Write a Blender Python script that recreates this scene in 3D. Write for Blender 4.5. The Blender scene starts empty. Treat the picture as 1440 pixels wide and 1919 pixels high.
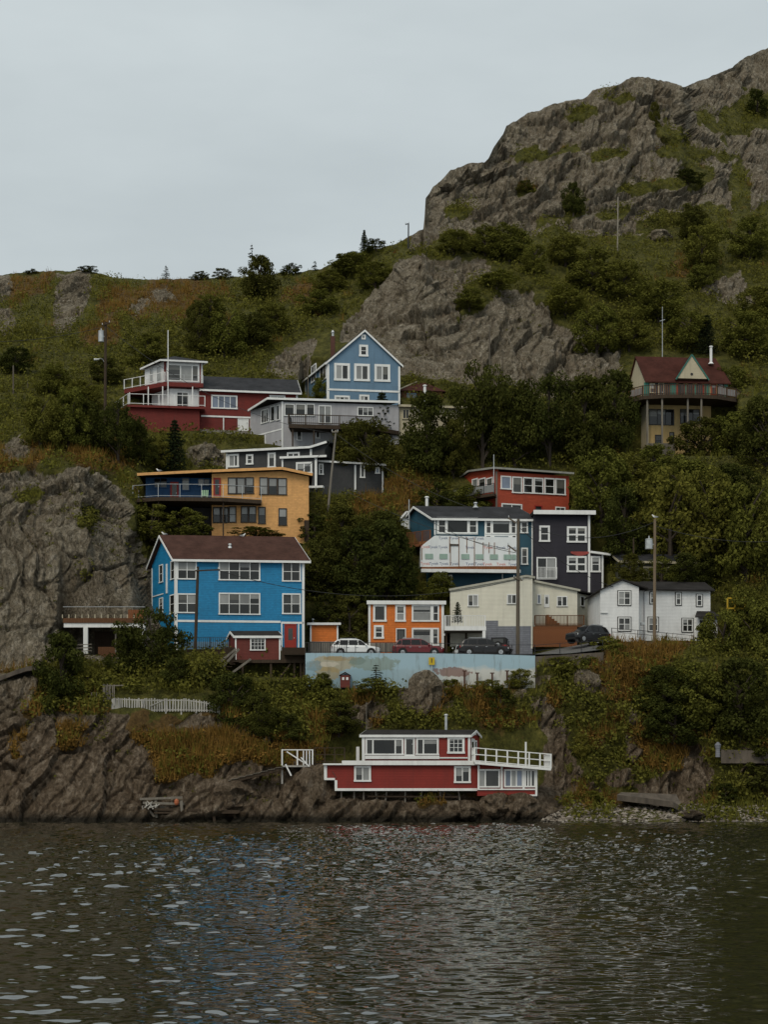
import bpy, math, random
import numpy as np
from mathutils import Vector, Matrix

scene = bpy.context.scene
C = scene.collection
R = math.radians

# ------------------------------------------------------------------ camera
F, CX, HY, CAMZ = 3080.0, 720.0, 1474.0, 3.0
cam_d = bpy.data.cameras.new('camera')
cam = bpy.data.objects.new('camera', cam_d)
C.objects.link(cam)
cam.location = (0, 0, CAMZ)
cam.rotation_euler = (R(90), 0, 0)
cam_d.sensor_fit = 'HORIZONTAL'
cam_d.sensor_width = 36.0
cam_d.lens = 36.0 * F / 1440.0
cam_d.shift_y = (HY - 959.5) / 1440.0
cam_d.clip_start = 0.5
cam_d.clip_end = 3000
scene.camera = cam

# ------------------------------------------------------------------ sky, sun, exposure
SUN_EL, SUN_AZ = R(48), R(205)      # azimuth clockwise from +Y: behind the camera, a little to its left
world = bpy.data.worlds.new('World')
scene.world = world
world.use_nodes = True
wn, wl = world.node_tree.nodes, world.node_tree.links
for n in list(wn): wn.remove(n)
out = wn.new('ShaderNodeOutputWorld'); bg = wn.new('ShaderNodeBackground')
sky = wn.new('ShaderNodeTexSky'); sky.sky_type = 'NISHITA'; sky.sun_disc = False
sky.sun_elevation = SUN_EL; sky.sun_rotation = SUN_AZ
sky.air_density = 1.5; sky.dust_density = 4.0
tc = wn.new('ShaderNodeTexCoord'); mp = wn.new('ShaderNodeMapping')
mp.inputs['Scale'].default_value = (1.0, 1.0, 3.2)
mp.inputs['Location'].default_value = (1.7, 0.4, 0.3)
nz = wn.new('ShaderNodeTexNoise'); nz.inputs['Scale'].default_value = 2.6
nz.inputs['Detail'].default_value = 5; nz.inputs['Roughness'].default_value = 0.55
cr = wn.new('ShaderNodeValToRGB')
cr.color_ramp.elements[0].position = 0.3; cr.color_ramp.elements[0].color = (3.32, 3.68, 3.78, 1)
cr.color_ramp.elements[1].position = 0.72; cr.color_ramp.elements[1].color = (4.2, 4.6, 4.68, 1)
mx = wn.new('ShaderNodeMix'); mx.data_type = 'RGBA'; mx.inputs[0].default_value = 0.94
wl.new(tc.outputs['Generated'], mp.inputs['Vector']); wl.new(mp.outputs[0], nz.inputs['Vector'])
wl.new(nz.outputs['Fac'], cr.inputs[0])
wl.new(sky.outputs[0], mx.inputs[6]); wl.new(cr.outputs[0], mx.inputs[7])
wl.new(mx.outputs[2], bg.inputs['Color']); bg.inputs['Strength'].default_value = 0.156
wl.new(bg.outputs[0], out.inputs['Surface'])

sun_d = bpy.data.lights.new('sun', 'SUN'); sun_d.energy = 1.45; sun_d.angle = R(30)
sun_d.color = (1.0, 0.9, 0.74)
sun = bpy.data.objects.new('sun', sun_d); C.objects.link(sun)
sd = Vector((math.sin(SUN_AZ) * math.cos(SUN_EL), math.cos(SUN_AZ) * math.cos(SUN_EL), math.sin(SUN_EL)))
sun.rotation_euler = sd.to_track_quat('Z', 'Y').to_euler()
sun.location = sd * 200

scene.view_settings.view_transform = 'Standard'
scene.view_settings.look = 'None'
scene.view_settings.exposure = 0.0
scene.view_settings.gamma = 1.0
scene.cycles.max_bounces = 6
scene.cycles.transparent_max_bounces = 4

# ------------------------------------------------------------------ helpers
def P(px, py, Y):
    return Vector(((px - CX) / F * Y, Y, CAMZ + (HY - py) / F * Y))

def setp(o, label=None, cat=None, group=None, kind=None):
    if label: o['label'] = label
    if cat: o['category'] = cat
    if group: o['group'] = group
    if kind: o['kind'] = kind
    return o

def thing(name, label, cat, loc, group=None):
    o = bpy.data.objects.new(name, None); C.objects.link(o)
    o.location = loc; o.empty_display_size = 0.3
    return setp(o, label, cat, group)

def abs_loc(o):
    v = Vector(o.location)
    while o.parent:
        o = o.parent; v = v + Vector(o.location)
    return v

class MB:
    """collects faces in world coordinates; build() links them as one mesh object"""
    def __init__(s): s.v = []; s.f = []
    def poly(s, pts):
        b = len(s.v); s.v += [Vector(p) for p in pts]; s.f.append(list(range(b, b + len(pts))))
    def hexa(s, p):   # 8 corners: 0-3 one end, 4-7 the other
        b = len(s.v); s.v += [Vector(q) for q in p]
        for q in ((3, 2, 1, 0), (4, 5, 6, 7), (0, 1, 5, 4), (1, 2, 6, 5), (2, 3, 7, 6), (3, 0, 4, 7)):
            s.f.append([b + i for i in q])
        return s
    def box(s, x0, x1, y0, y1, z0, z1):
        return s.hexa([(x0, y0, z0), (x1, y0, z0), (x1, y1, z0), (x0, y1, z0), (x0, y0, z1), (x1, y0, z1), (x1, y1, z1), (x0, y1, z1)])
    def wbox(s, W, s0, s1, z0, z1, d0, d1):
        return s.hexa([W.pt(s0, z0, d0), W.pt(s1, z0, d0), W.pt(s1, z0, d1), W.pt(s0, z0, d1),
                       W.pt(s0, z1, d0), W.pt(s1, z1, d0), W.pt(s1, z1, d1), W.pt(s0, z1, d1)])
    def prism(s, A, B):   # two matching polygons
        n = len(A); b = len(s.v); s.v += [Vector(p) for p in A] + [Vector(p) for p in B]
        s.f.append([b + i for i in range(n)][::-1]); s.f.append([b + n + i for i in range(n)])
        for i in range(n):
            j = (i + 1) % n; s.f.append([b + i, b + j, b + n + j, b + n + i])
        return s
    def wprism(s, W, poly, d0, d1):
        return s.prism([W.pt(a, z, d0) for a, z in poly], [W.pt(a, z, d1) for a, z in poly])
    def bar(s, a, b, w, h=None, up=None):
        a = Vector(a); b = Vector(b); h = h or w
        d = (b - a).normalized(); up = Vector(up) if up else (Vector((0, 0, 1)) if abs(d.z) < 0.95 else Vector((0, 1, 0)))
        x = d.cross(up).normalized(); y = x.cross(d)
        c = [(-w / 2, -h / 2), (w / 2, -h / 2), (w / 2, h / 2), (-w / 2, h / 2)]
        return s.hexa([a + x * i + y * j for i, j in c] + [b + x * i + y * j for i, j in c])
    def tube(s, pts, rad, n=8, cap=True):
        pts = [Vector(p) for p in pts]; b = len(s.v)
        if not isinstance(rad, (list, tuple)): rad = [rad] * len(pts)
        ref = None
        for i, p in enumerate(pts):
            d = (pts[min(i + 1, len(pts) - 1)] - pts[max(i - 1, 0)]).normalized()
            if ref is None: ref = Vector((1, 0, 0)) if abs(d.x) < 0.8 else Vector((0, 0, 1))
            x = (ref - d * ref.dot(d)).normalized(); y = d.cross(x); ref = x
            for k in range(n):
                t = 2 * math.pi * k / n
                s.v.append(p + (x * math.cos(t) + y * math.sin(t)) * rad[i])
        for i in range(len(pts) - 1):
            for k in range(n):
                k2 = (k + 1) % n
                s.f.append([b + i * n + k, b + i * n + k2, b + (i + 1) * n + k2, b + (i + 1) * n + k])
        if cap:
            s.f.append([b + k for k in range(n)][::-1]); e = b + (len(pts) - 1) * n
            s.f.append([e + k for k in range(n)])
        return s
    def build(s, name, m, parent=None, loc=None, smooth=False):
        if loc is None: loc = Vector((0, 0, 0)) if parent is None else abs_loc(parent)
        base = abs_loc(parent) if parent else Vector((0, 0, 0))
        loc = Vector(loc)
        me = bpy.data.meshes.new(name)
        me.from_pydata([tuple(v - loc) for v in s.v], [], s.f)
        me.materials.append(m)
        if smooth: me.polygons.foreach_set('use_smooth', [True] * len(me.polygons))
        me.update()
        o = bpy.data.objects.new(name, me); C.objects.link(o)
        if parent: o.parent = parent
        o.location = loc - base
        return o

class Wall:
    """a vertical wall plane through two ground points given as photo column and distance"""
    def __init__(s, pa, ya, pb, yb):
        s.A = Vector(((pa - CX) / F * ya, ya, 0)); B = Vector(((pb - CX) / F * yb, yb, 0))
        s.u = (B - s.A).normalized(); s.n = Vector((s.u.y, -s.u.x, 0)); s.L = (B - s.A).length
    def hit(s, px, py):
        d = Vector(((px - CX) / F, 1, (HY - py) / F)); c = Vector((0, 0, CAMZ))
        t = (s.A - c).dot(s.n) / d.dot(s.n); p = c + d * t
        return (p - s.A).dot(s.u), p.z
    def pt(s, a, z, d=0.0):
        p = s.A + s.u * a + s.n * d; return Vector((p.x, p.y, z))
    def rect(s, r):
        x0, y0, x1, y1 = r; xm, ym = (x0 + x1) / 2, (y0 + y1) / 2
        return s.hit(x0, ym)[0], s.hit(x1, ym)[0], s.hit(xm, y1)[1], s.hit(xm, y0)[1]
    def off(s, d):
        w = Wall.__new__(Wall); w.A = s.A + s.n * d; w.u = s.u; w.n = s.n; w.L = s.L; return w

# ------------------------------------------------------------------ materials
def newmat(name):
    m = bpy.data.materials.new(name); m.use_nodes = True
    nt = m.node_tree; b = nt.nodes['Principled BSDF']
    return m, nt, b

def N(nt, typ, ins=None, **kw):
    n = nt.nodes.new(typ)
    for k, v in kw.items(): setattr(n, k, v)
    for k, v in (ins or {}).items():
        if isinstance(v, bpy.types.NodeSocket): nt.links.new(v, n.inputs[k])
        else: n.inputs[k].default_value = v
    return n

def rgb(c): return (c[0], c[1], c[2], 1)

def mixc(nt, fac, a, b, blend='MIX'):
    n = nt.nodes.new('ShaderNodeMix'); n.data_type = 'RGBA'; n.blend_type = blend
    for i, v in ((0, fac), (6, a), (7, b)):
        if isinstance(v, bpy.types.NodeSocket): nt.links.new(v, n.inputs[i])
        else: n.inputs[i].default_value = v if i == 0 else rgb(v)
    return n.outputs[2]

def ramp(nt, fac, stops):
    n = nt.nodes.new('ShaderNodeValToRGB'); e = n.color_ramp.elements
    while len(e) < len(stops): e.new(0.5)
    for i, (p, c) in enumerate(stops):
        e[i].position = p; e[i].color = rgb(c) if isinstance(c, (tuple, list)) else (c, c, c, 1)
    nt.links.new(fac, n.inputs[0]); return n.outputs[0]

def mth(nt, op, a, b=None, clamp=False):
    n = nt.nodes.new('ShaderNodeMath'); n.operation = op; n.use_clamp = clamp
    for i, v in ((0, a), (1, b)):
        if v is None: continue
        if isinstance(v, bpy.types.NodeSocket): nt.links.new(v, n.inputs[i])
        else: n.inputs[i].default_value = v
    return n.outputs[0]

def noise(nt, vec, scale, detail=4, rough=0.55, dist=0.0):
    return N(nt, 'ShaderNodeTexNoise', {'Vector': vec, 'Scale': scale, 'Detail': detail, 'Roughness': rough, 'Distortion': dist}).outputs['Fac']

def paint(name, base, rough=0.6, wear=0.25, lap=0.0, spec=0.3, lapdir='Z'):
    """weathered paint, with lap > 0 on lapped boards of that height"""
    m, nt, b = newmat(name)
    co = N(nt, 'ShaderNodeTexCoord').outputs['Object']
    mpn = N(nt, 'ShaderNodeMapping', {'Vector': co, 'Scale': (1, 1, 0.35)}).outputs[0]
    n1 = noise(nt, mpn, 1.1, 6, 0.65); n2 = noise(nt, co, 9.0, 3, 0.6)
    dk = tuple(c * (1 - wear * 1.3) for c in base); lt = tuple(min(0.85, c * (1 + wear * 0.5) + 0.01 * wear) for c in base)
    col = ramp(nt, n1, [(0.3, dk), (0.55, base), (0.75, lt)])
    col = mixc(nt, mth(nt, 'MULTIPLY', n2, 0.35), col, dk)
    stk = noise(nt, N(nt, 'ShaderNodeMapping', {'Vector': co, 'Scale': (2.6, 2.6, 0.16)}).outputs[0], 1.0, 5, 0.7)
    col = mixc(nt, ramp(nt, stk, [(0.52, 0.0), (0.72, min(0.6, wear * 2.2))]), col, tuple(c * 0.5 + 0.012 for c in base))
    h = n2; st = 0.12
    if lap > 0:
        sep = N(nt, 'ShaderNodeSeparateXYZ', {0: co})
        z = sep.outputs[lapdir]
        q = mth(nt, 'DIVIDE', z, lap)
        fr = mth(nt, 'FRACT', q); ro = mth(nt, 'FLOOR', q)
        wn_ = N(nt, 'ShaderNodeTexWhiteNoise', noise_dimensions='1D'); nt.links.new(ro, wn_.inputs['W'])
        col = mixc(nt, mth(nt, 'MULTIPLY', wn_.outputs['Value'], 0.3), col, dk)
        if lap > 0.145:      # single shingles differ in tone
            ux = mth(nt, 'FLOOR', mth(nt, 'DIVIDE', mth(nt, 'ADD', sep.outputs['X'], mth(nt, 'MULTIPLY', wn_.outputs['Value'], 0.3)), 0.24))
            w2_ = N(nt, 'ShaderNodeTexWhiteNoise', {'Vector': N(nt, 'ShaderNodeCombineXYZ', {0: ux, 1: ro}).outputs[0]}, noise_dimensions='2D')
            col = mixc(nt, mth(nt, 'MULTIPLY', w2_.outputs['Value'], 0.4), col, tuple(c * 0.55 for c in base))
        col = mixc(nt, ramp(nt, fr, [(0.0, 0.0), (0.86, 0.0), (0.97, 0.35)]), col, tuple(c * 0.5 for c in base))
        h = mth(nt, 'SUBTRACT', 1.0, fr); st = 0.75
    nt.links.new(col, b.inputs['Base Color'])
    bp = N(nt, 'ShaderNodeBump', {'Height': h, 'Strength': st, 'Distance': 0.03})
    nt.links.new(bp.outputs[0], b.inputs['Normal'])
    b.inputs['Roughness'].default_value = rough
    b.inputs['Specular IOR Level'].default_value = spec
    return m

def shingle(name, base, row=0.16):
    m, nt, b = newmat(name)
    co = N(nt, 'ShaderNodeTexCoord').outputs['Object']
    n1 = noise(nt, co, 0.8, 5, 0.6); n2 = noise(nt, co, 14.0, 2, 0.7)
    vz = N(nt, 'ShaderNodeTexVoronoi', {'Vector': N(nt, 'ShaderNodeMapping', {'Vector': co, 'Scale': (3.2, 3.2, 9)}).outputs[0], 'Scale': 1.0})
    dk = tuple(c * 0.6 for c in base); lt = tuple(c * 1.5 for c in base)
    col = ramp(nt, n1, [(0.3, dk), (0.5, base), (0.72, lt)])
    sv = N(nt, 'ShaderNodeSeparateColor', {0: vz.outputs['Color']}).outputs[0]
    col = mixc(nt, mth(nt, 'MULTIPLY', sv, 0.4), col, lt); col = mixc(nt, mth(nt, 'MULTIPLY', n2, 0.4), col, dk)
    nt.links.new(col, b.inputs['Base Color'])
    bp = N(nt, 'ShaderNodeBump', {'Height': mth(nt, 'ADD', sv, n2), 'Strength': 0.5, 'Distance': 0.03})
    nt.links.new(bp.outputs[0], b.inputs['Normal'])
    b.inputs['Roughness'].default_value = 0.95
    b.inputs['Specular IOR Level'].default_value = 0.1
    return m

def plain(name, base, rough=0.5, metal=0.0, spec=0.4, var=0.15):
    m, nt, b = newmat(name)
    co = N(nt, 'ShaderNodeTexCoord').outputs['Object']
    n1 = noise(nt, co, 3.0, 4, 0.6)
    col = ramp(nt, n1, [(0.35, tuple(c * (1 - var) for c in base)), (0.65, tuple(min(c * (1 + var), 0.9) for c in base))])
    nt.links.new(col, b.inputs['Base Color'])
    b.inputs['Roughness'].default_value = rough; b.inputs['Metallic'].default_value = metal
    b.inputs['Specular IOR Level'].default_value = spec
    return m

def wood(name, base, rough=0.85, dirv='Z'):
    m, nt, b = newmat(name)
    co = N(nt, 'ShaderNodeTexCoord').outputs['Object']
    sc = {'Z': (9, 9, 0.7), 'X': (0.7, 9, 9)}[dirv]
    n1 = noise(nt, N(nt, 'ShaderNodeMapping', {'Vector': co, 'Scale': sc}).outputs[0], 1.0, 5, 0.65)
    n2 = noise(nt, co, 0.9, 4, 0.6)
    col = ramp(nt, n1, [(0.3, tuple(c * 0.5 for c in base)), (0.55, base), (0.8, tuple(c * 1.4 for c in base))])
    col = mixc(nt, mth(nt, 'MULTIPLY', n2, 0.5), col, tuple(c * 0.55 for c in base))
    nt.links.new(col, b.inputs['Base Color'])
    bp = N(nt, 'ShaderNodeBump', {'Height': n1, 'Strength': 0.4, 'Distance': 0.02}); nt.links.new(bp.outputs[0], b.inputs['Normal'])
    b.inputs['Roughness'].default_value = rough; b.inputs['Specular IOR Level'].default_value = 0.2
    return m

def glass(name, base, rough=0.06, var=0.5, spec=0.5):
    """a pane with whatever stands behind it: dark room or pale curtain folds"""
    m, nt, b = newmat(name)
    g = N(nt, 'ShaderNodeNewGeometry').outputs['Position']
    oi = N(nt, 'ShaderNodeObjectInfo').outputs['Random']
    n1 = noise(nt, N(nt, 'ShaderNodeMapping', {'Vector': g, 'Scale': (1.6, 1.6, 0.9)}).outputs[0], 1.0, 3, 0.5)
    f = mth(nt, 'MULTIPLY', mth(nt, 'ADD', n1, oi), 0.5)
    col = ramp(nt, f, [(0.25, tuple(c * (1 - var) for c in base)), (0.75, tuple(c * (1 + var) for c in base))])
    nt.links.new(col, b.inputs['Base Color'])
    b.inputs['Roughness'].default_value = rough; b.inputs['Specular IOR Level'].default_value = spec
    bp = N(nt, 'ShaderNodeBump', {'Height': n1, 'Strength': 0.05, 'Distance': 0.05}); nt.links.new(bp.outputs[0], b.inputs['Normal'])
    return m

def foliage(name, dark, light, tint=(0.09, 0.075, 0.02)):
    m, nt, b = newmat(name)
    nt.nodes.remove(b)
    geo = N(nt, 'ShaderNodeNewGeometry')
    oi = N(nt, 'ShaderNodeObjectInfo').outputs['Random']
    n1 = noise(nt, geo.outputs['Position'], 0.55, 3, 0.6)
    n2 = geo.outputs['Random Per Island']
    col = ramp(nt, mth(nt, 'MULTIPLY', mth(nt, 'ADD', n1, mth(nt, 'MULTIPLY', n2, 0.5)), 0.7), [(0.3, dark), (0.7, light)])
    col = mixc(nt, mth(nt, 'MULTIPLY', mth(nt, 'POWER', oi, 2.0), 0.55), col, tint)
    d = N(nt, 'ShaderNodeBsdfDiffuse', {'Color': col}); t = N(nt, 'ShaderNodeBsdfTranslucent', {'Color': col})
    ms = N(nt, 'ShaderNodeMixShader', {0: 0.25, 1: d.outputs[0], 2: t.outputs[0]})
    nt.links.new(ms.outputs[0], nt.nodes['Material Output'].inputs['Surface'])
    return m

# ------------------------------------------------------------------ numpy noise
_rng = np.random.RandomState(7)
_perm = np.concatenate([_rng.permutation(256)] * 3)
_g = _rng.normal(size=(256, 3)); _g /= np.linalg.norm(_g, axis=1)[:, None]
def pnoise(x, y, z):
    xi = np.floor(x).astype(int); yi = np.floor(y).astype(int); zi = np.floor(z).astype(int)
    xf, yf, zf = x - xi, y - yi, z - zi
    xi &= 255; yi &= 255; zi &= 255
    fu = lambda t: t * t * t * (t * (t * 6 - 15) + 10)
    u, v, w = fu(xf), fu(yf), fu(zf)
    r = 0.0
    for a in (0, 1):
        wx = u if a else 1 - u
        for b in (0, 1):
            wy = v if b else 1 - v
            for c in (0, 1):
                wz = w if c else 1 - w
                g = _g[_perm[_perm[_perm[xi + a] + yi + b] + zi + c]]
                r = r + wx * wy * wz * (g[..., 0] * (xf - a) + g[..., 1] * (yf - b) + g[..., 2] * (zf - c))
    return r * 1.5
def fbm(x, y, z, o=4, gain=0.5):
    r = 0; a = 1.0
    for i in range(o):
        r = r + a * pnoise(x + 17 * i, y - 9 * i, z + 5 * i); x, y, z = x * 2, y * 2, z * 2; a *= gain
    return r
def sstep(a, b, x):
    t = np.clip((x - a) / (b - a), 0, 1); return t * t * (3 - 2 * t)
def polysd(px, py, poly):
    """signed distance to a polygon, positive inside"""
    d = np.full(px.shape, 1e9); ins = np.zeros(px.shape, bool); n = len(poly)
    for i in range(n):
        x0, y0 = poly[i]; x1, y1 = poly[(i + 1) % n]
        ex, ey = x1 - x0, y1 - y0; L = ex * ex + ey * ey + 1e-9
        t = np.clip(((px - x0) * ex + (py - y0) * ey) / L, 0, 1)
        d = np.minimum(d, np.hypot(px - x0 - t * ex, py - y0 - t * ey))
        c = ((y0 > py) != (y1 > py)) & (px < ex * (py - y0) / (ey + 1e-12) + x0)
        ins ^= c
    return np.where(ins, d, -d)
# ------------------------------------------------------------------ terrain
RIDGE = [(-900, 560), (-300, 545), (-100, 525), (0, 517), (30, 512), (60, 509), (110, 508), (165, 507), (185, 512), (222, 521), (262, 524), (300, 523), (370, 522), (440, 519), (520, 513),
         (560, 510), (600, 505), (640, 488), (680, 473), (722, 462), (745, 457), (760, 448), (782, 434), (795, 428), (796.5, 392), (798, 372), (806, 361), (812, 352), (830, 335), (845, 318), (880, 307), (910, 303),
         (917, 296), (925, 280), (943, 252), (950, 236), (985, 216), (1040, 196), (1090, 186), (1103, 180), (1112, 170), (1150, 163), (1165, 156), (1180, 147), (1200, 144), (1232, 149),
         (1252, 155), (1268, 158), (1280, 164), (1290, 160), (1330, 145), (1345, 138), (1372, 128), (1400, 106), (1425, 95), (1440, 90), (1520, 60), (1700, 30), (2400, 60)]
UP = [(1100, 170), (1000, 175.5), (900, 184.5), (830, 191), (750, 201), (700, 209), (600, 226), (520, 246)]
KEYS = {
    -400: [(1600, 137), (1540, 140), (1400, 144.5), (1262, 149), (1255, 153), (1200, 155), (1000, 161), (900, 166), (860, 170), (840, 178), (780, 190), (700, 205), (600, 230), (515, 262)],
    0: [(1600, 137), (1540, 140), (1400, 144.5), (1264, 149), (1256, 153), (1200, 155), (1000, 161), (900, 166), (862, 170), (835, 178), (780, 190), (700, 205), (600, 230), (515, 262)],
    150: [(1600, 137), (1540, 140), (1340, 146.5), (1300, 149), (1240, 153), (1200, 156), (1000, 161.5), (900, 167), (870, 171), (840, 179), (780, 191), (700, 206), (600, 230), (508, 262)],
    240: [(1600, 137), (1540, 140), (1340, 146.5), (1240, 153.5), (1200, 158), (1000, 165.5), (960, 168), (890, 178), (840, 186), (800, 191), (700, 207), (600, 230), (520, 261)],
    300: [(1600, 137), (1540, 140), (1345, 147), (1290, 149.5), (1240, 153.5), (1215, 160), (1100, 169.5)] + UP[1:-1] + [(520, 258)],
    420: [(1600, 137), (1540, 140), (1480, 142), (1350, 147), (1290, 150), (1240, 152.5), (1215, 161)] + UP[:-1] + [(520, 258)],
    570: [(1600, 137), (1540, 140.5), (1450, 144), (1350, 148), (1290, 151.2), (1240, 152.4), (1215, 163)] + UP[:-1] + [(508, 256)],
    640: [(1600, 137), (1540, 139.6), (1500, 141), (1482, 142), (1476, 146.6), (1370, 148.6), (1290, 151.2), (1240, 152.4), (1215, 163)] + UP[:4] + [(750, 202), (700, 211), (640, 219), (600, 226), (488, 252)],
    800: [(1600, 137), (1540, 139.6), (1500, 141), (1482, 142), (1476, 146.6), (1370, 148.6), (1290, 151.2), (1240, 152.4), (1215, 163)] + UP[:4] + [(740, 209), (700, 212.5), (600, 221), (500, 231), (490, 236), (440, 250), (425, 257), (368, 268)],
    1000: [(1600, 137), (1540, 139.8), (1505, 141.5), (1480, 143), (1476, 146.6), (1370, 148.6), (1270, 151.5), (1240, 152.4), (1222, 160), (1200, 164)] + UP[:4] + [(740, 208), (620, 221), (560, 230), (500, 241), (440, 256), (400, 262), (300, 275), (205, 288)],
    1100: [(1600, 137), (1540, 140), (1515, 143.5), (1500, 146), (1400, 148.5), (1250, 151.5), (1232, 152.4), (1205, 161), (1195, 165)] + UP[:4] + [(740, 206), (640, 220), (560, 233), (500, 244), (430, 259), (400, 263), (300, 275), (175, 291)],
    1200: [(1600, 137), (1540, 140.3), (1512, 145), (1496, 147), (1400, 149), (1250, 153), (1205, 157.5), (1196, 161), (1188, 167), (1100, 171.5)] + UP[1:4] + [(740, 206), (650, 220), (560, 234), (480, 250), (430, 262), (300, 276), (144, 294)],
    1276: [(1600, 137), (1540, 140.3), (1512, 145), (1496, 147), (1400, 149), (1250, 153.5), (1205, 158), (1190, 166), (1100, 172)] + UP[1:4] + [(740, 205), (650, 220), (560, 235), (480, 250), (430, 264), (300, 278), (158, 297)],
    1296: [(1600, 137), (1540, 140.3), (1512, 145), (1496, 147), (1400, 149), (1250, 153.5), (1205, 158), (1190, 165), (1100, 171)] + UP[1:4] + [(740, 205), (650, 220), (560, 235), (480, 251), (430, 264), (300, 284), (205, 303), (158, 322)],
    1440: [(1600, 137), (1540, 140.3), (1508, 146), (1400, 149), (1300, 152), (1200, 158), (1150, 163), (1100, 168)] + UP[1:4] + [(740, 204), (650, 220), (560, 236), (480, 252), (400, 270), (300, 298), (200, 322), (90, 345)],
    1900: [(1600, 137), (1540, 140.3), (1508, 146), (1400, 149), (1300, 152), (1200, 158), (1150, 163), (1100, 168)] + UP[1:4] + [(740, 204), (650, 220), (560, 236), (480, 252), (400, 270), (300, 298), (200, 322), (40, 350)],
}
pxs = np.concatenate([np.linspace(-900, -480, 12)[:-1], np.linspace(-480, -60, 76)[:-1], np.linspace(-60, 1500, 690), np.linspace(1500, 1920, 76)[1:], np.linspace(1920, 2400, 12)[1:]])
NR = 560
T = np.linspace(0, 1, NR)
rx = np.array([a for a, _ in RIDGE], float); ry = np.array([b for _, b in RIDGE], float)
ridge = np.interp(pxs, rx, ry)
ridge = ridge + 2.2 * pnoise(pxs * 0.05, 0 * pxs + 3.3, 0 * pxs) + 1.6 * pnoise(pxs * 0.17, 0 * pxs + 8.3, 0 * pxs)
ridge = np.minimum(ridge, 552)
TB, PB = 0.68, 575.0
PY = np.where(T[:, None] < TB, 1600 + (PB - 1600) * T[:, None] / TB, PB + (ridge[None, :] - PB) * (T[:, None] - TB) / (1 - TB))
def row_of(py, rg):
    return np.clip(np.where(py > PB, (1600 - py) / (1600 - PB) * TB, TB + (1 - TB) * (PB - py) / (PB - rg)), 0, 1) * (NR - 1)
PX = np.repeat(pxs[None, :], NR, 0)
kx = sorted(KEYS)
Yk = []
for k in kx:
    arr = np.array(KEYS[k], float)[::-1]
    Yk.append(np.interp(PY, arr[:, 0], arr[:, 1]))
Yk = np.array(Yk)
kxa = np.array(kx, float)
pc = np.clip(pxs, kxa[0], kxa[-1] - 1e-6)
ki = np.clip(np.searchsorted(kxa, pc, side='right') - 1, 0, len(kx) - 2)
w = (pc - kxa[ki]) / (kxa[ki + 1] - kxa[ki])
w = w * w * (3 - 2 * w)
jj = np.arange(len(pxs))
YY = Yk[ki, :, jj].T * (1 - w) + Yk[ki + 1, :, jj].T * w
def blur(a, r, axis):
    k = np.exp(-0.5 * (np.arange(-3 * r, 3 * r + 1) / r) ** 2); k /= k.sum()
    pad = [(0, 0), (0, 0)]; pad[axis] = (3 * r, 3 * r)
    b = np.pad(a, pad, mode='edge'); o = 0
    for i, q in enumerate(k):
        o = o + q * (b[i:i + a.shape[0], :] if axis == 0 else b[:, i:i + a.shape[1]])
    return o
YY = blur(YY, 2, 1); YY = blur(YY, 2, 0)
# level plots cut into the slope behind the walls of each house: columns, foot row, depth
PLOTS = [(1180, 1380, 853, 205.6), (236, 384, 806, 196.8), (380, 562, 812, 198.6), (583, 752, 762, 206), (566, 622, 742, 214.5), (482, 750, 832, 192.6), (746, 895, 802, 194), (420, 612, 920, 187.2), (600, 722, 926, 186.2),
         (262, 584, 999, 176.8), (855, 1072, 964, 183.6), (757, 1003, 1100, 173), (1000, 1136, 1114, 172.6), (842, 1084, 1210, 166.6), (1080, 1126, 1200, 170), (1122, 1345, 1200, 164), (1165, 1302, 1090, 171.5),
         (568, 1006, 1290, 152.9), (1003, 1130, 1246, 153.7), (420, 574, 1270, 155.6), (116, 290, 1226, 160.6), (294, 574, 1217, 162), (574, 842, 1230, 163.6), (624, 900, 1499, 143.0), (893, 1012, 1495, 142.6)]
for a_, b_, f_, d_ in PLOTS:
    wgt = sstep(a_ - 7, a_ + 1, PX) * sstep(b_ + 7, b_ - 1, PX) * sstep(f_ + 3, f_ - 1, PY)
    YY = YY + wgt * np.maximum(d_ - YY, 0)
plot = np.max([sstep(a_ - 20, a_, PX) * sstep(b_ + 20, b_, PX) * sstep(f_ + 6, f_, PY) * sstep(f_ - 150, f_ - 110, PY) for a_, b_, f_, d_ in PLOTS], axis=0)
GX = (PX - CX) / F * YY; GZ = CAMZ + (HY - PY) / F * YY; GY = YY.copy()

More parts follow.
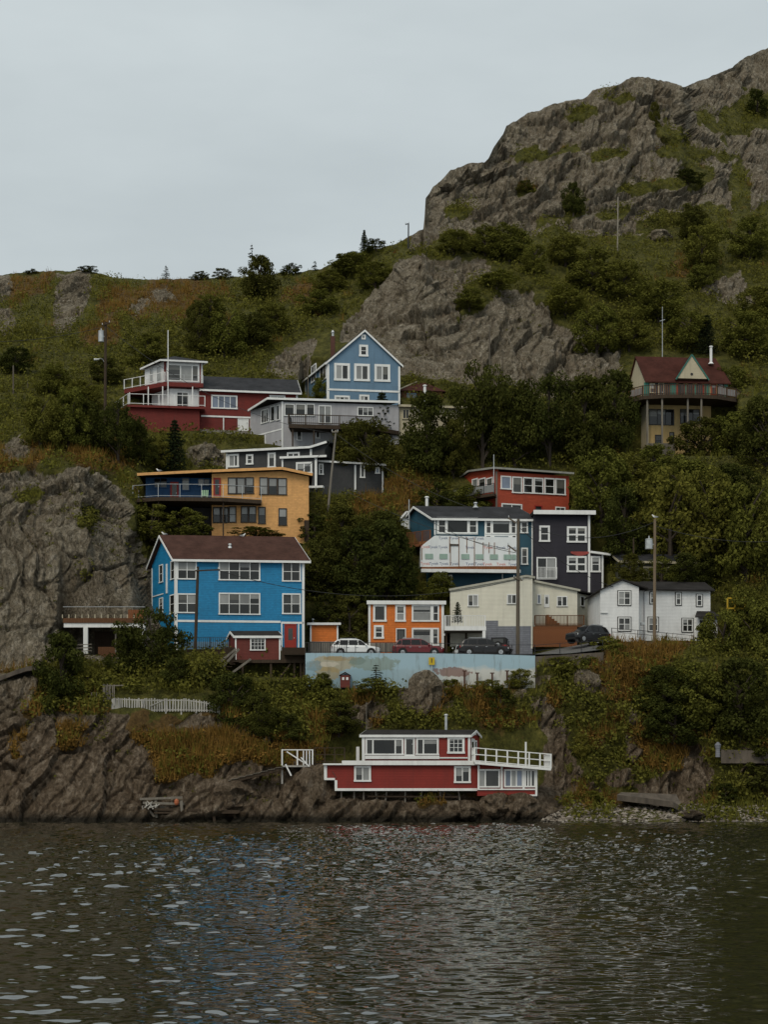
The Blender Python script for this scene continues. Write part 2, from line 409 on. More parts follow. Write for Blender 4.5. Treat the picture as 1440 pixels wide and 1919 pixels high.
# zones of bare rock and of rusty heath, in the photograph's own layout
ROCK = {
    'crag': [[(770, 470), (797, 300), (900, 250), (1100, 120), (1300, 60), (1700, 0), (1700, 330), (1440, 385), (1380, 405), (1330, 385), (1250, 405), (1200, 445), (1130, 440), (1040, 425), (1000, 440), (930, 440), (870, 440), (800, 455)]],
    'rock_face': [[(640, 605), (690, 560), (760, 497), (850, 486), (920, 492), (935, 512), (880, 530), (860, 590), (900, 585), (940, 540), (1000, 535), (1030, 600), (1110, 615), (1165, 655), (1165, 700), (1100, 740), (1000, 745), (860, 720), (750, 705), (690, 640), (640, 640)],
                  [(490, 705), (500, 675), (535, 640), (590, 640), (575, 700), (530, 715)]],
    'cliff': [[(-900, 900), (0, 885), (60, 872), (110, 874), (150, 880), (205, 890), (255, 960), (250, 990), (285, 1050), (300, 1150), (292, 1235), (230, 1245), (120, 1232), (70, 1248), (0, 1262), (-900, 1280)]],
    'rock_outcrop': [[(108, 515), (160, 508), (172, 540), (160, 580), (130, 622), (104, 622), (98, 590)], [(-60, 525), (20, 515), (20, 545), (0, 570), (-60, 580)], [(0, 585), (18, 580), (28, 615), (10, 630)],
                     [(240, 585), (262, 560), (285, 560), (265, 590)], [(280, 548), (310, 540), (325, 565), (290, 570)], [(1315, 545), (1350, 520), (1390, 505), (1415, 540), (1420, 575), (1375, 575)], [(10, 835), (40, 820), (55, 850), (20, 870)],
                     [(355, 850), (385, 832), (425, 842), (425, 875), (370, 878)]],
    'sea_cliff': [[(-900, 1262), (0, 1262), (70, 1248), (80, 1330), (150, 1340), (300, 1330), (410, 1345), (520, 1380), (560, 1400), (620, 1440), (640, 1490), (1010, 1485), (1030, 1380), (960, 1300), (1000, 1270), (1110, 1245), (1160, 1270), (1190, 1330), (1330, 1390), (1340, 1450), (1330, 1500), (1060, 1512), (1020, 1560), (1020, 1640), (-900, 1640)],
                  [(622, 1345), (660, 1318), (715, 1300), (730, 1340), (690, 1362), (640, 1368)], [(735, 1280), (770, 1258), (860, 1290), (850, 1330), (800, 1350), (750, 1330)],
                  [(1380, 1400), (2400, 1380), (2400, 1500), (1390, 1490)]],
}
HEATH = [[(190, 545), (300, 525), (440, 525), (440, 560), (330, 600), (240, 600), (200, 640), (150, 640)], [(515, 540), (600, 515), (600, 570), (520, 570)], [(20, 520), (100, 515), (90, 560), (20, 570)],
         [(-60, 865), (70, 838), (200, 838), (260, 885), (260, 925), (210, 890), (140, 868), (60, 868), (0, 885)], [(690, 895), (760, 885), (800, 920), (760, 960), (660, 950)],
         [(970, 1240), (1000, 1285), (960, 1300), (880, 1310), (830, 1300), (840, 1290)], [(1140, 1195), (1300, 1200), (1230, 1260), (1180, 1310), (1100, 1290), (1120, 1230)], [(1190, 1350), (1290, 1350), (1290, 1440), (1200, 1440)], [(560, 1330), (640, 1345), (640, 1375), (590, 1385)], [(850, 1310), (960, 1315), (1000, 1350), (980, 1380), (900, 1350)],
         [(0, 1370), (60, 1370), (40, 1450), (0, 1450)], [(215, 1340), (420, 1345), (520, 1370), (600, 1410), (560, 1440), (430, 1450), (400, 1480), (290, 1480), (260, 1420), (230, 1390)], [(80, 1340), (200, 1340), (150, 1420), (90, 1430)],
         [(1260, 490), (1330, 488), (1335, 520), (1265, 525)], [(740, 420), (800, 420), (800, 440), (740, 440)], [(1120, 235), (1200, 215), (1240, 230), (1120, 260)], [(930, 330), (1020, 320), (1000, 345), (940, 350)]]
GREEN_ON_ROCK = [[(1050, 380), (1075, 330), (1100, 340), (1095, 400), (1060, 420)], [(1240, 190), (1256, 200), (1262, 260), (1240, 262)], [(1340, 200), (1440, 160), (1700, 150), (1700, 240), (1380, 250), (1340, 240)],
                 [(1150, 340), (1290, 330), (1350, 300), (1340, 345), (1260, 360), (1150, 370)], [(1200, 270), (1330, 270), (1370, 300), (1250, 300)], [(1390, 300), (1410, 420), (1370, 420), (1360, 330)],
                 [(1280, 195), (1340, 210), (1360, 270), (1300, 220)], [(975, 350), (1000, 345), (1005, 365), (975, 370)], [(1130, 180), (1190, 170), (1190, 195), (1130, 200)], [(1010, 290), (1080, 270), (1085, 280), (1020, 305)],
                 [(140, 955), (180, 960), (185, 990), (200, 1010), (140, 990)], [(30, 925), (90, 915), (80, 940), (20, 945)], [(150, 1060), (170, 1060), (165, 1095), (150, 1090)], [(1000, 400), (1060, 395), (1050, 430), (1000, 430)],
                 [(870, 540), (905, 530), (940, 545), (900, 575), (865, 590)], [(840, 400), (880, 380), (900, 395), (870, 420)], [(1100, 290), (1180, 280), (1190, 292), (1110, 305)], [(960, 290), (1010, 275), (1015, 290), (970, 305)], [(1120, 400), (1190, 385), (1200, 400), (1130, 415)], [(1060, 215), (1120, 205), (1125, 220), (1070, 232)], [(1180, 405), (1260, 400), (1240, 440), (1190, 440)], [(1062, 1275), (1185, 1320), (1180, 1430), (1120, 1470), (1075, 1440), (1058, 1350)], [(1190, 1330), (1280, 1340), (1270, 1440), (1200, 1450)]]
wob = 11 * fbm(PX * 0.02, PY * 0.02, 0 * PX + 1.5, 4)
masks = {k: np.max([polysd(PX, PY, q) for q in v], axis=0) for k, v in ROCK.items()}
names_r = list(masks)
sdall = np.array([masks[k] for k in names_r])
greend = np.max([polysd(PX, PY, q) for q in GREEN_ON_ROCK], axis=0)
rockd = np.minimum(sdall.max(0) + wob, -(greend + wob * 1.5 - 3))
big = fbm(GX * 0.16 + 3, GY * 0.1, GZ * 0.16, 3)
inner = np.where(masks['sea_cliff'] > -5, 16.0, 0) + np.where(masks['crag'] > 0, 5.0, 0) + np.where(masks['rock_face'] > 0, 6.0, 0)
rockd = np.where(big > 0.42, rockd - inner * (big - 0.42) * 9, rockd)
heathd = np.max([polysd(PX, PY, q) for q in HEATH], axis=0) + 2.0 * wob
rockd = np.where(masks['sea_cliff'] > -20, np.minimum(rockd, 24 - heathd + 1.2 * wob), rockd)
shelf = fbm(GX * 0.3, GY * 0.3, GZ * 0.3 + 40, 3)
rockd = np.where((masks['sea_cliff'] > -20) & (PY < 1515), rockd - np.clip(shelf - 0.22, 0, 1) * 70, rockd)
rock = sstep(-5, 6, rockd)
heath = np.clip(sstep(-12, 14, heathd), 0, 1)
shelf = fbm(GX * 0.3, GY * 0.3, GZ * 0.3 + 40, 3)
heath = np.maximum(heath, np.where(masks['sea_cliff'] > -10, sstep(0.15, 0.5, shelf) * 0.9, sstep(0.45, 0.8, shelf) * 0.5))

# normals of the smooth sheet
def sheet_normals(X, Y, Z):
    Pm = np.stack([X, Y, Z], -1)
    du = np.gradient(Pm, axis=1); dv = np.gradient(Pm, axis=0)
    n = np.cross(du, dv); n /= np.linalg.norm(n, axis=-1)[..., None] + 1e-9
    return n
_b = lambda A: blur(blur(A, 5, 0), 5, 1)
n0 = sheet_normals(_b(GX), _b(GY), _b(GZ))
n0[n0[..., 1] > 0] *= -1
# rock relief: blocks of every size, each with its own proud face and tilt, split by leaning joints
def blocks(X, Y, Z, seed, tilt):
    rs = np.random.RandomState(seed)
    tab = rs.rand(4096, 7)
    xi, yi, zi = np.floor(X).astype(int), np.floor(Y).astype(int), np.floor(Z).astype(int)
    bd = np.full(X.shape, 1e9); sd2 = np.full(X.shape, 1e9); bo = np.zeros(X.shape)
    for i in (-1, 0, 1):
        for j in (-1, 0, 1):
            for k in (-1, 0, 1):
                cx, cy, cz = xi + i, yi + j, zi + k
                h = tab[(cx * 73856093 ^ cy * 19349663 ^ cz * 83492791) & 4095]
                dx, dy, dz = X - cx - h[..., 0], Y - cy - h[..., 1], Z - cz - h[..., 2]
                d = dx * dx + dy * dy + dz * dz
                o = (h[..., 3] - 0.5) + tilt * ((h[..., 4] - 0.5) * dx + (h[..., 6] - 0.35) * dz)
                near = d < bd
                sd2 = np.where(near, bd, np.minimum(sd2, d)); bo = np.where(near, o, bo); bd = np.where(near, d, bd)
    return bo, np.sqrt(sd2) - np.sqrt(bd)
lean = np.where(masks['cliff'] > -6, -0.22, np.where(PX > 560, 0.45, 0.6))
w1 = fbm(GX * 0.12, GY * 0.12, GZ * 0.12, 3); w2 = fbm(GX * 0.12 + 50, GY * 0.12, GZ * 0.12, 3); w3 = fbm(GX * 0.6, GY * 0.6, GZ * 0.6 + 7, 3)
S_ = np.where((masks['crag'] > -25) | (masks['rock_face'] > -25), 1.75, np.where(masks['cliff'] > -6, 1.5, 1.0))
a1 = GX - lean * GZ + 1.2 * w1 + 0.12 * w3; a2 = GZ + lean * GX * 0.6 + 1.2 * w2 + 0.12 * w3
a1 = a1 / S_; a2 = a2 / S_
b1, e1 = blocks(a1 / 7.5, GY / 14, a2 / 7.0, 1, 1.0)
b2, e2 = blocks(a1 / 2.6, GY / 6, a2 / 3.0, 2, 1.2)
b3, e3 = blocks(a1 / 0.95, GY / 2.5, a2 / 1.15, 3, 1.2)
r4 = fbm(a1 * 1.6, GY * 0.8, a2 * 0.9, 3)
r5 = 1 - np.abs(pnoise(a1 * 0.5 + 9, GY * 0.1, a2 * 0.16)) * 2
saw = lambda t: (t - np.floor(t)) - 0.5
jn = fbm(GX * 0.05, GY * 0.05, GZ * 0.05 + 21, 3)
q1 = saw(a1 / 5.2 + 1.1 * jn); q2 = saw(a1 / 1.7 + 1.4 * jn + 0.5 * b1); q3 = saw(a1 / 0.62 + b2)
l1 = saw(-a2 / 6.5 + 1.3 * jn + 0.8 * b1); l2 = saw(-a2 / 2.3 + jn + b2 * 1.2)
ledgy = np.where(masks['crag'] > -20, 1.0, 0.45)
rel = (1.5 * b1 + 0.7 * b2 + 0.3 * b3 + 0.10 * r4 + np.where(masks['sea_cliff'] > -20, 1.5, 1.2) * q1 + np.where(masks['sea_cliff'] > -20, 0.6, 0.45) * q2 + 0.14 * q3 + ledgy * (1.3 * l1 + 0.45 * l2)
       - 0.75 * (1 - sstep(0, 0.04, e1)) - 0.4 * (1 - sstep(0, 0.05, e2)))
soft = 0.5 * fbm(GX * 0.2, GY * 0.2, GZ * 0.2 + 9, 4) + 0.12 * fbm(GX * 1.1, GY * 1.1, GZ * 1.1, 2)
scale = np.clip((GY - 110) / 60, 0.6, 1.0) * np.where(S_ > 1.6, 1.25, 1.0)
calm = sstep(1200, 1160, PY) + sstep(1245, 1285, PY)          # terrace with the road stays level
calm = np.where(PX > 540, np.clip(calm, 0, 1), 1)
calm *= np.where((masks['crag'] > -30), 1, np.clip((PY - ridge[None, :]) / 30, 0.2, 1))
calm = np.where((PX > 600) & (PX < 1040) & (PY > 1365) & (PY < 1495), 0.25, calm)
calm = calm * (1 - 0.8 * plot)
calm = calm * (1 - 0.8 * sstep(772, 786, PX) * sstep(816, 802, PX) * sstep(470, 430, PY))
calm = calm * sstep(0, 25, PY - ridge[None, :] + 4)
disp = (rock * rel * scale + (1 - rock) * soft) * calm
hid = np.array([0.12])
GX = GX + n0[..., 0] * disp; GY = GY + n0[..., 1] * disp; GZ = GZ + n0[..., 2] * disp * 0.6

# the road terrace: ground is cut down under the road
ROADX = [(535, 15.3, 15.3), (900, 15.3, 15.3), (980, 15.3, 15.7), (1060, 15.4, 16.7), (1125, 15.8, 17.3), (1140, 15.9, 17.5)]
def road_z(X, Y):
    px = 720 + X * F / 156.0
    xs = [a for a, _, _ in ROADX]
    z0 = np.interp(px, xs, [b for _, b, _ in ROADX]); z1 = np.interp(px, xs, [c for _, _, c in ROADX])
    return z0 + (z1 - z0) * np.clip((Y - 153.2) / 9.3, 0, 1)
pxr = 720 + GX * F / 156.0
inroad = (GY > 152.0) & (GY < 163.2) & (pxr > 540) & (pxr < 1136)
GZ = np.where(inroad, np.minimum(GZ, road_z(GX, GY) - 0.12), GZ)

def ground(px, py):
    """point of the terrain seen at a photo position"""
    j = np.clip(np.searchsorted(pxs, px) - 1, 0, len(pxs) - 2)
    fx = (px - pxs[j]) / (pxs[j + 1] - pxs[j])
    rg = ridge[j] * (1 - fx) + ridge[j + 1] * fx
    t = row_of(py, rg)
    i = np.clip(np.floor(t).astype(int), 0, NR - 2); fy = t - i
    o = []
    for A in (GX, GY, GZ):
        o.append((A[i, j] * (1 - fx) + A[i, j + 1] * fx) * (1 - fy) + (A[i + 1, j] * (1 - fx) + A[i + 1, j + 1] * fx) * fy)
    return np.stack(o, -1)
def look(A, px, py):
    j = np.clip(np.searchsorted(pxs, px) - 1, 0, len(pxs) - 2)
    t = row_of(py, ridge[j])
    return A[np.clip(t.astype(int), 0, NR - 1), j]

# sheet plus the far side of the hill
back = []
for dy, dz, sh in ((3, -0.4, 1), (12, -4, 1), (40, -20, 1), (140, -1e3, 1)):
    z = np.maximum(GZ[-1] + dz, -2.0); back.append((GX[-1] * (1 + dy / GY[-1]), GY[-1] + dy, z))
FX = np.vstack([GX] + [b[0][None] for b in back]); FY = np.vstack([GY] + [b[1][None] for b in back]); FZ = np.vstack([GZ] + [b[2][None] for b in back])
pad = lambda A: np.vstack([A] + [A[-1:]] * len(back))
fr, fh = pad(rock), pad(heath)
nrow, ncol = FX.shape
vn = sheet_normals(FX, FY, FZ).reshape(-1, 3)
V = np.stack([FX, FY, FZ], -1).reshape(-1, 3)
idx = np.arange(nrow * ncol).reshape(nrow, ncol)
Q = np.stack([idx[:-1, :-1], idx[:-1, 1:], idx[1:, 1:], idx[1:, :-1]], -1).reshape(-1, 4)
reg = np.argmax(sdall, 0); reg = np.where(sdall.max(0) + wob * 0.3 > -2, reg, -1)
regf = np.vstack([reg] + [np.full((1, ncol), -1)] * len(back))[:-1, :-1].reshape(-1)

def np_mesh(name, v, faces, m, attrs=None, normals=None, smooth=True):
    me = bpy.data.meshes.new(name)
    nf, k = faces.shape
    me.vertices.add(len(v)); me.vertices.foreach_set('co', v.astype(np.float32).ravel())
    me.loops.add(nf * k); me.loops.foreach_set('vertex_index', faces.astype(np.int32).ravel())
    me.polygons.add(nf); me.polygons.foreach_set('loop_start', np.arange(0, nf * k, k, dtype=np.int32))
    me.update(calc_edges=True)
    for an, av in (attrs or {}).items():
        a = me.attributes.new(an, 'FLOAT', 'POINT'); a.data.foreach_set('value', av.astype(np.float32).ravel())
    me.polygons.foreach_set('use_smooth', [smooth] * nf)
    if normals is not None: me.normals_split_custom_set_from_vertices(normals.astype(np.float32).tolist())
    me.materials.append(m)
    o = bpy.data.objects.new(name, me); C.objects.link(o)
    return o

def terrain_mat():
    m, nt, b = newmat('hill_ground')
    co = N(nt, 'ShaderNodeNewGeometry').outputs['Position']
    ra = N(nt, 'ShaderNodeAttribute', attribute_name='rock').outputs['Fac']
    ha = N(nt, 'ShaderNodeAttribute', attribute_name='heath').outputs['Fac']
    tilt = N(nt, 'ShaderNodeMapping', {'Vector': co, 'Rotation': (0, R(-24), 0), 'Scale': (1, 0.5, 0.5)}).outputs[0]
    n1 = noise(nt, co, 0.22, 6, 0.6, 0.4); n2 = noise(nt, tilt, 1.6, 9, 0.74, 0.5); n3 = noise(nt, co, 3.8, 7, 0.75)
    ck2 = noise(nt, co, 4.5, 5, 0.6, 1.5)
    ck = noise(nt, tilt, 2.2, 6, 0.6, 1.2)
    crack = ramp(nt, mth(nt, 'ABSOLUTE', mth(nt, 'SUBTRACT', ck, 0.5)), [(0.0, 0.0), (0.035, 1.0)])
    crack = mth(nt, 'MULTIPLY', crack, ramp(nt, mth(nt, 'ABSOLUTE', mth(nt, 'SUBTRACT', ck2, 0.5)), [(0.0, 0.5), (0.02, 1.0)]))
    rk = ramp(nt, n2, [(0.28, (0.07, 0.055, 0.037)), (0.43, (0.2, 0.168, 0.118)), (0.56, (0.31, 0.268, 0.2)), (0.72, (0.52, 0.475, 0.4))])
    rk = mixc(nt, ramp(nt, n1, [(0.45, 0.0), (0.65, 0.3)]), rk, (0.15, 0.1, 0.06))
    rk = mixc(nt, ramp(nt, n3, [(0.5, 0.0), (0.7, 0.75)]), rk, (0.045, 0.04, 0.026))
    rk = mixc(nt, ramp(nt, noise(nt, co, 1.7, 5, 0.7), [(0.63, 0.0), (0.72, 0.55)]), rk, (0.36, 0.35, 0.33))
    rk = mixc(nt, mth(nt, 'MULTIPLY', mth(nt, 'SUBTRACT', 1.0, crack), 0.6), rk, (0.03, 0.026, 0.018))
    zz = N(nt, 'ShaderNodeSeparateXYZ', {0: co}).outputs[2]
    low = ramp(nt, mth(nt, 'MULTIPLY', mth(nt, 'ADD', zz, mth(nt, 'MULTIPLY', n1, 10.0)), 0.03), [(0.35, 0.75), (0.62, 0.0)])
    rk = mixc(nt, low, rk, ramp(nt, n2, [(0.32, (0.04, 0.027, 0.016)), (0.5, (0.13, 0.088, 0.056)), (0.68, (0.3, 0.235, 0.17))]))
    # tide mark: weed and wet stone just above the water
    z = N(nt, 'ShaderNodeSeparateXYZ', {0: co}).outputs[2]
    wet = ramp(nt, mth(nt, 'ADD', mth(nt, 'MULTIPLY', z, 0.3), mth(nt, 'MULTIPLY', n3, 0.25)), [(0.22, 1.0), (0.42, 0.0)])
    rk = mixc(nt, mth(nt, 'MULTIPLY', wet, 0.9), rk, (0.013, 0.012, 0.008))
    gr = ramp(nt, noise(nt, co, 0.9, 6, 0.7), [(0.3, (0.036, 0.037, 0.008)), (0.5, (0.09, 0.088, 0.019)), (0.7, (0.165, 0.148, 0.036))])
    he = ramp(nt, noise(nt, co, 1.2, 6, 0.72), [(0.3, (0.05, 0.032, 0.011)), (0.5, (0.13, 0.08, 0.028)), (0.7, (0.2, 0.13, 0.048))])
    hf = ramp(nt, mth(nt, 'ADD', ha, mth(nt, 'MULTIPLY', mth(nt, 'SUBTRACT', n3, 0.5), 1.3)), [(0.35, 0.0), (0.65, 1.0)])
    veg = mixc(nt, hf, gr, he)
    rf = ramp(nt, mth(nt, 'ADD', ra, mth(nt, 'MULTIPLY', mth(nt, 'SUBTRACT', n2, 0.5), 0.9)), [(0.4, 0.0), (0.55, 1.0)])
    nt.links.new(mixc(nt, rf, veg, rk), b.inputs['Base Color'])
    h = mth(nt, 'ADD', mth(nt, 'MULTIPLY', n2, 1.0), mth(nt, 'MULTIPLY', n3, 0.6))
    h = mth(nt, 'ADD', h, mth(nt, 'MULTIPLY', crack, 0.25))
    bp = N(nt, 'ShaderNodeBump', {'Height': h, 'Strength': 1.0, 'Distance': 0.4}); nt.links.new(bp.outputs[0], b.inputs['Normal'])
    b.inputs['Roughness'].default_value = 0.92; b.inputs['Specular IOR Level'].default_value = 0.15
    return m
M_ground = terrain_mat()
for rid, nm in [(-1, 'hillside')] + list(enumerate(names_r)):
    f = Q[regf == rid]
    used, inv = np.unique(f, return_inverse=True)
    o = np_mesh(nm, V[used], inv.reshape(-1, 4), M_ground, {'rock': fr.ravel()[used], 'heath': fh.ravel()[used]}, vn[used])
    o['kind'] = 'structure'

# ------------------------------------------------------------------ water
def make_water():
    ys = [-40, -10, 4, 9]
    y = 12.0
    while y < 146: ys.append(y); y *= 1.0036
    ys += [150, 200]
    ys = np.array(ys)
    a = np.concatenate([[-3, -1.6], np.linspace(-1.0, -0.262, 56)[:-1], np.linspace(-0.262, 0.262, 376), np.linspace(0.262, 1.0, 56)[1:], [1.6, 3]])
    Yg = np.repeat(ys[:, None], len(a), 1); Xg = a[None, :] * (Yg + np.where(Yg < 12, 20 * (12 - Yg) / 52, 0))
    step = np.gradient(ys)[:, None]; stx = np.clip(np.gradient(Xg, axis=1), 0.001, None)
    rs = np.random.RandomState(3)
    Z = np.zeros_like(Yg)
    lams = np.exp(rs.uniform(math.log(0.19), math.log(1.6), 120))
    gust = 0.60 + 1.0 * sstep(22, 80, Yg) + 0.5 * pnoise(Xg * 0.035, Yg * 0.012, 0 * Xg) + 0.2 * pnoise(Xg * 0.16, Yg * 0.05, 0 * Xg)
    for L in lams:
        th = rs.normal(0, 0.66) + 0.15
        kx_, ky_ = 2 * math.pi / L * math.sin(th), 2 * math.pi / L * math.cos(th)
        sl = 0.0275
        vis = np.clip((L / (np.maximum(step * abs(math.cos(th)), stx * abs(math.sin(th))) + 1e-6) - 1.6) / 1.0, 0, 1)
        ph = kx_ * Xg + ky_ * Yg + rs.uniform(0, 6.28)
        Z += vis * sl * (np.clip(Yg / 60, 0.35, 1) if L > 0.65 else 1.0) * L / (2 * math.pi) * np.sin(ph)
    Z *= gust * np.clip((Yg - 5) / 8, 0, 1)
    v = np.stack([Xg, Yg, Z], -1).reshape(-1, 3)
    ix = np.arange(v.shape[0]).reshape(Yg.shape)
    q = np.stack([ix[:-1, :-1], ix[:-1, 1:], ix[1:, 1:], ix[1:, :-1]], -1).reshape(-1, 4)
    m, nt, b = newmat('harbour_water')
    co = N(nt, 'ShaderNodeNewGeometry').outputs['Position']
    s1 = N(nt, 'ShaderNodeMapping', {'Vector': co, 'Rotation': (0, 0, R(12)), 'Scale': (0.75, 1.6, 1)}).outputs[0]
    n1 = noise(nt, s1, 1.5, 3, 0.5, 0.3); n2 = noise(nt, s1, 6.0, 2, 0.5)
    patch = ramp(nt, noise(nt, N(nt, 'ShaderNodeMapping', {'Vector': co, 'Scale': (1.0, 0.22, 1)}).outputs[0], 0.09, 2, 0.5), [(0.4, 0.35), (0.62, 1.0)])
    h = mth(nt, 'ADD', n1, mth(nt, 'MULTIPLY', n2, mth(nt, 'MULTIPLY', patch, 0.3)))
    bp = N(nt, 'ShaderNodeBump', {'Height': h, 'Strength': 0.22, 'Distance': 0.02}); nt.links.new(bp.outputs[0], b.inputs['Normal'])
    b.inputs['Base Color'].default_value = (0.02, 0.02, 0.012, 1)
    b.inputs['Roughness'].default_value = 0.04; b.inputs['IOR'].default_value = 2.0
    o = np_mesh('water', v, q, m); o['kind'] = 'structure'
make_water()
# ------------------------------------------------------------------ building materials
WHITE = paint('white_trim', (0.74, 0.75, 0.74), 0.5, 0.12)
WHITE_LAP = paint('white_clapboard', (0.7, 0.71, 0.71), 0.6, 0.14, 0.14)
BLUE = paint('bright_blue_shingle', (0.01, 0.2, 0.41), 0.6, 0.12, 0.17)
BLUE_SKIRT = paint('dusty_blue_boards', (0.1, 0.2, 0.3), 0.6, 0.2, 0.14)
STEEL_BLUE = paint('grey_blue_clapboard', (0.115, 0.205, 0.3), 0.6, 0.15, 0.13)
NAVY = paint('dark_blue_boards', (0.012, 0.06, 0.15), 0.6, 0.2, 0.14)
RED = paint('deep_red_shingle', (0.155, 0.015, 0.01), 0.65, 0.18, 0.15)
RED_B = paint('brick_red_clapboard', (0.21, 0.018, 0.011), 0.6, 0.18, 0.14)
MAROON = paint('brown_red_boards', (0.13, 0.025, 0.018), 0.7, 0.2, 0.14)
ORANGE_RED = paint('orange_red_shingle', (0.38, 0.06, 0.025), 0.6, 0.18, 0.15)
ORANGE = paint('orange_shingle', (0.62, 0.16, 0.02), 0.6, 0.12, 0.17)
YELLOW = paint('amber_shingle', (0.68, 0.36, 0.125), 0.6, 0.14, 0.17)
CREAM = paint('cream_clapboard', (0.64, 0.62, 0.52), 0.6, 0.12, 0.13)
BUFF = paint('buff_stucco', (0.52, 0.37, 0.16), 0.7, 0.2)
CREAM_TRIM = paint('cream_trim', (0.45, 0.4, 0.28), 0.6, 0.18, 0.14)
GREY_LAP = paint('light_grey_clapboard', (0.36, 0.36, 0.38), 0.6, 0.16, 0.13)
CHARCOAL = paint('charcoal_shingle', (0.05, 0.052, 0.054), 0.75, 0.25, 0.15)
BLACK_LAP = paint('near_black_clapboard', (0.024, 0.022, 0.032), 0.7, 0.22, 0.13)
TEAL = paint('dark_teal_clapboard', (0.018, 0.075, 0.115), 0.6, 0.2, 0.13)
GREEN_T = paint('green_teal_paint', (0.03, 0.15, 0.12), 0.6, 0.2)
RED_TRIM = paint('red_trim', (0.3, 0.03, 0.02), 0.6, 0.15)
DARK_TRIM = paint('dark_trim', (0.03, 0.028, 0.028), 0.6, 0.2)
BLOCK_GREY = paint('grey_concrete_block', (0.2, 0.21, 0.24), 0.85, 0.2, 0.2)
ROUGH_CONC = paint('dark_old_concrete', (0.12, 0.1, 0.08), 0.95, 0.5)
CONC = paint('weathered_concrete', (0.24, 0.22, 0.19), 0.9, 0.4)
WRAP = paint('white_house_wrap', (0.72, 0.75, 0.76), 0.5, 0.08)
ROOF_BROWN = shingle('brown_roof_shingle', (0.062, 0.032, 0.025))
ROOF_DARK = shingle('charcoal_roof_shingle', (0.035, 0.036, 0.04))
ROOF_RUST = shingle('russet_roof_shingle', (0.055, 0.02, 0.015))
ROOF_FELT = shingle('black_felt_roof', (0.028, 0.026, 0.025))
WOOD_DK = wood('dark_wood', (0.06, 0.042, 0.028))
WOOD_BR = wood('brown_wood', (0.13, 0.062, 0.03))
WOOD_RED = wood('stained_red_wood', (0.23, 0.09, 0.038))
WOOD_GREY = wood('grey_wood', (0.2, 0.18, 0.15))
WOOD_POLE = wood('pole_wood', (0.13, 0.11, 0.085))
WOOD_WHITE = paint('peeling_white_wood', (0.4, 0.39, 0.36), 0.7, 0.4)
IRON = plain('black_iron', (0.02, 0.02, 0.022), 0.5, 0.2)
STEEL = plain('galvanised_steel', (0.42, 0.44, 0.45), 0.45, 0.4)
RUBBER = plain('black_rubber', (0.012, 0.012, 0.012), 0.85)
G_DARK = glass('dark_window_glass', (0.012, 0.013, 0.012))
G_MID = glass('grey_window_glass', (0.035, 0.036, 0.034))
G_PALE = glass('curtained_window_glass', (0.22, 0.225, 0.22), 0.08, 0.3)
G_BLIND = glass('blind_behind_glass', (0.12, 0.118, 0.105), 0.09, 0.3)
G_BLUE = glass('pale_blue_window_glass', (0.15, 0.18, 0.24), 0.07, 0.35)
BRICK = plain('chimney_brick', (0.08, 0.035, 0.025), 0.9)
_wr = random.Random(11)

def wall_pts(a, b):
    w = Wall.__new__(Wall); a = Vector(a); b = Vector(b)
    w.A = Vector((a.x, a.y, 0)); B = Vector((b.x, b.y, 0))
    w.u = (B - w.A).normalized(); w.n = Vector((w.u.y, -w.u.x, 0)); w.L = (B - w.A).length
    return w

def wedge(mb, W, s0, s1, z0, zt, dep, sk=None, f=0.0):
    """house body behind a facade: zt is a height or heights (front a, front b, back b, back a)"""
    sk = sk or -W.n
    if not isinstance(zt, (tuple, list)): zt = (zt,) * 4
    g = [W.pt(s0, 0, f), W.pt(s1, 0, f)]; g += [g[1] + sk * dep, g[0] + sk * dep]
    up = lambda p, z: Vector((p.x, p.y, z))
    mb.hexa([up(p, z0) for p in g] + [up(p, z) for p, z in zip(g, zt)])
    return g

def slab(mb, p, th=0.14):
    p = [Vector(q) for q in p]; dn = Vector((0, 0, -th))
    mb.hexa([q + dn for q in p] + p)

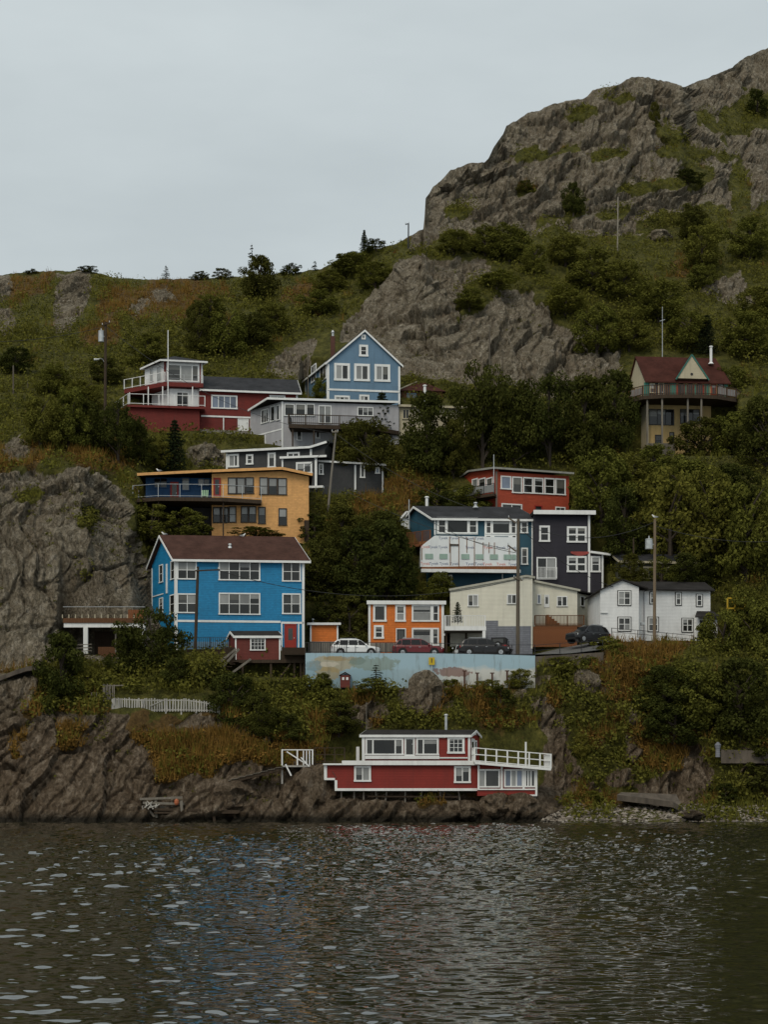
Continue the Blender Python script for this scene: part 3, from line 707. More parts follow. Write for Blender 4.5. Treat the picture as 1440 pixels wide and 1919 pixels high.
def window(T, W, r, cols=(1,), rows=(1,), fw=0.1, mw=0.06, m=None, glasses='dddm', d=0.0, px=True, sill=True, name='window', mm=None, label=None):
    """casing and mullions as one part with every pane a sub-part"""
    m = m or WHITE
    s0, s1, z0, z1 = W.rect(r) if px else r
    fr = MB()
    fr.wbox(W, s0, s1, z1 - fw, z1, d - 0.03, d + 0.075)
    fr.wbox(W, s0 - (0.04 if sill else 0), s1 + (0.04 if sill else 0), z0, z0 + fw * 0.9, d - 0.03, d + (0.11 if sill else 0.075))
    fr.wbox(W, s0, s0 + fw, z0 + fw * 0.9, z1 - fw, d - 0.03, d + 0.07)
    fr.wbox(W, s1 - fw, s1, z0 + fw * 0.9, z1 - fw, d - 0.03, d + 0.07)
    a0, a1, b0, b1 = s0 + fw, s1 - fw, z0 + fw * 0.9, z1 - fw
    tot = sum(cols); xs = [a0]
    for c in cols: xs.append(xs[-1] + (a1 - a0) * c / tot)
    tr = sum(rows); zs = [b0]
    for c in rows: zs.append(zs[-1] + (b1 - b0) * c / tr)
    for x in xs[1:-1]: fr.wbox(W, x - mw / 2, x + mw / 2, b0, b1, d - 0.02, d + 0.055)
    for i in range(len(cols)):
        for z in zs[1:-1]:
            fr.wbox(W, xs[i] + (mw / 2 if i else 0), xs[i + 1] - (mw / 2 if i < len(cols) - 1 else 0), z - mw * 0.4, z + mw * 0.4, d - 0.02, d + 0.045)
    w = fr.build(name, m, T)
    if label: w['label'] = label
    gm = {'d': G_DARK, 'm': G_MID, 'p': G_PALE, 'b': G_BLUE}
    k = 0
    for j in range(len(rows)):
        for i in range(len(cols)):
            g = glasses[k % len(glasses)] if len(glasses) == len(cols) * len(rows) else _wr.choice(glasses); k += 1
            p = MB(); e = 0.006
            p.wbox(W, xs[i] + e, xs[i + 1] - e, zs[j] + e, zs[j + 1] - e, d - 0.01, d + 0.02)
            p.build('pane', gm[g], w)
            if j == len(rows) - 1 and g in 'dm' and (zs[-1] - zs[0]) > 0.8 and _wr.random() < 0.5:
                q = MB(); q.wbox(W, xs[i] + .03, xs[i + 1] - .03, zs[j + 1] - (zs[j + 1] - zs[j]) * _wr.choice((.3, .45, .6)), zs[j + 1] - .01, d, d + 0.026); q.build('blind', G_PALE if _wr.random() < .5 else G_BLIND, w)
    return w

def door(T, W, r, m, frame=None, glass_r=None, px=True, d=0.0):
    s0, s1, z0, z1 = W.rect(r) if px else r
    f = MB(); fw = 0.09
    f.wbox(W, s0 - fw, s0, z0, z1 + fw, d - 0.02, d + 0.08); f.wbox(W, s1, s1 + fw, z0, z1 + fw, d - 0.02, d + 0.08); f.wbox(W, s0, s1, z1, z1 + fw, d - 0.02, d + 0.08)
    df = f.build('door_frame', frame or WHITE, T)
    l = MB(); l.wbox(W, s0 + .005, s1 - .005, z0, z1 - .005, d - 0.01, d + 0.04)
    dm = l.build('door', m, T)
    if glass_r:
        g = MB(); a = s0 + (s1 - s0) * glass_r[0]; b = s0 + (s1 - s0) * glass_r[2]; c = z0 + (z1 - z0) * glass_r[1]; e = z0 + (z1 - z0) * glass_r[3]
        g.wbox(W, a, b, c, e, d + 0.03, d + 0.05); g.build('pane', G_MID, dm)
    h = MB(); h.wbox(W, s1 - 0.16, s1 - 0.1, z0 + 0.95, z0 + 1.07, d + 0.04, d + 0.1); h.build('handle', STEEL, dm)
    return dm

def board(T, W, s0, s1, z0, z1, m=None, name='corner_board', d0=-0.02, d1=0.06):
    b = MB(); b.wbox(W, s0, s1, z0, z1, d0, d1); return b.build(name, m or WHITE, T)

def roof_gable(T, W, s0, s1, ze, zr, dep, m, over=0.35, sk=None, trim=None, frac=0.5, th=0.16):
    """ridge runs along the facade; fascia and barge boards are parts"""
    sk = sk or -W.n
    u = W.u; fl = W.pt(s0 - over, ze, 0) - sk * over; fr = W.pt(s1 + over, ze, 0) - sk * over
    drop = (zr - ze) * over / (dep * frac); fl.z -= drop; fr.z -= drop
    rl = W.pt(s0 - over, zr, 0) + sk * dep * frac; rr = W.pt(s1 + over, zr, 0) + sk * dep * frac
    bl = W.pt(s0 - over, ze - drop, 0) + sk * (dep + over); br = W.pt(s1 + over, ze - drop, 0) + sk * (dep + over)
    mb = MB(); slab(mb, [fl, fr, rr, rl], th); slab(mb, [rl + Vector((0, 0, .002)), rr + Vector((0, 0, .002)), br, bl], th)
    rf = mb.build('roof', m, T)
    t = MB(); n3 = Vector((0, 0, 1))
    o = -sk * 0.035
    dn = Vector((0, 0, -0.03)); lo = Vector((0, 0, -0.25))
    t.hexa([fl + lo + o * 2, fr + lo + o * 2, fr + lo, fl + lo, fl + dn + o * 2, fr + dn + o * 2, fr + dn, fl + dn])
    t.build('fascia', trim or WHITE, T)
    for e, (a, b, c) in ((-1, (fl, rl, bl)), (1, (fr, rr, br))):
        q = MB(); x = u * 0.06 * e
        for p0, p1 in ((a, b), (b, c)):
            q.hexa([p0 + lo + x * .03, p0 + lo + x, p1 + lo + x, p1 + lo + x * .03, p0 + dn + x * .03, p0 + dn + x, p1 + dn + x, p1 + dn + x * .03])
        q.build('barge_board', trim or WHITE, T)
    return rf

_proto = {}
def pieces(name, m, parent, size, spots, rot=0.0):
    """alike box pieces that share one mesh, each an object of its own"""
    key = (name, m.name, tuple(round(q, 4) for q in size))
    if key not in _proto:
        b = MB(); x, y, z = size; b.box(-x / 2, x / 2, -y / 2, y / 2, 0, z); o = b.build(name, m); _proto[key] = o.data
        bpy.data.objects.remove(o)
    base = abs_loc(parent) if parent else Vector((0, 0, 0))
    for p in spots:
        o = bpy.data.objects.new(name, _proto[key]); C.objects.link(o); o.parent = parent
        o.location = Vector(p) - base; o.rotation_euler = (0, 0, rot)

def railing(T, pts, h=1.0, m=None, post=1.3, bal=0.0, rails=(1.0, 0.15), pw=0.08, rw=0.07, name='railing', bm=None, skip_first=False):
    """rails along a path as one part, posts and balusters as its pieces"""
    m = m or WHITE; pts = [Vector(p) for p in pts]
    r = MB()
    for a, b in zip(pts[:-1], pts[1:]):
        for f in rails:
            z = Vector((0, 0, h * f)); r.bar(a + z, b + z, rw, rw * 0.8)
    o = r.build(name, m, T)
    for i, (a, b) in enumerate(zip(pts[:-1], pts[1:])):
        L = (b - a).length; n = max(1, round(L / post)); ang = math.atan2((b - a).y, (b - a).x)
        pieces('post', m, o, (pw, pw, round(h + 0.03, 3)), [a.lerp(b, k / n) for k in range(0 if i == 0 else 1, n + 1)], ang)
        if bal:
            n = max(2, round(L / bal)); pieces('baluster', bm or m, o, (0.045, 0.03, round(h * 0.96, 3)), [a.lerp(b, (k + 0.5) / n) for k in range(n)], ang)
    return o

def deck(T, pts, z, th=0.25, m=None, name='deck'):
    b = MB(); b.prism([Vector((p.x, p.y, z - th)) for p in pts], [Vector((p.x, p.y, z)) for p in pts]); return b.build(name, m or WOOD_DK, T)

def posts(T, spots, z0, z1, w=0.16, m=None, name='support_post'):
    for p in spots:
        b = MB(); b.box(p.x - w / 2, p.x + w / 2, p.y - w / 2, p.y + w / 2, z0, z1); b.build(name, m or WOOD_DK, T)

def chimney_pipe(T, p, h, r=0.12, m=None):
    b = MB(); b.tube([p, p + Vector((0, 0, h))], r, 10); b.tube([p + Vector((0, 0, h + .02)), p + Vector((0, 0, h + .14))], [r * 1.6, r * 1.2], 10)
    b.tube([p + Vector((0, 0, -.1)), p + Vector((0, 0, .12))], [r * 2.2, r * 1.2], 10)
    return b.build('vent_pipe', m or STEEL, T)
def G3(px, Y, z=0.0):
    return Vector(((px - CX) / F * Y, Y, z))
def zat(py, Y): return CAMZ + (HY - py) / F * Y
# ------------------------------------------------------------------ houses
def house_base(W, s, z): p = W.pt(s, z, 0); return p

# bright blue three-storey house
def blue_house():
    W = Wall(329, 160, 570.5, 161.2); z = lambda py, px=450: W.hit(px, py)[1]; S = lambda px, py=1120: W.hit(px, py)[0]
    s0, s1 = 0, W.L; zb, ze, zr = z(1216), z(1046), z(1006)
    sk = Vector((-0.47, 0.88, 0)).normalized(); D = 6.6
    zr = CAMZ + (HY - 1006) / F * (160.6 + D * 0.44)
    T = thing('blue_house', 'bright blue three storey house with white window casings and a brown shingle roof', 'house', W.pt(s1 / 2, zb))
    m = MB(); g = wedge(m, W, s0, s1, zb - 2.5, ze, D, sk); m.build('wall', BLUE, T)
    SW = wall_pts(g[3], g[0])
    gb = MB(); gb.wprism(SW, [(0, ze + .002), (SW.L, ze + .002), (SW.L / 2, zr - 0.1)], -0.25, -0.01); gb.build('gable_wall', BLUE, T)
    RW = wall_pts(g[1], g[2]); gb = MB(); gb.wprism(RW, [(0, ze + .002), (RW.L, ze + .002), (RW.L / 2, zr - 0.1)], -0.25, -0.01); gb.build('gable_wall', BLUE, T)
    roof_gable(T, W, s0, s1, ze + 0.12, zr + 0.1, D, ROOF_BROWN, 0.42, sk)
    for r, c, rw, gl in (((332, 1050, 369, 1086), (1, 1), (1, 1), 'ddpp'), ((332, 1112, 370, 1149), (1, 1), (1, 1), 'ddmp'),
                     ((410, 1051, 488, 1088), (1, 1.15, 1.15, 1), (1, 1), 'ddddpddm'), ((410, 1111, 488, 1152), (1, 1.15, 1.15, 1), (1, 1), 'ddddpmpd'),
                     ((529, 1052, 564, 1090), (1, 1), (1, 1), 'mmdd'), ((529, 1112, 564, 1151), (1, 1), (1, 1), 'ddmp')):
        window(T, W, r, c, rw, 0.13, 0.07, glasses=gl)
    board(T, W, s0 - .02, s0 + .2, zb - .5, ze - .05); board(T, W, s1 - .22, s1 + .02, zb - .5, ze - .05)
    board(T, W, s0 + .21, S(526), z(1166.5), z(1162.5), name='belt_course', d1=0.05)
    # doorway
    zt = z(1168)
    board(T, W, S(528) - .06, S(528) + .08, zb - .3, zt); board(T, W, S(559) - .02, S(559) + .1, zb - .3, zt)
    board(T, W, S(527), S(570), zt, zt + .2, name='door_head')
    door(T, W, (S(535), S(554), z(1214), z(1170)), RED_TRIM, RED_TRIM, (.28, .35, .72, .85), px=False)
    lw = MB(); lw.wbox(W, S(329) + .21, S(525), zb - 1.2, z(1203), -0.01, 0.05); lw.build('skirt_boards', BLUE_SKIRT, T)
    # gable side
    sp = lambda px, py: SW.hit(px, py)
    for r in ((299, 1058, 306, 1092), (320.5, 1051, 328, 1086), (299, 1120, 306, 1150), (319, 1114, 328, 1150)):
        window(T, SW, r, (1,), (1, 1), 0.1, 0.05, glasses='dmm')
    board(T, SW, SW.L - .2, SW.L + .03, zb - .5, ze - .3); board(T, SW, 0, .16, zb - .5, ze - .3)
    board(T, SW, sp(312.4, 1090)[0], sp(314.4, 1090)[0], sp(313, 1112)[1], sp(313, 1057)[1], name='downpipe', d1=0.1)
    board(T, SW, 0.17, SW.L * .5, sp(305, 1114)[1], sp(305, 1112)[1], name='belt_course')
    vp = W.pt(S(443), 0) + sk * 1.6; chimney_pipe(T, Vector((vp.x, vp.y, ze + (zr - ze) * .5)), 0.22, 0.12)
    return T
blue_house()

# grey-blue house with the tall front gable
def gable_house():
    W = Wall(614, 204, 750, 205.3); z = lambda py, px=682: W.hit(px, py)[1]; S = lambda px, py=700: W.hit(px, py)[0]
    D = 9.5; sk = Vector((-0.335, 0.94, 0)).normalized()
    zb, ze, zp = z(757), z(679.5), z(620)
    T = thing('gable_house', 'grey blue gabled house with white barge boards and three large front windows', 'house', W.pt(W.L / 2, zb))
    ap = S(682.8, 640)
    m = MB(); poly = [(0, zb - 3), (W.L, zb - 3), (W.L, ze), (ap, zp), (0, ze)]
    A = [W.pt(a, q) for a, q in poly]; m.prism([p + sk * D for p in A], A); m.build('wall', STEEL_BLUE, T)
    mb = MB(); ov = 0.25
    for e in (0, 1):
        eave = W.pt(-.3 if e == 0 else W.L + .3, ze - .22) ; top = W.pt(ap, zp + .12)
        a, b = (eave, top) if e == 0 else (top, eave)
        a = a - sk * ov; b = b - sk * ov
        slab(mb, [a, b, b + sk * (D + .5), a + sk * (D + .5)], 0.15)
    mb.build('roof', ROOF_DARK, T)
    for e in (0, 1):
        q = MB(); a = W.pt(-.32 if e == 0 else W.L + .32, ze - .24); b = W.pt(ap, zp + .1)
        o0, o1 = -sk * ov, -sk * (ov + .06); lo = Vector((0, 0, -.28)); x = Vector((0, 0, -.02))
        q.hexa([a + lo + o0, a + lo + o1, b + lo + o1, b + lo + o0, a + x + o0, a + x + o1, b + x + o1, b + x + o0]); q.build('barge_board', WHITE, T)
    gut = MB(); a = W.pt(-.33, ze - .36) - sk * ov; gut.bar(a, a + sk * (D + .5), 0.12, 0.2); gut.build('fascia', WHITE, T)
    for r in ((626.6, 681, 656, 714), (664, 682, 693.3, 714.8), (702, 683, 731.5, 715.8)): window(T, W, r, (1, 1), (1,), 0.3, 0.14, glasses='pm')
    window(T, W, (673.5, 646.5, 690, 668.5), (1,), (1, 1), 0.26, 0.07, glasses='dm')
    window(T, W, (677.5, 627.5, 685.5, 636.5), (1,), (1,), 0.16, glasses='p', name='gable_vent', sill=False)
    window(T, W, (627, 741.5, 656, 756), (1, 1, 1), (1,), 0.22, 0.09, glasses='pmp'); window(T, W, (673.5, 740, 692.5, 755), (1, 1), (1,), 0.22, 0.09, glasses='pm')
    board(T, W, 0.0, W.L, z(734), z(730.5), name='belt_course'); board(T, W, -.02, .22, zb - 1, z(735)); board(T, W, W.L - .22, W.L + .02, zb - 1, z(735))
    board(T, W, -.02, .22, z(730), ze - .35); board(T, W, W.L - .22, W.L + .02, z(730), ze - .35)
    g = W.pt(0, 0); SW = wall_pts(g + sk * D, g)
    for r in ((584, 684, 593, 716), (600, 683, 612, 714)): window(T, SW, r, (1, 1), (1,), 0.14, 0.07, glasses='dm')
    board(T, SW, SW.L - .22, SW.L - .0, zb - 1, ze - .4); board(T, SW, 0, .25, zb - 1, ze - .4)
    c = W.pt(S(640), 0) + sk * 6.2; zc = zat(652, c.y)
    b = MB(); cx = G3(624, c.y); b.box(cx.x - .28, cx.x + .28, c.y - .28, c.y + .28, zc - 2.2, zat(631, c.y)); ch = b.build('chimney', BRICK, T)
    b = MB(); zz = zat(631, c.y); b.tube([(cx.x, c.y, zz), (cx.x, c.y, zz + .45)], .15, 10); b.tube([(cx.x, c.y, zz + .5), (cx.x, c.y, zz + .8)], [.24, .1], 10); b.build('chimney_cap', STEEL, ch)
gable_house()

# red house with the white glazed tower and two decks
def red_house():
    W = Wall(381, 196.1, 558, 197.9); z = lambda py, px=470: W.hit(px, py)[1]; S = lambda px, py=750: W.hit(px, py)[0]
    zb, ze = z(810), z(731); D = 8.5
    T = thing('red_house', 'long deep red house with a white glazed tower and two railed decks', 'house', W.pt(W.L * .3, zb))
    m = MB(); wedge(m, W, -.5, W.L, zb - 3, ze, D); m.build('wall', RED, T)
    zr = zat(709.5, 201.5)
    roof_gable(T, W, .0, W.L, ze + .05, zr, D, ROOF_DARK, 0.4)
    gb = MB(); RW = wall_pts(W.pt(W.L, 0), W.pt(W.L, 0) - W.n * D); gb.wprism(RW, [(0, ze + .002), (RW.L, ze + .002), (RW.L / 2, zr - .15)], -.25, -.01); gb.build('gable_wall', RED, T)
    window(T, W, (396, 741, 445, 766.5), (1, 1, 1, 1), (1,), 0.16, 0.09, glasses='bbbb'); window(T, W, (505, 741, 535, 760), (1, 1), (1,), 0.2, 0.09, glasses='pm')
    window(T, W, (469, 786, 483, 805), (1,), (1, 1), 0.16, 0.08, glasses='dd')
    door(T, W, (S(447), S(465), z(809), z(787)), WHITE, WHITE, None, px=False)
    board(T, W, S(377), S(483), z(784.5), z(781.5), name='belt_course', d1=.08); board(T, W, S(418), S(420), z(808), z(785), name='downpipe', d1=.1); board(T, W, W.L - .2, W.L + .02, z(780), ze - .3)
    ft = MB(); ft.wbox(W, S(330), S(483), z(816), z(809.5), -.3, .5); ft.build('foundation', CONC, T)
    # tower
    sk = Vector((-.64, .77, 0)); s0, s1 = S(308, 700), S(380, 700)
    zf, zt = z(720, 340), z(679, 340)
    m = MB(); g = wedge(m, W, s0, s1, zf, zt, 4.4, sk, .05); m.build('tower_wall', WHITE_LAP, T)
    SW = wall_pts(g[3], g[0]); TW = W.off(.05)
    window(T, TW, (313, 683, 373, 715.5), (1, .95, .45), (1,), .16, .14, glasses='mpm')
    for r in ((281, 690, 288, 716), (294, 686, 303, 716)): window(T, SW, r, (1,), (1,), .08, glasses='pp', sill=False)
    board(T, TW, S(308) - .05, S(311.5), zf, zt, RED, 'corner_board'); board(T, TW, S(374.5), S(376.5), zf, zt, RED, 'corner_board')
    o = .55; tp = [g[0] - W.u * o + W.n * o - sk * .1, g[1] + W.u * o + W.n * o, g[2] + W.u * o - W.n * o, g[3] - W.u * o - W.n * .2]
    ca = sum((Vector((p.x, p.y, 0)) for p in g), Vector()) / 4; ap = Vector((ca.x + .1, ca.y, zt + 1.15))
    mb = MB(); base = [Vector((p.x, p.y, zt + .08)) for p in tp]
    for i in range(4): mb.poly([base[i], base[(i + 1) % 4], ap])
    mb.poly(base[::-1]); mb.build('tower_roof', ROOF_DARK, T)
    f = MB()
    for i in range(4): f.bar(base[i] - Vector((0, 0, .1)), base[(i + 1) % 4] - Vector((0, 0, .1)), .07, .2)
    f.build('tower_fascia', WHITE, T)
    # lower storey of the tower
    zl = z(767, 340); m = MB(); wedge(m, W, S(318, 750), S(381, 750), zl - .2, z(729, 350), 4, sk, -.1); m.build('lower_tower_wall', WHITE_LAP, T)
    LW = W.off(-.1); window(T, LW, (331, 735, 353, 764), (1, 1), (1,), .08, .07, glasses='dd', name='patio_door', sill=False)
    m = MB(); m.prism([G3(240, 193.6, zl - 3.2), G3(374, 194.8, zl - 3.2), G3(376, 199, zl - 3.2), G3(236, 201, zl - 3.2)], [G3(240, 193.6, zl - .3), G3(374, 194.8, zl - .3), G3(376, 199, zl - .3), G3(236, 201, zl - .3)]); m.build('base_wall', RED, T)
    dp = [G3(240, 193.2), G3(384, 194.4), G3(384, 199.5), G3(215, 203), G3(206, 199.5)]; deck(T, dp, zl, .28, RED, 'lower_deck')
    lift = lambda ps, q: [Vector((p.x, p.y, q)) for p in ps]
    railing(T, lift([dp[4], dp[0], dp[1]], zl), 1.25, WHITE, 1.7, 0, (1.0, .12), .09)
    zu = z(719, 340); up = [G3(233, 198.5), G3(309, 194.8), G3(381, 195.5), G3(381, 199), G3(265, 203)]
    deck(T, up, zu, .5, RED, 'upper_deck'); railing(T, lift([up[0], up[1]], zu), 1.15, WHITE, 1.2, 0, (1.0, .1), .09)
    railing(T, lift([up[1], up[2]], zu), .9, STEEL, 2.4, 0, (1.0, .5), .04, .03)
    for px, y in ((278, 195.2), (305, 195.0), (361, 195.2), (243, 198)): posts(T, [G3(px, y)], zl, zu - .5, .12, WHITE)
red_house()

# long pale grey house with a deck, and the cream one behind the trees
def grey_bungalow():
    W = Wall(528, 190.3, 748, 192); z = lambda py, px=600: W.hit(px, py)[1]; S = lambda px, py=780: W.hit(px, py)[0]
    zb, zt = z(835), z(755); L = S(748)
    T = thing('grey_bungalow', 'long pale grey flat roofed house with a dark railed deck along its windows', 'house', W.pt(L * .4, zb))
    sk = Vector((-.66, .75, 0)).normalized()
    m = MB(); g = wedge(m, W, 0, L, zb - 3, zt, 6.0, sk); m.build('wall', GREY_LAP, T)
    SW = wall_pts(g[3], g[0])
    a = .35; r = [g[0] + W.n * a - W.u * (a + 1.3), g[1] + W.n * a + W.u * .1, g[2] + W.u * .1, g[3] - W.u * .3]
    mb = MB(); zz = [zt + .35, zt + .38, zt + .3, zt + .1]; slab(mb, [Vector((p.x, p.y, q)) for p, q in zip(r, zz)], .1); mb.build('roof', ROOF_FELT, T)
    f = MB()
    for i, j in ((3, 0), (0, 1)): f.bar(Vector((r[i].x, r[i].y, zz[i] - .1)), Vector((r[j].x, r[j].y, zz[j] - .1)), .1, .24)
    f.build('fascia', WHITE, T)
    for q in ((533, 757, 552, 780), (553.7, 757, 573, 780), (574, 757, 590, 780)): window(T, W, q, (1,), (1,), .1, glasses='d')
    window(T, W, (597, 760, 621.5, 794), (1, 1), (1,), .12, .09, glasses='pm', name='patio_door', sill=False)
    window(T, W, (670, 763, 700, 780), (1, 1, 1), (1,), .1, glasses='dd')
    window(T, W, (556, 806, 566, 826), (1,), (1,), .1, glasses='m'); window(T, W, (592, 803, 600, 822), (1,), (1,), .1, glasses='m')
    for q in ((490, 767, 504, 793), ): window(T, SW, q, (1, 1, 1), (1,), .1, .06, glasses='mmm')
    for q in ((507.5, 761, 516, 790), (518.5, 759, 525, 788)): window(T, SW, q, (1,), (1,), .1, glasses='d')
    board(T, W, -.02, .18, zb - 1, zt); board(T, SW, 0, SW.L - .02, SW.hit(500, 812)[1] - .06, SW.hit(500, 812)[1] + .1, name='belt_course', d1=.04)
    board(T, SW, SW.hit(497, 820)[0], SW.hit(499, 820)[0], zb - .5, SW.hit(497, 815)[1], name='downpipe', d1=.1)
    dw = W.off(2.2); zd = dw.hit(600, 796)[1]
    dp = [dw.pt(dw.hit(541, 796)[0], 0), dw.pt(dw.hit(700, 796)[0], 0), W.pt(L, 0), W.pt(S(545), 0)]; deck(T, dp, zd, .45, WOOD_DK)
    zdp = [Vector((p.x, p.y, zd)) for p in (W.pt(S(545), 0), dp[0], dp[1])]
    railing(T, zdp, 1.1, WOOD_DK, 1.9, .22, (1.0, .15), .12, .1, bm=IRON)
    posts(T, [dp[0].lerp(dp[1], f) - W.n * .3 for f in (.05, .3, .55, .8)], zb - 2, zd - .45)
    T2 = thing('cream_bungalow', 'cream flat roofed house half hidden behind the big dark tree', 'house', G3(820, 193.3, zb))
    W2 = Wall(748, 192.3, 883, 193.4); m = MB(); z2 = W2.hit(820, 763)[1]; wedge(m, W2, .05, W2.L, zb - 2, z2, 7); m.build('wall', CREAM_TRIM, T2)
    mb = MB(); wedge(mb, W2, -.2, W2.L + .4, z2, z2 + .1, 7.5, None, .4); mb.build('roof', ROOF_FELT, T2)
    board(T2, W2, -.1, W2.L + .42, z2 - .18, z2 + .08, CREAM_TRIM, 'fascia', .4, .46)
    for q in ((754, 766, 768, 786), (864, 768, 878, 792)): window(T2, W2, q, (1, 1), (1,), .14, .08, CREAM_TRIM, 'dd')
    dp = [W2.pt(W2.hit(870, 790)[0], 0, 1.6), W2.pt(W2.L + 1.4, 0, 1.6), W2.pt(W2.L + 1.4, 0, -3), W2.pt(W2.L, 0, -3)]
    zd = zat(799, 192); deck(T2, dp, zd, .3, WOOD_DK); railing(T2, [Vector((p.x, p.y, zd)) for p in dp[:3]], 1.0, WOOD_DK, 1.2, .2, bm=WOOD_DK)
    posts(T2, [dp[1]], zd - 5, zd - .3, .14)
    p = W2.pt(W2.hit(804, 750)[0], z2, -3); chimney_pipe(T2, p, zat(724, p.y) - z2, .17, WHITE)
grey_bungalow()

# small brown-roofed house behind the gable house
def brown_roof_house():
    W = Wall(752, 207, 830, 207.5); z = lambda py: W.hit(790, py)[1]
    T = thing('brown_roofed_house', 'low house with a rusty brown hip roof beside the tall gabled house', 'house', W.pt(2, z(765)))
    m = MB(); wedge(m, W, 0, W.L, z(770), z(733), 7); m.build('wall', WOOD_BR, T)
    b = [W.pt(-.4, z(734), .4), W.pt(W.L + .4, z(734), .4), W.pt(W.L + .4, z(734), -7), W.pt(-.4, z(734), -7)]
    r0, r1 = W.pt(W.L * .45, z(705), -3.3), W.pt(W.L * .65, z(705), -3.3)
    mb = MB(); mb.poly([b[0], b[1], r1, r0]); mb.poly([b[1], b[2], r1]); mb.poly([b[2], b[3], r0, r1]); mb.poly([b[3], b[0], r0]); mb.poly(b[::-1]); mb.build('roof', ROOF_RUST, T)
    e = MB(); e.bar(b[0] + Vector((0, 0, .1)), r0 + Vector((0, 0, .1)), .12, .12); e.build('hip_flashing', CREAM_TRIM, T)
    window(T, W, (763, 737, 781, 757), (1,), (1,), .12, glasses='b', m=STEEL_BLUE)
brown_roof_house()

# dark grey house with white trims
def charcoal_house():
    W = Wall(424, 186.6, 609, 184.6); z = lambda py, px=500: W.hit(px, py)[1]; S = lambda px, py=860: W.hit(px, py)[0]
    zb = z(925); T = thing('charcoal_house', 'dark grey shingled house with white trim and a stepped low roof', 'house', W.pt(8, zb))
    zl, zm, zr = z(848, 424), z(840, 583), z(831, 607); sm = S(583)
    m = MB(); wedge(m, W, 0, sm, zb - 2, (zl, zm, zm + .5, zl + .5), 6.5); wedge(m, W, sm, W.L, zb - 2.001, (zm - .002, zr, zr + .5, zm + .498), 6.5); m.build('wall', CHARCOAL, T)
    mb = MB(); q = lambda s, zz, d: W.pt(s, zz, d)
    slab(mb, [q(-.5, zl + .18, .4), q(sm, zm + .18, .4), q(sm, zm + 1.0, -6.8), q(-.5, zl + 1.0, -6.8)], .1)
    slab(mb, [q(sm + .002, zm + .182, .4), q(W.L + .3, zr + .2, .4), q(W.L + .3, zr + 1.2, -6.8), q(sm + .002, zm + 1.002, -6.8)], .1); mb.build('roof', ROOF_DARK, T)
    f = MB(); f.bar(q(-.5, zl + .04, .42), q(sm, zm + .04, .42), .08, .25); f.bar(q(sm, zm + .05, .42), q(W.L + .3, zr + .07, .42), .08, .25); f.build('fascia', WHITE, T)
    window(T, W, (427.6, 851, 448, 876), (1, .6), (1,), .2, .1, glasses='pm'); window(T, W, (461.5, 851.5, 475, 871), (1,), (1, 1), .2, .07, glasses='mm')
    window(T, W, (502, 848.5, 517, 877), (1,), (1,), .2, glasses='m'); window(T, W, (538, 847.5, 562, 858), (1, 1), (1,), .18, .12, glasses='mm')
    board(T, W, -.02, .2, zb, zl - .15); board(T, W, sm - .12, sm + .12, z(857), zm - .1)
    # porch
    PW = W.off(1.5); zp = PW.hit(560, 857)[1]; p0, p1 = PW.hit(528.5, 870)[0], PW.hit(593.5, 870)[0]
    m = MB(); m.wbox(PW, p0, p1, zb - 2, zp, -1.55, 0); m.build('porch_wall', CHARCOAL, T)
    mb = MB(); mb.wbox(PW, p0 - .2, p1 + 1.2, zp, zp + .12, -1.6, .25); mb.build('porch_roof', ROOF_DARK, T)
    board(T, PW, p0 - .2, p1 + 1.2, zp - .14, zp + .1, WHITE, 'fascia', .25, .31); board(T, PW, p0 - .02, p0 + .16, zb, zp - .15); board(T, PW, p1 - .2, p1 + .06, zb, zp - .15)
    window(T, PW, (555, 866, 585.5, 888), (1, 1), (1,), .2, .12, glasses='mm'); board(T, PW, p1 - .8, p1 + .8, PW.hit(593, 915)[1], PW.hit(593, 911)[1], WHITE, 'step_edge', -.5, .3)
    # lower wing
    X = Wall(594, 184.3, 718.6, 185.3); zt = X.hit(660, 869)[1]
    m = MB(); xs = X.hit(666, 890)[0]; wedge(m, X, 0, xs, zb - 2, (X.hit(600, 866)[1], zt, zt + .4, zt + .4), 6); wedge(m, X, xs, X.L, zb - 2.001, (zt - .002, X.hit(718, 874)[1], zt, zt + .398), 6); m.build('wing_wall', CHARCOAL, T)
    mb = MB(); slab(mb, [X.pt(0, X.hit(600, 864)[1], .3), X.pt(X.L + .3, X.hit(718, 871)[1], .3), X.pt(X.L + .3, zt + .6, -6), X.pt(0, zt + .9, -6)], .1); mb.build('wing_roof', ROOF_DARK, T)
    f = MB(); f.bar(X.pt(0, X.hit(600, 865)[1], .32), X.pt(X.L + .3, X.hit(718, 872)[1], .32), .07, .2); f.build('wing_fascia', WHITE, T)
    board(T, X, xs - .1, xs + .1, X.hit(660, 922)[1], zt - .15); board(T, X, X.L - .16, X.L + .02, X.hit(660, 922)[1], X.hit(718, 875)[1])
    window(T, X, (597.5, 869, 606.5, 890), (1,), (1, 1), .14, .06, glasses='dd'); window(T, X, (675, 871, 684.5, 896), (1,), (1,), .16, glasses='m'); window(T, X, (703.5, 875.5, 712, 888), (1,), (1,), .14, glasses='b')
charcoal_house()

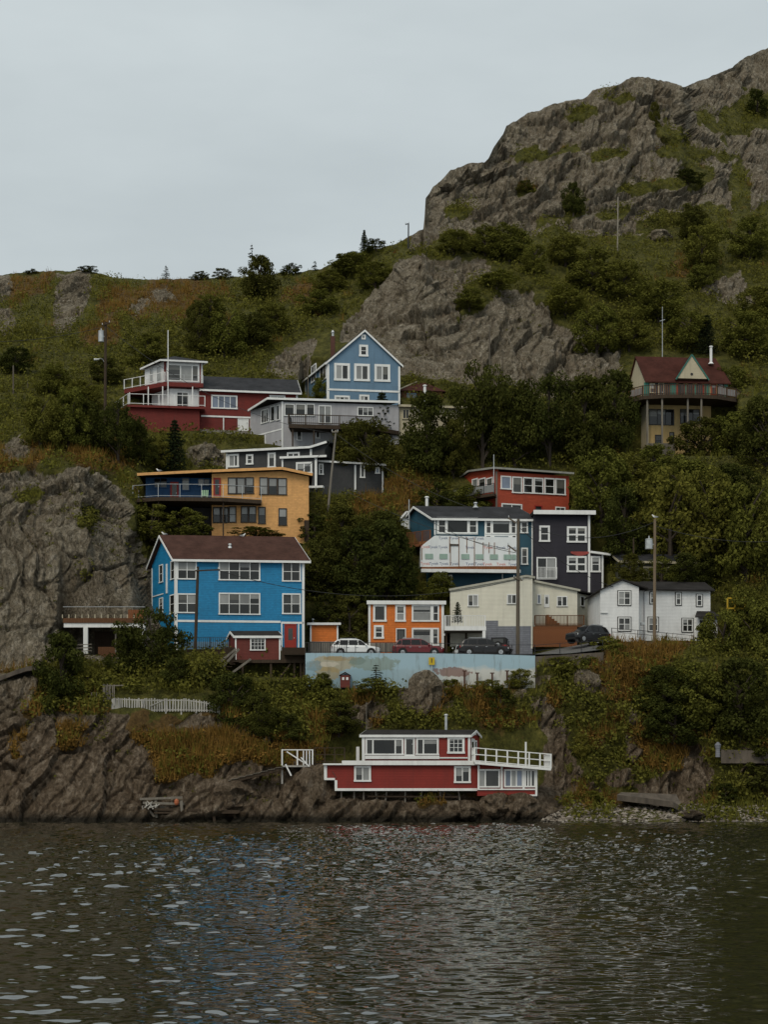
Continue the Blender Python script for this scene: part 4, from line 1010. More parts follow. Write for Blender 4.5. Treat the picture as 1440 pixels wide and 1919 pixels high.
# amber house with the blue recessed porch
def amber_house():
    W = Wall(397, 174, 579, 174.6); z = lambda py, px=480: W.hit(px, py)[1]; S = lambda px, py=930: W.hit(px, py)[0]
    zb = z(997); T = thing('amber_house', 'amber shingled two storey house with a blue recessed porch and a long balcony', 'house', W.pt(W.L * .5, zb))
    z0, zp, z1 = z(888, 397), z(883, 529), z(893, 579); sp = S(529)
    m = MB(); D = 8; poly = [(0, zb - 3), (W.L, zb - 3), (W.L, z1), (sp, zp), (0, z0)]; m.wprism(W, poly, -D, 0); m.build('wall', YELLOW, T)
    mb = MB(); rw = -7.6
    slab(mb, [W.pt(S(258), z(889.5, 258) + .0, .7), W.pt(0, z0 + .3, .7), W.pt(0, z0 + .8, -D), W.pt(S(258), z0 + .4, -D)], .12)
    slab(mb, [W.pt(0.003, z0 + .302, .6), W.pt(sp, zp + .3, .6), W.pt(sp, zp + .8, -D), W.pt(0.003, z0 + .802, -D)], .12)
    slab(mb, [W.pt(sp + .003, zp + .302, .6), W.pt(W.L + .4, z1 + .2, .6), W.pt(W.L + .4, z1 + .6, -D), W.pt(sp + .003, zp + .802, -D)], .12); mb.build('roof', ROOF_FELT, T)
    f = MB(); AM = YELLOW
    f.bar(W.pt(S(258), z(889.5, 258) - .12, .74), W.pt(0, z0 + .18, .74), .08, .28); f.bar(W.pt(0, z0 + .18, .64), W.pt(sp, zp + .18, .64), .08, .28); f.bar(W.pt(sp, zp + .18, .64), W.pt(W.L + .4, z1 + .08, .64), .08, .28); f.build('fascia', AM, T)
    for r, c in (((427, 895, 443.5, 926), 1), ((443.5, 895, 460, 926), 1), ((460, 894.5, 476, 925.5), 1), ((486, 894.5, 502.5, 927.5), 1), ((503, 895.5, 520, 927.5), 1), ((520.5, 896, 538, 928), 1),
                 ((399, 950, 413.5, 980), 1), ((414, 950, 428.5, 980), 1), ((429, 949, 443, 979.5), 1), ((451.5, 948.5, 465.5, 979.5), 1), ((466, 948.5, 480.5, 979.5), 1), ((484, 950, 498, 982), 1), ((522, 952.5, 538, 985), 1)):
        window(T, W, r, (1,), (1, 1), .1, .07, DARK_TRIM, 'dpddp'[_wr.randrange(2):][:1] + 'p')
    door(T, W, (S(401.5), S(412.5), z(931), z(898)), RED_TRIM, RED_TRIM, (.15, .1, .85, .95), px=False)
    board(T, W, S(481.2), S(482.6), z(932), z0 + .2, YELLOW); board(T, W, S(443.4), S(444.8), zb, z(945), YELLOW)
    # recessed porch
    B = W.off(-1.3); zd = z(938, 330); b0, b1 = B.hit(273, 915)[0], B.hit(399, 915)[0]
    m = MB(); m.wbox(B, b0, b1, zd - .4, z(891, 330), -4, 0); m.build('porch_wall', NAVY, T)
    door(T, B, (B.hit(321, 915)[0], B.hit(333, 915)[0], zd, zd + 2.1), RED_TRIM, RED_TRIM, (.12, .3, .88, .95), px=False)
    window(T, B, (340, 895, 356, 920), (1,), (1,), .1, glasses='p', m=NAVY); window(T, B, (370, 896, 394, 912), (1, 1), (1,), .1, glasses='pm', m=NAVY); window(T, B, (288, 895, 314, 915), (1, 1), (1,), .1, glasses='dd', m=NAVY)
    dp = [W.pt(S(251, 938), 0, 1.2), W.pt(S(300, 938), 0, 2.4), W.pt(S(420, 938), 0, 2.4), W.pt(S(490, 938), 0, 1.2), W.pt(S(490), 0, -.0), W.pt(S(397), 0, 0), W.pt(S(397), 0, -1.2), W.pt(S(258), 0, -1.2)]
    deck(T, dp, zd - .05, .4, WOOD_DK, 'balcony'); zz = [Vector((p.x, p.y, zd - .05)) for p in dp[:5]]
    railing(T, [Vector((dp[7].x, dp[7].y, zd - .05))] + zz, 1.35, STEEL, 2.2, 0, (1.0, .1), .05, .045)
    posts(T, [dp[1] - W.n * .4, dp[2] - W.n * .4, dp[0] - W.n * .4 + W.u * .4], zb - 1.5, zd - .45, .14)
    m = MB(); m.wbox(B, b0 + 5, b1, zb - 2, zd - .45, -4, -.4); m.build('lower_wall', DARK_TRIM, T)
    st = MB(); st.wbox(W, W.L - .5, W.L + .03, zb - 1, z(975, 579), -3, .06); st.build('side_step', WOOD_DK, T)
    ch = thing('garden_chair', 'pale green plastic chair standing on the amber house balcony', 'chair', W.pt(S(384, 925), zd - .04, .5))
    c = MB(); x, y = ch.location.x, ch.location.y; q = zd - .04
    c.box(x - .3, x + .3, y - .3, y + .3, q + .4, q + .46); seat = c.build('seat', plain('green_plastic', (0.25, .4, .25)), ch)
    for k in range(4):
        c = MB(); c.bar((x - .27 + .18 * k, y + .28, q + .46), (x - .3 + .2 * k, y + .42, q + 1.15), .13, .03); c.build('slat', seat.data.materials[0], ch)
    for sx in (-1, 1):
        for sy in (-1, 1):
            c = MB(); c.box(x + sx * .27 - .03, x + sx * .27 + .03, y + sy * .27 - .03, y + sy * .27 + .03, q, q + .398); c.build('leg', seat.data.materials[0], ch)
amber_house()

# orange-red house higher up
def vermilion_house():
    W = Wall(931, 180, 1067, 182.6); z = lambda py, px=1000: W.hit(px, py)[1]; S = lambda px, py=910: W.hit(px, py)[0]
    zb = z(962); T = thing('orange_red_house', 'orange red low house with a long row of white framed windows', 'house', W.pt(W.L * .5, zb))
    zt = z(888); sk = (G3(868, 185.4) - G3(931, 180)).normalized(); D = (G3(868, 185.4) - G3(931, 180)).length
    m = MB(); g = wedge(m, W, 0, W.L, zb - 3, (zt, zt, zt + .1, zt + .1), D, sk); m.build('wall', ORANGE_RED, T)
    SW = wall_pts(g[3], g[0])
    gp = SW.hit(884, 880)[0]; m = MB(); m.wprism(SW, [(0, zt + .05), (SW.L, zt + .002), (SW.L, zt + .3), (gp, zt + .75), (0, zt + .35)], -.3, -.004); m.build('gable_wall', ORANGE_RED, T)
    mb = MB(); o = .45
    A = g[0] + W.n * o - W.u * .5; Bp = g[1] + W.n * o + W.u * .4
    gpt = SW.pt(gp, 0, .4); bk = SW.pt(-.4, 0, .4)
    q = lambda p, zz: Vector((p.x, p.y, zz))
    slab(mb, [q(A, zt + .42), q(Bp, zt + .36), q(Bp + sk * (D * .7), zt + .85), q(gpt, zt + .9)], .12)
    slab(mb, [q(gpt, zt + .902), q(Bp + sk * D * .7, zt + .852), q(Bp + sk * (D + 1), zt + .4), q(bk, zt + .45)], .12); mb.build('roof', ROOF_DARK, T)
    f = MB(); f.bar(q(A, zt + .3), q(Bp, zt + .24), .08, .2); f.bar(q(A, zt + .3), q(gpt, zt + .78), .08, .2); f.bar(q(gpt, zt + .78), q(bk, zt + .33), .08, .2); f.build('fascia', paint('grey_fascia', (.3, .3, .27)), T)
    for r, gl, rw in (((938.5, 892, 958.5, 917.5), 'b', (1,)), ((960, 893.5, 979, 924.5), 'm', (1,)), ((980.5, 894.5, 999.5, 925), 'dd', (1, 1)), ((1000.5, 895.5, 1019, 926), 'dd', (1, 1)), ((1020.5, 896, 1040, 927), 'dd', (1, 1)), ((1041, 897, 1060.5, 928), 'm', (1,))):
        window(T, W, r, (1,), rw, .14, .07, glasses=gl)
    window(T, W, (940, 944, 979, 962), (1, 1), (1,), .14, .1, glasses='md'); window(T, W, (1002, 947, 1017, 962), (1,), (1,), .12, glasses='d', m=RED_TRIM); window(T, W, (1041, 950, 1060, 963), (1, 1), (1,), .12, glasses='m')
    for r in ((885.5, 897, 896.5, 920), (898, 896, 911, 920), (912.5, 895, 924.5, 920)): window(T, SW, r, (1,), (1,), .13, glasses='mdp')
    board(T, W, -.12, .1, zb, zt, paint('taupe_board', (.2, .16, .13)))
    zd = zat(928, 180); dp = [G3(850, 182.5), G3(927, 178.6), G3(931, 180), G3(870, 185.2)]; deck(T, dp, zd, .3, WOOD_DK)
    railing(T, [Vector((p.x, p.y, zd)) for p in dp[:2]], 1.05, IRON, 1.6, 0, (1.0, .08), .05, .05)
    gl = MB(); e = zd + .14; gl.hexa([G3(851, 182.46, e), G3(926, 178.66, e), G3(926, 178.69, e), G3(851, 182.49, e), G3(851, 182.46, e + .8), G3(926, 178.66, e + .8), G3(926, 178.69, e + .8), G3(851, 182.49, e + .8)]); gl.build('rail_panel', G_PALE, T)
vermilion_house()
# teal house in the middle of being re-clad
def teal_house():
    W = Wall(814, 171.5, 999, 172.2); z = lambda py, px=900: W.hit(px, py)[1]; S = lambda px, py=1000: W.hit(px, py)[0]
    zb = z(1112); D = 7.5; T = thing('teal_house', 'dark teal house half covered in white printed house wrap with a charcoal roof', 'house', W.pt(W.L * .5, zb))
    ze = z(971); sk = Vector((-.45, .89, 0)).normalized()
    m = MB(); g = wedge(m, W, 0, W.L, zb - 2, ze, D, sk); m.build('wall', TEAL, T)
    zr = zat(948, 174.8)
    SW = wall_pts(g[3], g[0]); gb = MB(); gb.wprism(SW, [(0, ze + .002), (SW.L, ze + .002), (SW.L / 2, zr - .1)], -.25, -.01); gb.build('gable_wall', TEAL, T)
    roof_gable(T, W, 0, W.L, ze + .1, zr, D, ROOF_DARK, .4, sk)
    # two picture window bays with side sashes
    for a, b, ys, cs in ((819, 896, (970, 1002), (819, 836.5, 878.5, 896)), (908.5, 969.5, (971, 1016), (908.5, 921.5, 957, 969.5))):
        bw = MB(); bw.wbox(W, S(a), S(b), z(ys[1]), z(ys[0]), 0, .12); bw.build('bay_surround', WHITE, T)
        y0, y1 = ys[0] + 2, (1001 if ys[1] > 1005 else ys[1] - 2)
        window(T, W, (cs[0] + 1.5, y0, cs[1], y1), (1,), (1, 1), .12, .06, glasses='md', d=.13); window(T, W, (cs[1] + .5, y0, cs[2] - .5, y1), (1,), (1,), .12, glasses='d', d=.13); window(T, W, (cs[2], y0, cs[3] - 1.5, y1), (1,), (1, 1), .12, .06, glasses='md', d=.13)
    for a, b in ((910, 921), (959, 968)): window(T, W, (a, 1003, b, 1015), (1,), (1,), .1, glasses='m', d=.13, sill=False)
    board(T, W, S(927), S(953), z(1013), z(1005), TEAL, 'bay_panel', .1, .16)
    window(T, W, (976, 976.5, 990, 999.5), (1,), (1, 1), .14, .07, glasses='mm'); window(T, W, (977, 1026.5, 990, 1058.5), (1,), (1, 1), .14, .07, glasses='mm')
    board(T, W, S(996.5), S(1000), zb, ze - .1); board(T, W, S(814), S(817), z(1003), ze - .1)
    # boxed-out lower storey in wrap
    X = W.off(1.4); xs = lambda px, py=1035: X.hit(px, py)[0]; xz = lambda py, px=880: X.hit(px, py)[1]
    w0, w1 = xs(788), xs(969); zt, zw = xz(1006), xz(1063)
    m = MB(); m.wprism(X, [(w0, zw), (w1, zw), (w1, zt), (xs(815), zt + .1), (xs(790), xz(1024))], -1.45, 0); m.build('wrapped_wall', WRAP, T)
    BAT = wood('strapping_wood', (.28, .17, .11))
    for px, a, b in ((843, 1006, 1036), (860.5, 1006, 1062), (875.5, 1007, 1036), (889.5, 1007, 1060), (906, 1016, 1050), (917, 1016, 1036), (927, 1016, 1040), (955, 1026, 1050), (791, 1028, 1050), (844.5, 1019, 1060)):
        board(T, X, xs(px) - .035, xs(px) + .035, xz(b), xz(a), BAT, 'strapping', 0, .05)
    board(T, X, xs(843), xs(860), xz(1023), xz(1020), WOOD_DK, 'ledger', .05, .09)
    PATCH = paint('pale_green_panel', (.3, .42, .36), .6, .2)
    for px in (804.5, 831.5, 872.5, 899, 926, 952, 964): board(T, X, xs(px) - (.42 if px < 960 else .2), xs(px) + (.42 if px < 960 else .2), xz(1048), xz(1038.5), PATCH, 'green_panel', .05, .062)
    REDL = plain('red_print', (.55, .12, .09), .6); BLUEL = plain('blue_print', (.06, .09, .2), .6)
    rnd = random.Random(4)
    for row, py in enumerate((1011, 1028, 1059)):
        for px in (796, 812, 832, 852, 882, 897, 914, 938, 960)[:]:
            if row == 0 and (px < 830 or px > 905): continue
            if row == 1 and px in (852, 897): continue
            cu = bpy.data.curves.new('lettering', 'FONT'); cu.body = 'Tyvek'; cu.size = .4; cu.align_x = 'CENTER'; cu.extrude = .002
            cu.materials.append(REDL if (px in (914, 796) or row == 2 and px == 938) else BLUEL)
            o = bpy.data.objects.new('lettering', cu); C.objects.link(o); bpy.context.view_layer.update(); me = bpy.data.meshes.new_from_object(o.evaluated_get(bpy.context.evaluated_depsgraph_get())); bpy.data.objects.remove(o)
            o = bpy.data.objects.new('lettering', me); C.objects.link(o); o.parent = T
            p = X.pt(xs(px + rnd.uniform(-2, 2)), xz(py), .006); o.location = p - abs_loc(T)
            o.rotation_euler = (R(90), R(rnd.uniform(-2, 2)), math.atan2(X.u.y, X.u.x))
    b = MB(); b.wprism(X, [(xs(790), xz(1067)), (xs(968), xz(1067)), (xs(968), xz(1060.5)), (xs(880), xz(1061.5)), (xs(790), xz(1064))], -.2, .22); b.build('red_flashing', WOOD_RED, T)
    board(T, X, xs(789), xs(975), xz(1073.5), xz(1067.3), WHITE, 'eave_board', -.2, .35)
    window(T, X.off(-1.2), (813, 1077, 848, 1097), (1, 1, 1), (1,), .16, .1, glasses='mdm')
    board(T, W, S(941), S(943), zb, z(1074), WHITE, 'corner_board', 0, .1)
    # side deck and its little gable
    zd = xz(1013, 785); dp = [G3(763, 173), G3(807, 171), G3(812, 173), G3(770, 176)]; deck(T, dp, zd, .3, WOOD_RED, 'side_deck')
    railing(T, [Vector((p.x, p.y, zd)) for p in dp[:2]], 1.25, WOOD_RED, 1.2, .16, (1.0, .1), .09, .07); posts(T, [dp[0], dp[1]], zd - 3, zd - .3, .14)
    pb = MB(); pb.hexa([G3(786, 170.6, xz(1020)), G3(814, 170.4, xz(1020)), G3(814, 171.3, xz(1020)), G3(786, 171.3, xz(1020)), G3(786, 170.6, xz(1014)), G3(814, 170.4, xz(1014)), G3(814, 171.3, xz(1014)), G3(786, 171.3, xz(1014))]); pb.build('stair_landing', WOOD_RED, T)
    Y = 176.5; a0, a1 = G3(752, Y).x, G3(792, Y).x; ap = G3(762, Y).x; z0, z1 = zat(976, Y), zat(960.5, Y)
    m = MB(); m.prism([(a0, Y + 4, z0 - 2), (a1, Y + 4, z0 - 2), (a1, Y + 4, z0 + .6), (ap, Y + 4, z1), (a0, Y + 4, z0)], [(a0, Y, z0 - 2), (a1, Y, z0 - 2), (a1, Y, z0 + .6), (ap, Y, z1), (a0, Y, z0)]); m.build('porch_wall', WRAP, T)
    mb = MB(); slab(mb, [(a0 - .3, Y - .3, z0), (ap, Y - .3, z1 + .12), (ap, Y + 4, z1 + .12), (a0 - .3, Y + 4, z0)], .12); slab(mb, [(ap + .002, Y - .3, z1 + .121), (a1 + .3, Y - .3, z0 + .62), (a1 + .3, Y + 4, z0 + .62), (ap + .002, Y + 4, z1 + .121)], .12); mb.build('porch_roof', ROOF_DARK, T)
    f = MB(); f.bar((a0 - .3, Y - .34, z0 - .1), (ap, Y - .34, z1 + .02), .06, .2); f.bar((ap, Y - .34, z1 + .02), (a1 + .3, Y - .34, z0 + .52), .06, .2); f.build('porch_trim', WHITE, T)
    p = W.pt(S(915), 0) + sk * 2.6; chimney_pipe(T, Vector((p.x, p.y, zat(950, p.y))), .35, .15)
    p = W.pt(S(843), 0) + sk * 5.0; chimney_pipe(T, Vector((p.x, p.y, zat(948, p.y) - .3)), zat(933, p.y) - zat(948, p.y) + .3, .16, WHITE)
teal_house()

def black_house():
    W = Wall(1001, 171.2, 1106, 171.5); z = lambda py, px=1050: W.hit(px, py)[1]; S = lambda px, py=1010: W.hit(px, py)[0]
    zb = z(1115); T = thing('black_house', 'near black clapboard house with a flat white roof edge and white windows', 'house', W.pt(W.L * .5, zb))
    zt = z(965); m = MB(); wedge(m, W, 0.02, W.L, zb - 2, zt, 7.6); m.build('wall', BLACK_LAP, T)
    mb = MB(); mb.wbox(W, -.12, W.L + .5, zt, zt + .36, -7.8, .55); mb.build('roof', ROOF_FELT, T)
    board(T, W, -.12, W.L + .52, zt - .03, zt + .4, WHITE, 'fascia', .55, .62); board(T, W, W.L - .2, W.L + .03, zb, zt)
    window(T, W, (1011, 985, 1031, 1015.5), (1,), (1, 1), .2, .08, glasses='dd'); window(T, W, (1063, 986.5, 1100, 1017), (1, 1), (1, 1), .2, .2, glasses='dddd')
    window(T, W, (1006, 1044, 1043.5, 1086), (1, 1), (1,), .14, .08, glasses='dm', name='patio_door', sill=False)
    p = [W.pt(S(1007, 1085), z(1085), .35), W.pt(S(1043, 1085), z(1085), .35)]; railing(T, p, z(1064) - z(1085), WHITE, 2.2, .13, (1.0, .06), .07, .06)
    window(T, W, (1063, 1042, 1100, 1072.5), (1, 1), (1, 1), .2, .2, glasses='dddd')
    # lean-to wing
    w1 = S(1131, 1060); zl = z(1039, 1118)
    m = MB(); m.wbox(W, W.L + .04, w1, zb - 2, zl, -5, -.02); m.build('wing_wall', BLACK_LAP, T)
    mb = MB(); slab(mb, [W.pt(W.L + .04, z(1033, 1106), .4), W.pt(w1 + .7, z(1038, 1142), .4), W.pt(w1 + .7, z(1038, 1142), -5.2), W.pt(W.L + .04, z(1033, 1106), -5.2)], .22); mb.build('wing_roof', WHITE, T)
    window(T, W, (1107.5, 1042, 1126, 1072.5), (1,), (1, 1), .18, .08, glasses='dm', d=-.02); board(T, W, w1 - .16, w1 + .02, zb, zl - .05, d0=-.04, d1=.04)
    b = MB(); n = 9
    for i in range(n):
        a0, a1 = i / n, (i + 1) / n; sag = lambda t: z(1034.5) - .28 * math.sin(math.pi * t)
        s0 = S(1070) + (S(1104) - S(1070)) * a0; s1 = S(1070) + (S(1104) - S(1070)) * a1
        b.hexa([W.pt(s0, sag(a0) - .12, .02), W.pt(s1, sag(a1) - .12, .02), W.pt(s1, sag(a1) - .12, .1), W.pt(s0, sag(a0) - .12, .1), W.pt(s0, z(1033.5) , .02), W.pt(s1, z(1033.5), .02), W.pt(s1, z(1033.5), .1), W.pt(s0, z(1033.5), .1)])
    b.build('red_awning', paint('faded_red_cloth', (.35, .07, .06), .8), T)
black_house()

def cream_house():
    W = Wall(844, 164, 998, 163.6); z = lambda py, px=920: W.hit(px, py)[1]; S = lambda px, py=1130: W.hit(px, py)[0]
    zb = z(1206); T = thing('cream_house', 'cream clapboard house with a long low gable and grey block foundation', 'house', W.pt(W.L * .5, zb))
    V = W.off(-2.6); vz = lambda py, px=1040: V.hit(px, py)[1]; VS = lambda px, py=1130: V.hit(px, py)[0]
    za, ap = z(1079.5, 987), S(987, 1085); z0 = z(1105, 844); zr = vz(1106, 1082); v1 = VS(1082.5, 1130)
    zx = za + (zr - za) * (W.L - ap) / (v1 - ap)
    m = MB(); m.wprism(W, [(0, zb - 2), (W.L, zb - 2), (W.L, zx), (ap, za), (0, z0)], -7.5, 0); m.wprism(W, [(W.L + .001, zb - 2), (v1, zb - 2), (v1, zr), (W.L + .001, zx - .001)], -7.5, -2.6); m.build('wall', CREAM, T)
    mb = MB(); sl = lambda a, qa, b, qb, d0, d1: slab(mb, [W.pt(a, qa, d0), W.pt(b, qb, d0), W.pt(b, qb, d1), W.pt(a, qa, d1)], .12)
    sl(-.1, z0 + .12, ap, za + .14, .12, -7.6); sl(ap + .002, za + .138, W.L + .3, zx + .1, .12, -2.5); sl(W.L - .3, zx + .14, v1 + .3, zr + .1, -2.4, -7.6); mb.build('roof', ROOF_FELT, T)
    gm = paint('cream_barge', (.42, .41, .34), .6)
    f = MB(); f.bar(W.pt(-.1, z0 - .02, .15), W.pt(ap, za + .0, .15), .05, .2); f.bar(W.pt(ap, za, .15), W.pt(W.L + .3, zx - .04, .15), .05, .2); f.bar(W.pt(W.L, zx, -2.36), W.pt(v1 + .3, zr - .04, -2.36), .05, .2); f.build('barge_board', gm, T)
    bl = MB(); bl.wbox(W, S(910), W.L + .02, zb - 2, z(1173.5), -1, .05); bl.wbox(W, S(910), S(934), z(1173.2), z(1163), -1, .04); bl.build('foundation', BLOCK_GREY, T)
    board(T, W, W.L - .12, W.L + .03, zb - .5, zx - .1, CREAM)
    window(T, W, (877, 1114, 897, 1136.5), (1, 1), (1,), .1, .08, glasses='mp'); window(T, W, (950.5, 1113.5, 969, 1132), (1, 1), (1,), .1, .08, glasses='pm')
    window(T, V, (1007, 1113.5, 1014.5, 1132), (1,), (1,), .1, glasses='b'); door(T, V, (VS(1022), VS(1028.5), vz(1138), vz(1116)), WHITE, WHITE, (.15, .3, .85, .9), px=False); window(T, V, (1044, 1117, 1064, 1136.5), (1, 1), (1,), .1, .1, glasses='dd')
    # rear wing to the side
    B = Wall(1082.7, 168.2, 1126, 172); bz = B.hit(1100, 1115)[1]; m = MB(); m.wbox(B, 0, B.L, zb, bz, -6, 0); m.build('rear_wall', CREAM, T)
    mb = MB(); slab(mb, [B.pt(-.2, bz + .25, .4), B.pt(B.L + .5, bz + .25, .4), B.pt(B.L + .5, bz + 1.5, -6), B.pt(-.2, bz + 1.5, -6)], .15); mb.build('rear_roof', ROOF_FELT, T)
    window(T, B, (1088, 1117, 1095.5, 1136.5), (1,), (1,), .1, glasses='d'); window(T, B, (1112, 1119, 1120, 1141), (1,), (1,), .1, glasses='d')
    # deck in front of the set-back part, with fence below
    zd = zat(1172.5, 164.6); dp = [G3(1003, 163.9), G3(1095, 163.9), G3(1095, 167.5), G3(1003, 166.2)]; deck(T, dp, zd, .2, WOOD_BR, 'front_deck')
    zz = [Vector((p.x, p.y, zd)) for p in dp[:2]]; railing(T, zz, .95, WOOD_BR, 1.6, .14, (1.0, .1), .1, .08)
    st = MB(); 
    for k in range(5): st.box(G3(1024 + 5 * k, 165).x, G3(1029 + 5 * k, 165).x, 164.6, 165.8, zd, zd + 1.1 - .2 * k)
    st.build('stairs', WOOD_RED, T)
    fe = thing('plank_fence', 'reddish brown vertical plank fence below the cream house deck', 'fence', G3(1040, 163.6, zat(1207, 163.6)))
    n = 40; sp = [G3(999 + (1082 - 999) * (i + .5) / n, 163.7, zat(1212, 163.7)) for i in range(n)]; pieces('plank', WOOD_RED, fe, (.1, .03, zat(1174, 163.7) - zat(1212, 163.7)), sp)
    r = MB(); r.bar(G3(999, 163.76, zat(1178, 163.7)), G3(1082, 163.76, zat(1178, 163.7)), .08); r.build('rail', WOOD_RED, fe)
cream_house()

def white_house():
    W = Wall(1125.6, 160.8, 1198, 161.0); z = lambda py, px=1170: W.hit(px, py)[1]; S = lambda px, py=1140: W.hit(px, py)[0]
    V = Wall(1198, 162.2, 1332, 163.0); VS = lambda px, py=1140: V.hit(px, py)[0]; vz = lambda py, px=1265: V.hit(px, py)[1]
    zb = z(1200); T = thing('white_house', 'white two storey farm style house with black window outlines', 'house', W.pt(W.L, zb))
    z0, za, ap = z(1106, 1126), z(1088, 1167), S(1167, 1095); zr = z(1100, 1198); D = 7
    m = MB(); m.wprism(W, [(0, zb - 2), (W.L, zb - 2), (W.L, zr), (ap, za), (0, z0)], -D, 0); m.build('wall', WHITE_LAP, T)
    ze = vz(1107); m = MB(); wedge(m, V, 0.01, V.L, zb - 2.4, ze, 6); m.build('wall', WHITE_LAP, T)
    zri = zat(1090, 165.5); fl = [V.pt(-.2, ze + .1, .4), V.pt(V.L + .35, ze + .1, .4), V.pt(V.L + .35, zri, -2.9), V.pt(-.8, zri, -2.9)]
    mb = MB(); slab(mb, fl, .14); slab(mb, [fl[3] + Vector((0, 0, .001)), fl[2] + Vector((0, 0, .001)), V.pt(V.L + .35, ze, -6.3), V.pt(-.8, ze, -6.3)], .14)
    slab(mb, [W.pt(-.35, z0 - .05, .25), W.pt(ap, za + .15, .25), W.pt(ap, za + .15, -D), W.pt(-.35, z0 - .05, -D)], .14)
    slab(mb, [W.pt(ap + .002, za + .151, .25), W.pt(W.L + .9, zr - .1, .25), W.pt(W.L + .9, zr - .1, -D), W.pt(ap + .002, za + .151, -D)], .14); mb.build('roof', ROOF_FELT, T)
    gb = MB(); E = wall_pts(V.pt(V.L, 0), V.pt(V.L, 0, -6)); gb.wprism(E, [(0, ze + .002), (E.L, ze + .002), (E.L / 2, zri - .15)], -.2, -.01); gb.build('gable_wall', WHITE_LAP, T)
    def dbl(X, r, c, rw, gl):
        s0, s1, a, b = X.rect(r); o = MB(); e = .075
        o.wbox(X, s0 - e, s1 + e, b, b + e, -.02, .05); o.wbox(X, s0 - e, s1 + e, a - e, a, -.02, .05); o.wbox(X, s0 - e, s0, a, b, -.02, .05); o.wbox(X, s1, s1 + e, a, b, -.02, .05); o.build('window_surround', DARK_TRIM, T)
        window(T, X, (s0, s1, a, b), c, rw, .1, .07, glasses=gl, px=False, sill=False)
    dbl(W, (1159, 1107.5, 1182.5, 1134), (1, 1), (1, 1), 'pmpm'); dbl(W, (1159, 1157, 1182.5, 1182), (1, 1), (1, 1), 'mpmm')
    dbl(V, (1219, 1110, 1227.5, 1131), (1,), (1, 1), 'mp'); dbl(V, (1215.5, 1157, 1234, 1183), (1, 1), (1, 1), 'mmpp'); dbl(V, (1267, 1110.5, 1277, 1133.5), (1,), (1, 1), 'mp'); dbl(V, (1279, 1159, 1299, 1184), (1, 1), (1, 1), 'mdmm'); dbl(V, (1306, 1114, 1316.5, 1136), (1,), (1, 1), 'mm')
    # porch at the end
    P0 = V.off(.9); q0, q1 = P0.hit(1306, 1160)[0], P0.hit(1345, 1160)[0]; zp = P0.hit(1320, 1156)[1]
    m = MB(); m.wbox(P0, q0 + .2, q1, zb - 2, zp, -4, -.01); m.build('porch_wall', WHITE_LAP, T)
    mb = MB(); slab(mb, [P0.pt(q0 - .3, zp, .5), P0.pt(q1 + .3, zp, .5), P0.pt(q1 - .5, zp + 1.2, -2), P0.pt(q0 + .8, zp + 1.2, -2)], .12); mb.build('porch_roof', ROOF_FELT, T)
    window(T, P0, (1312, 1162, 1322, 1184), (1,), (1,), .1, glasses='d', m=DARK_TRIM)
    b = MB(); b.tube([V.pt(.5, zb - .5, .1), V.pt(.5, ze - .1, .1)], .06, 6); b.build('downpipe', GREY_LAP, T); 
    b = MB(); b.wbox(W, S(1202), S(1208), z(1171), z(1166), -.4, .3); b.build('meter_box', STEEL, T)
    board(T, W, S(1126), S(1139), z(1149), z(1147.5), WHITE, 'shelf_board', -.02, .12)
    ra = thing('pipe_railing', 'black pipe railing sloping down in front of the white house', 'railing', G3(1220, 159.5, z(1195)))
    pts = [(1147, 1178), (1196, 1182), (1250, 1187), (1300, 1192)]; q = [G3(a, 159.2, zat(b + 13, 159.2)) for a, b in pts]; railing(ra, q, .72, IRON, 2.6, 0, (1.0, .5), .06, .05)
white_house()

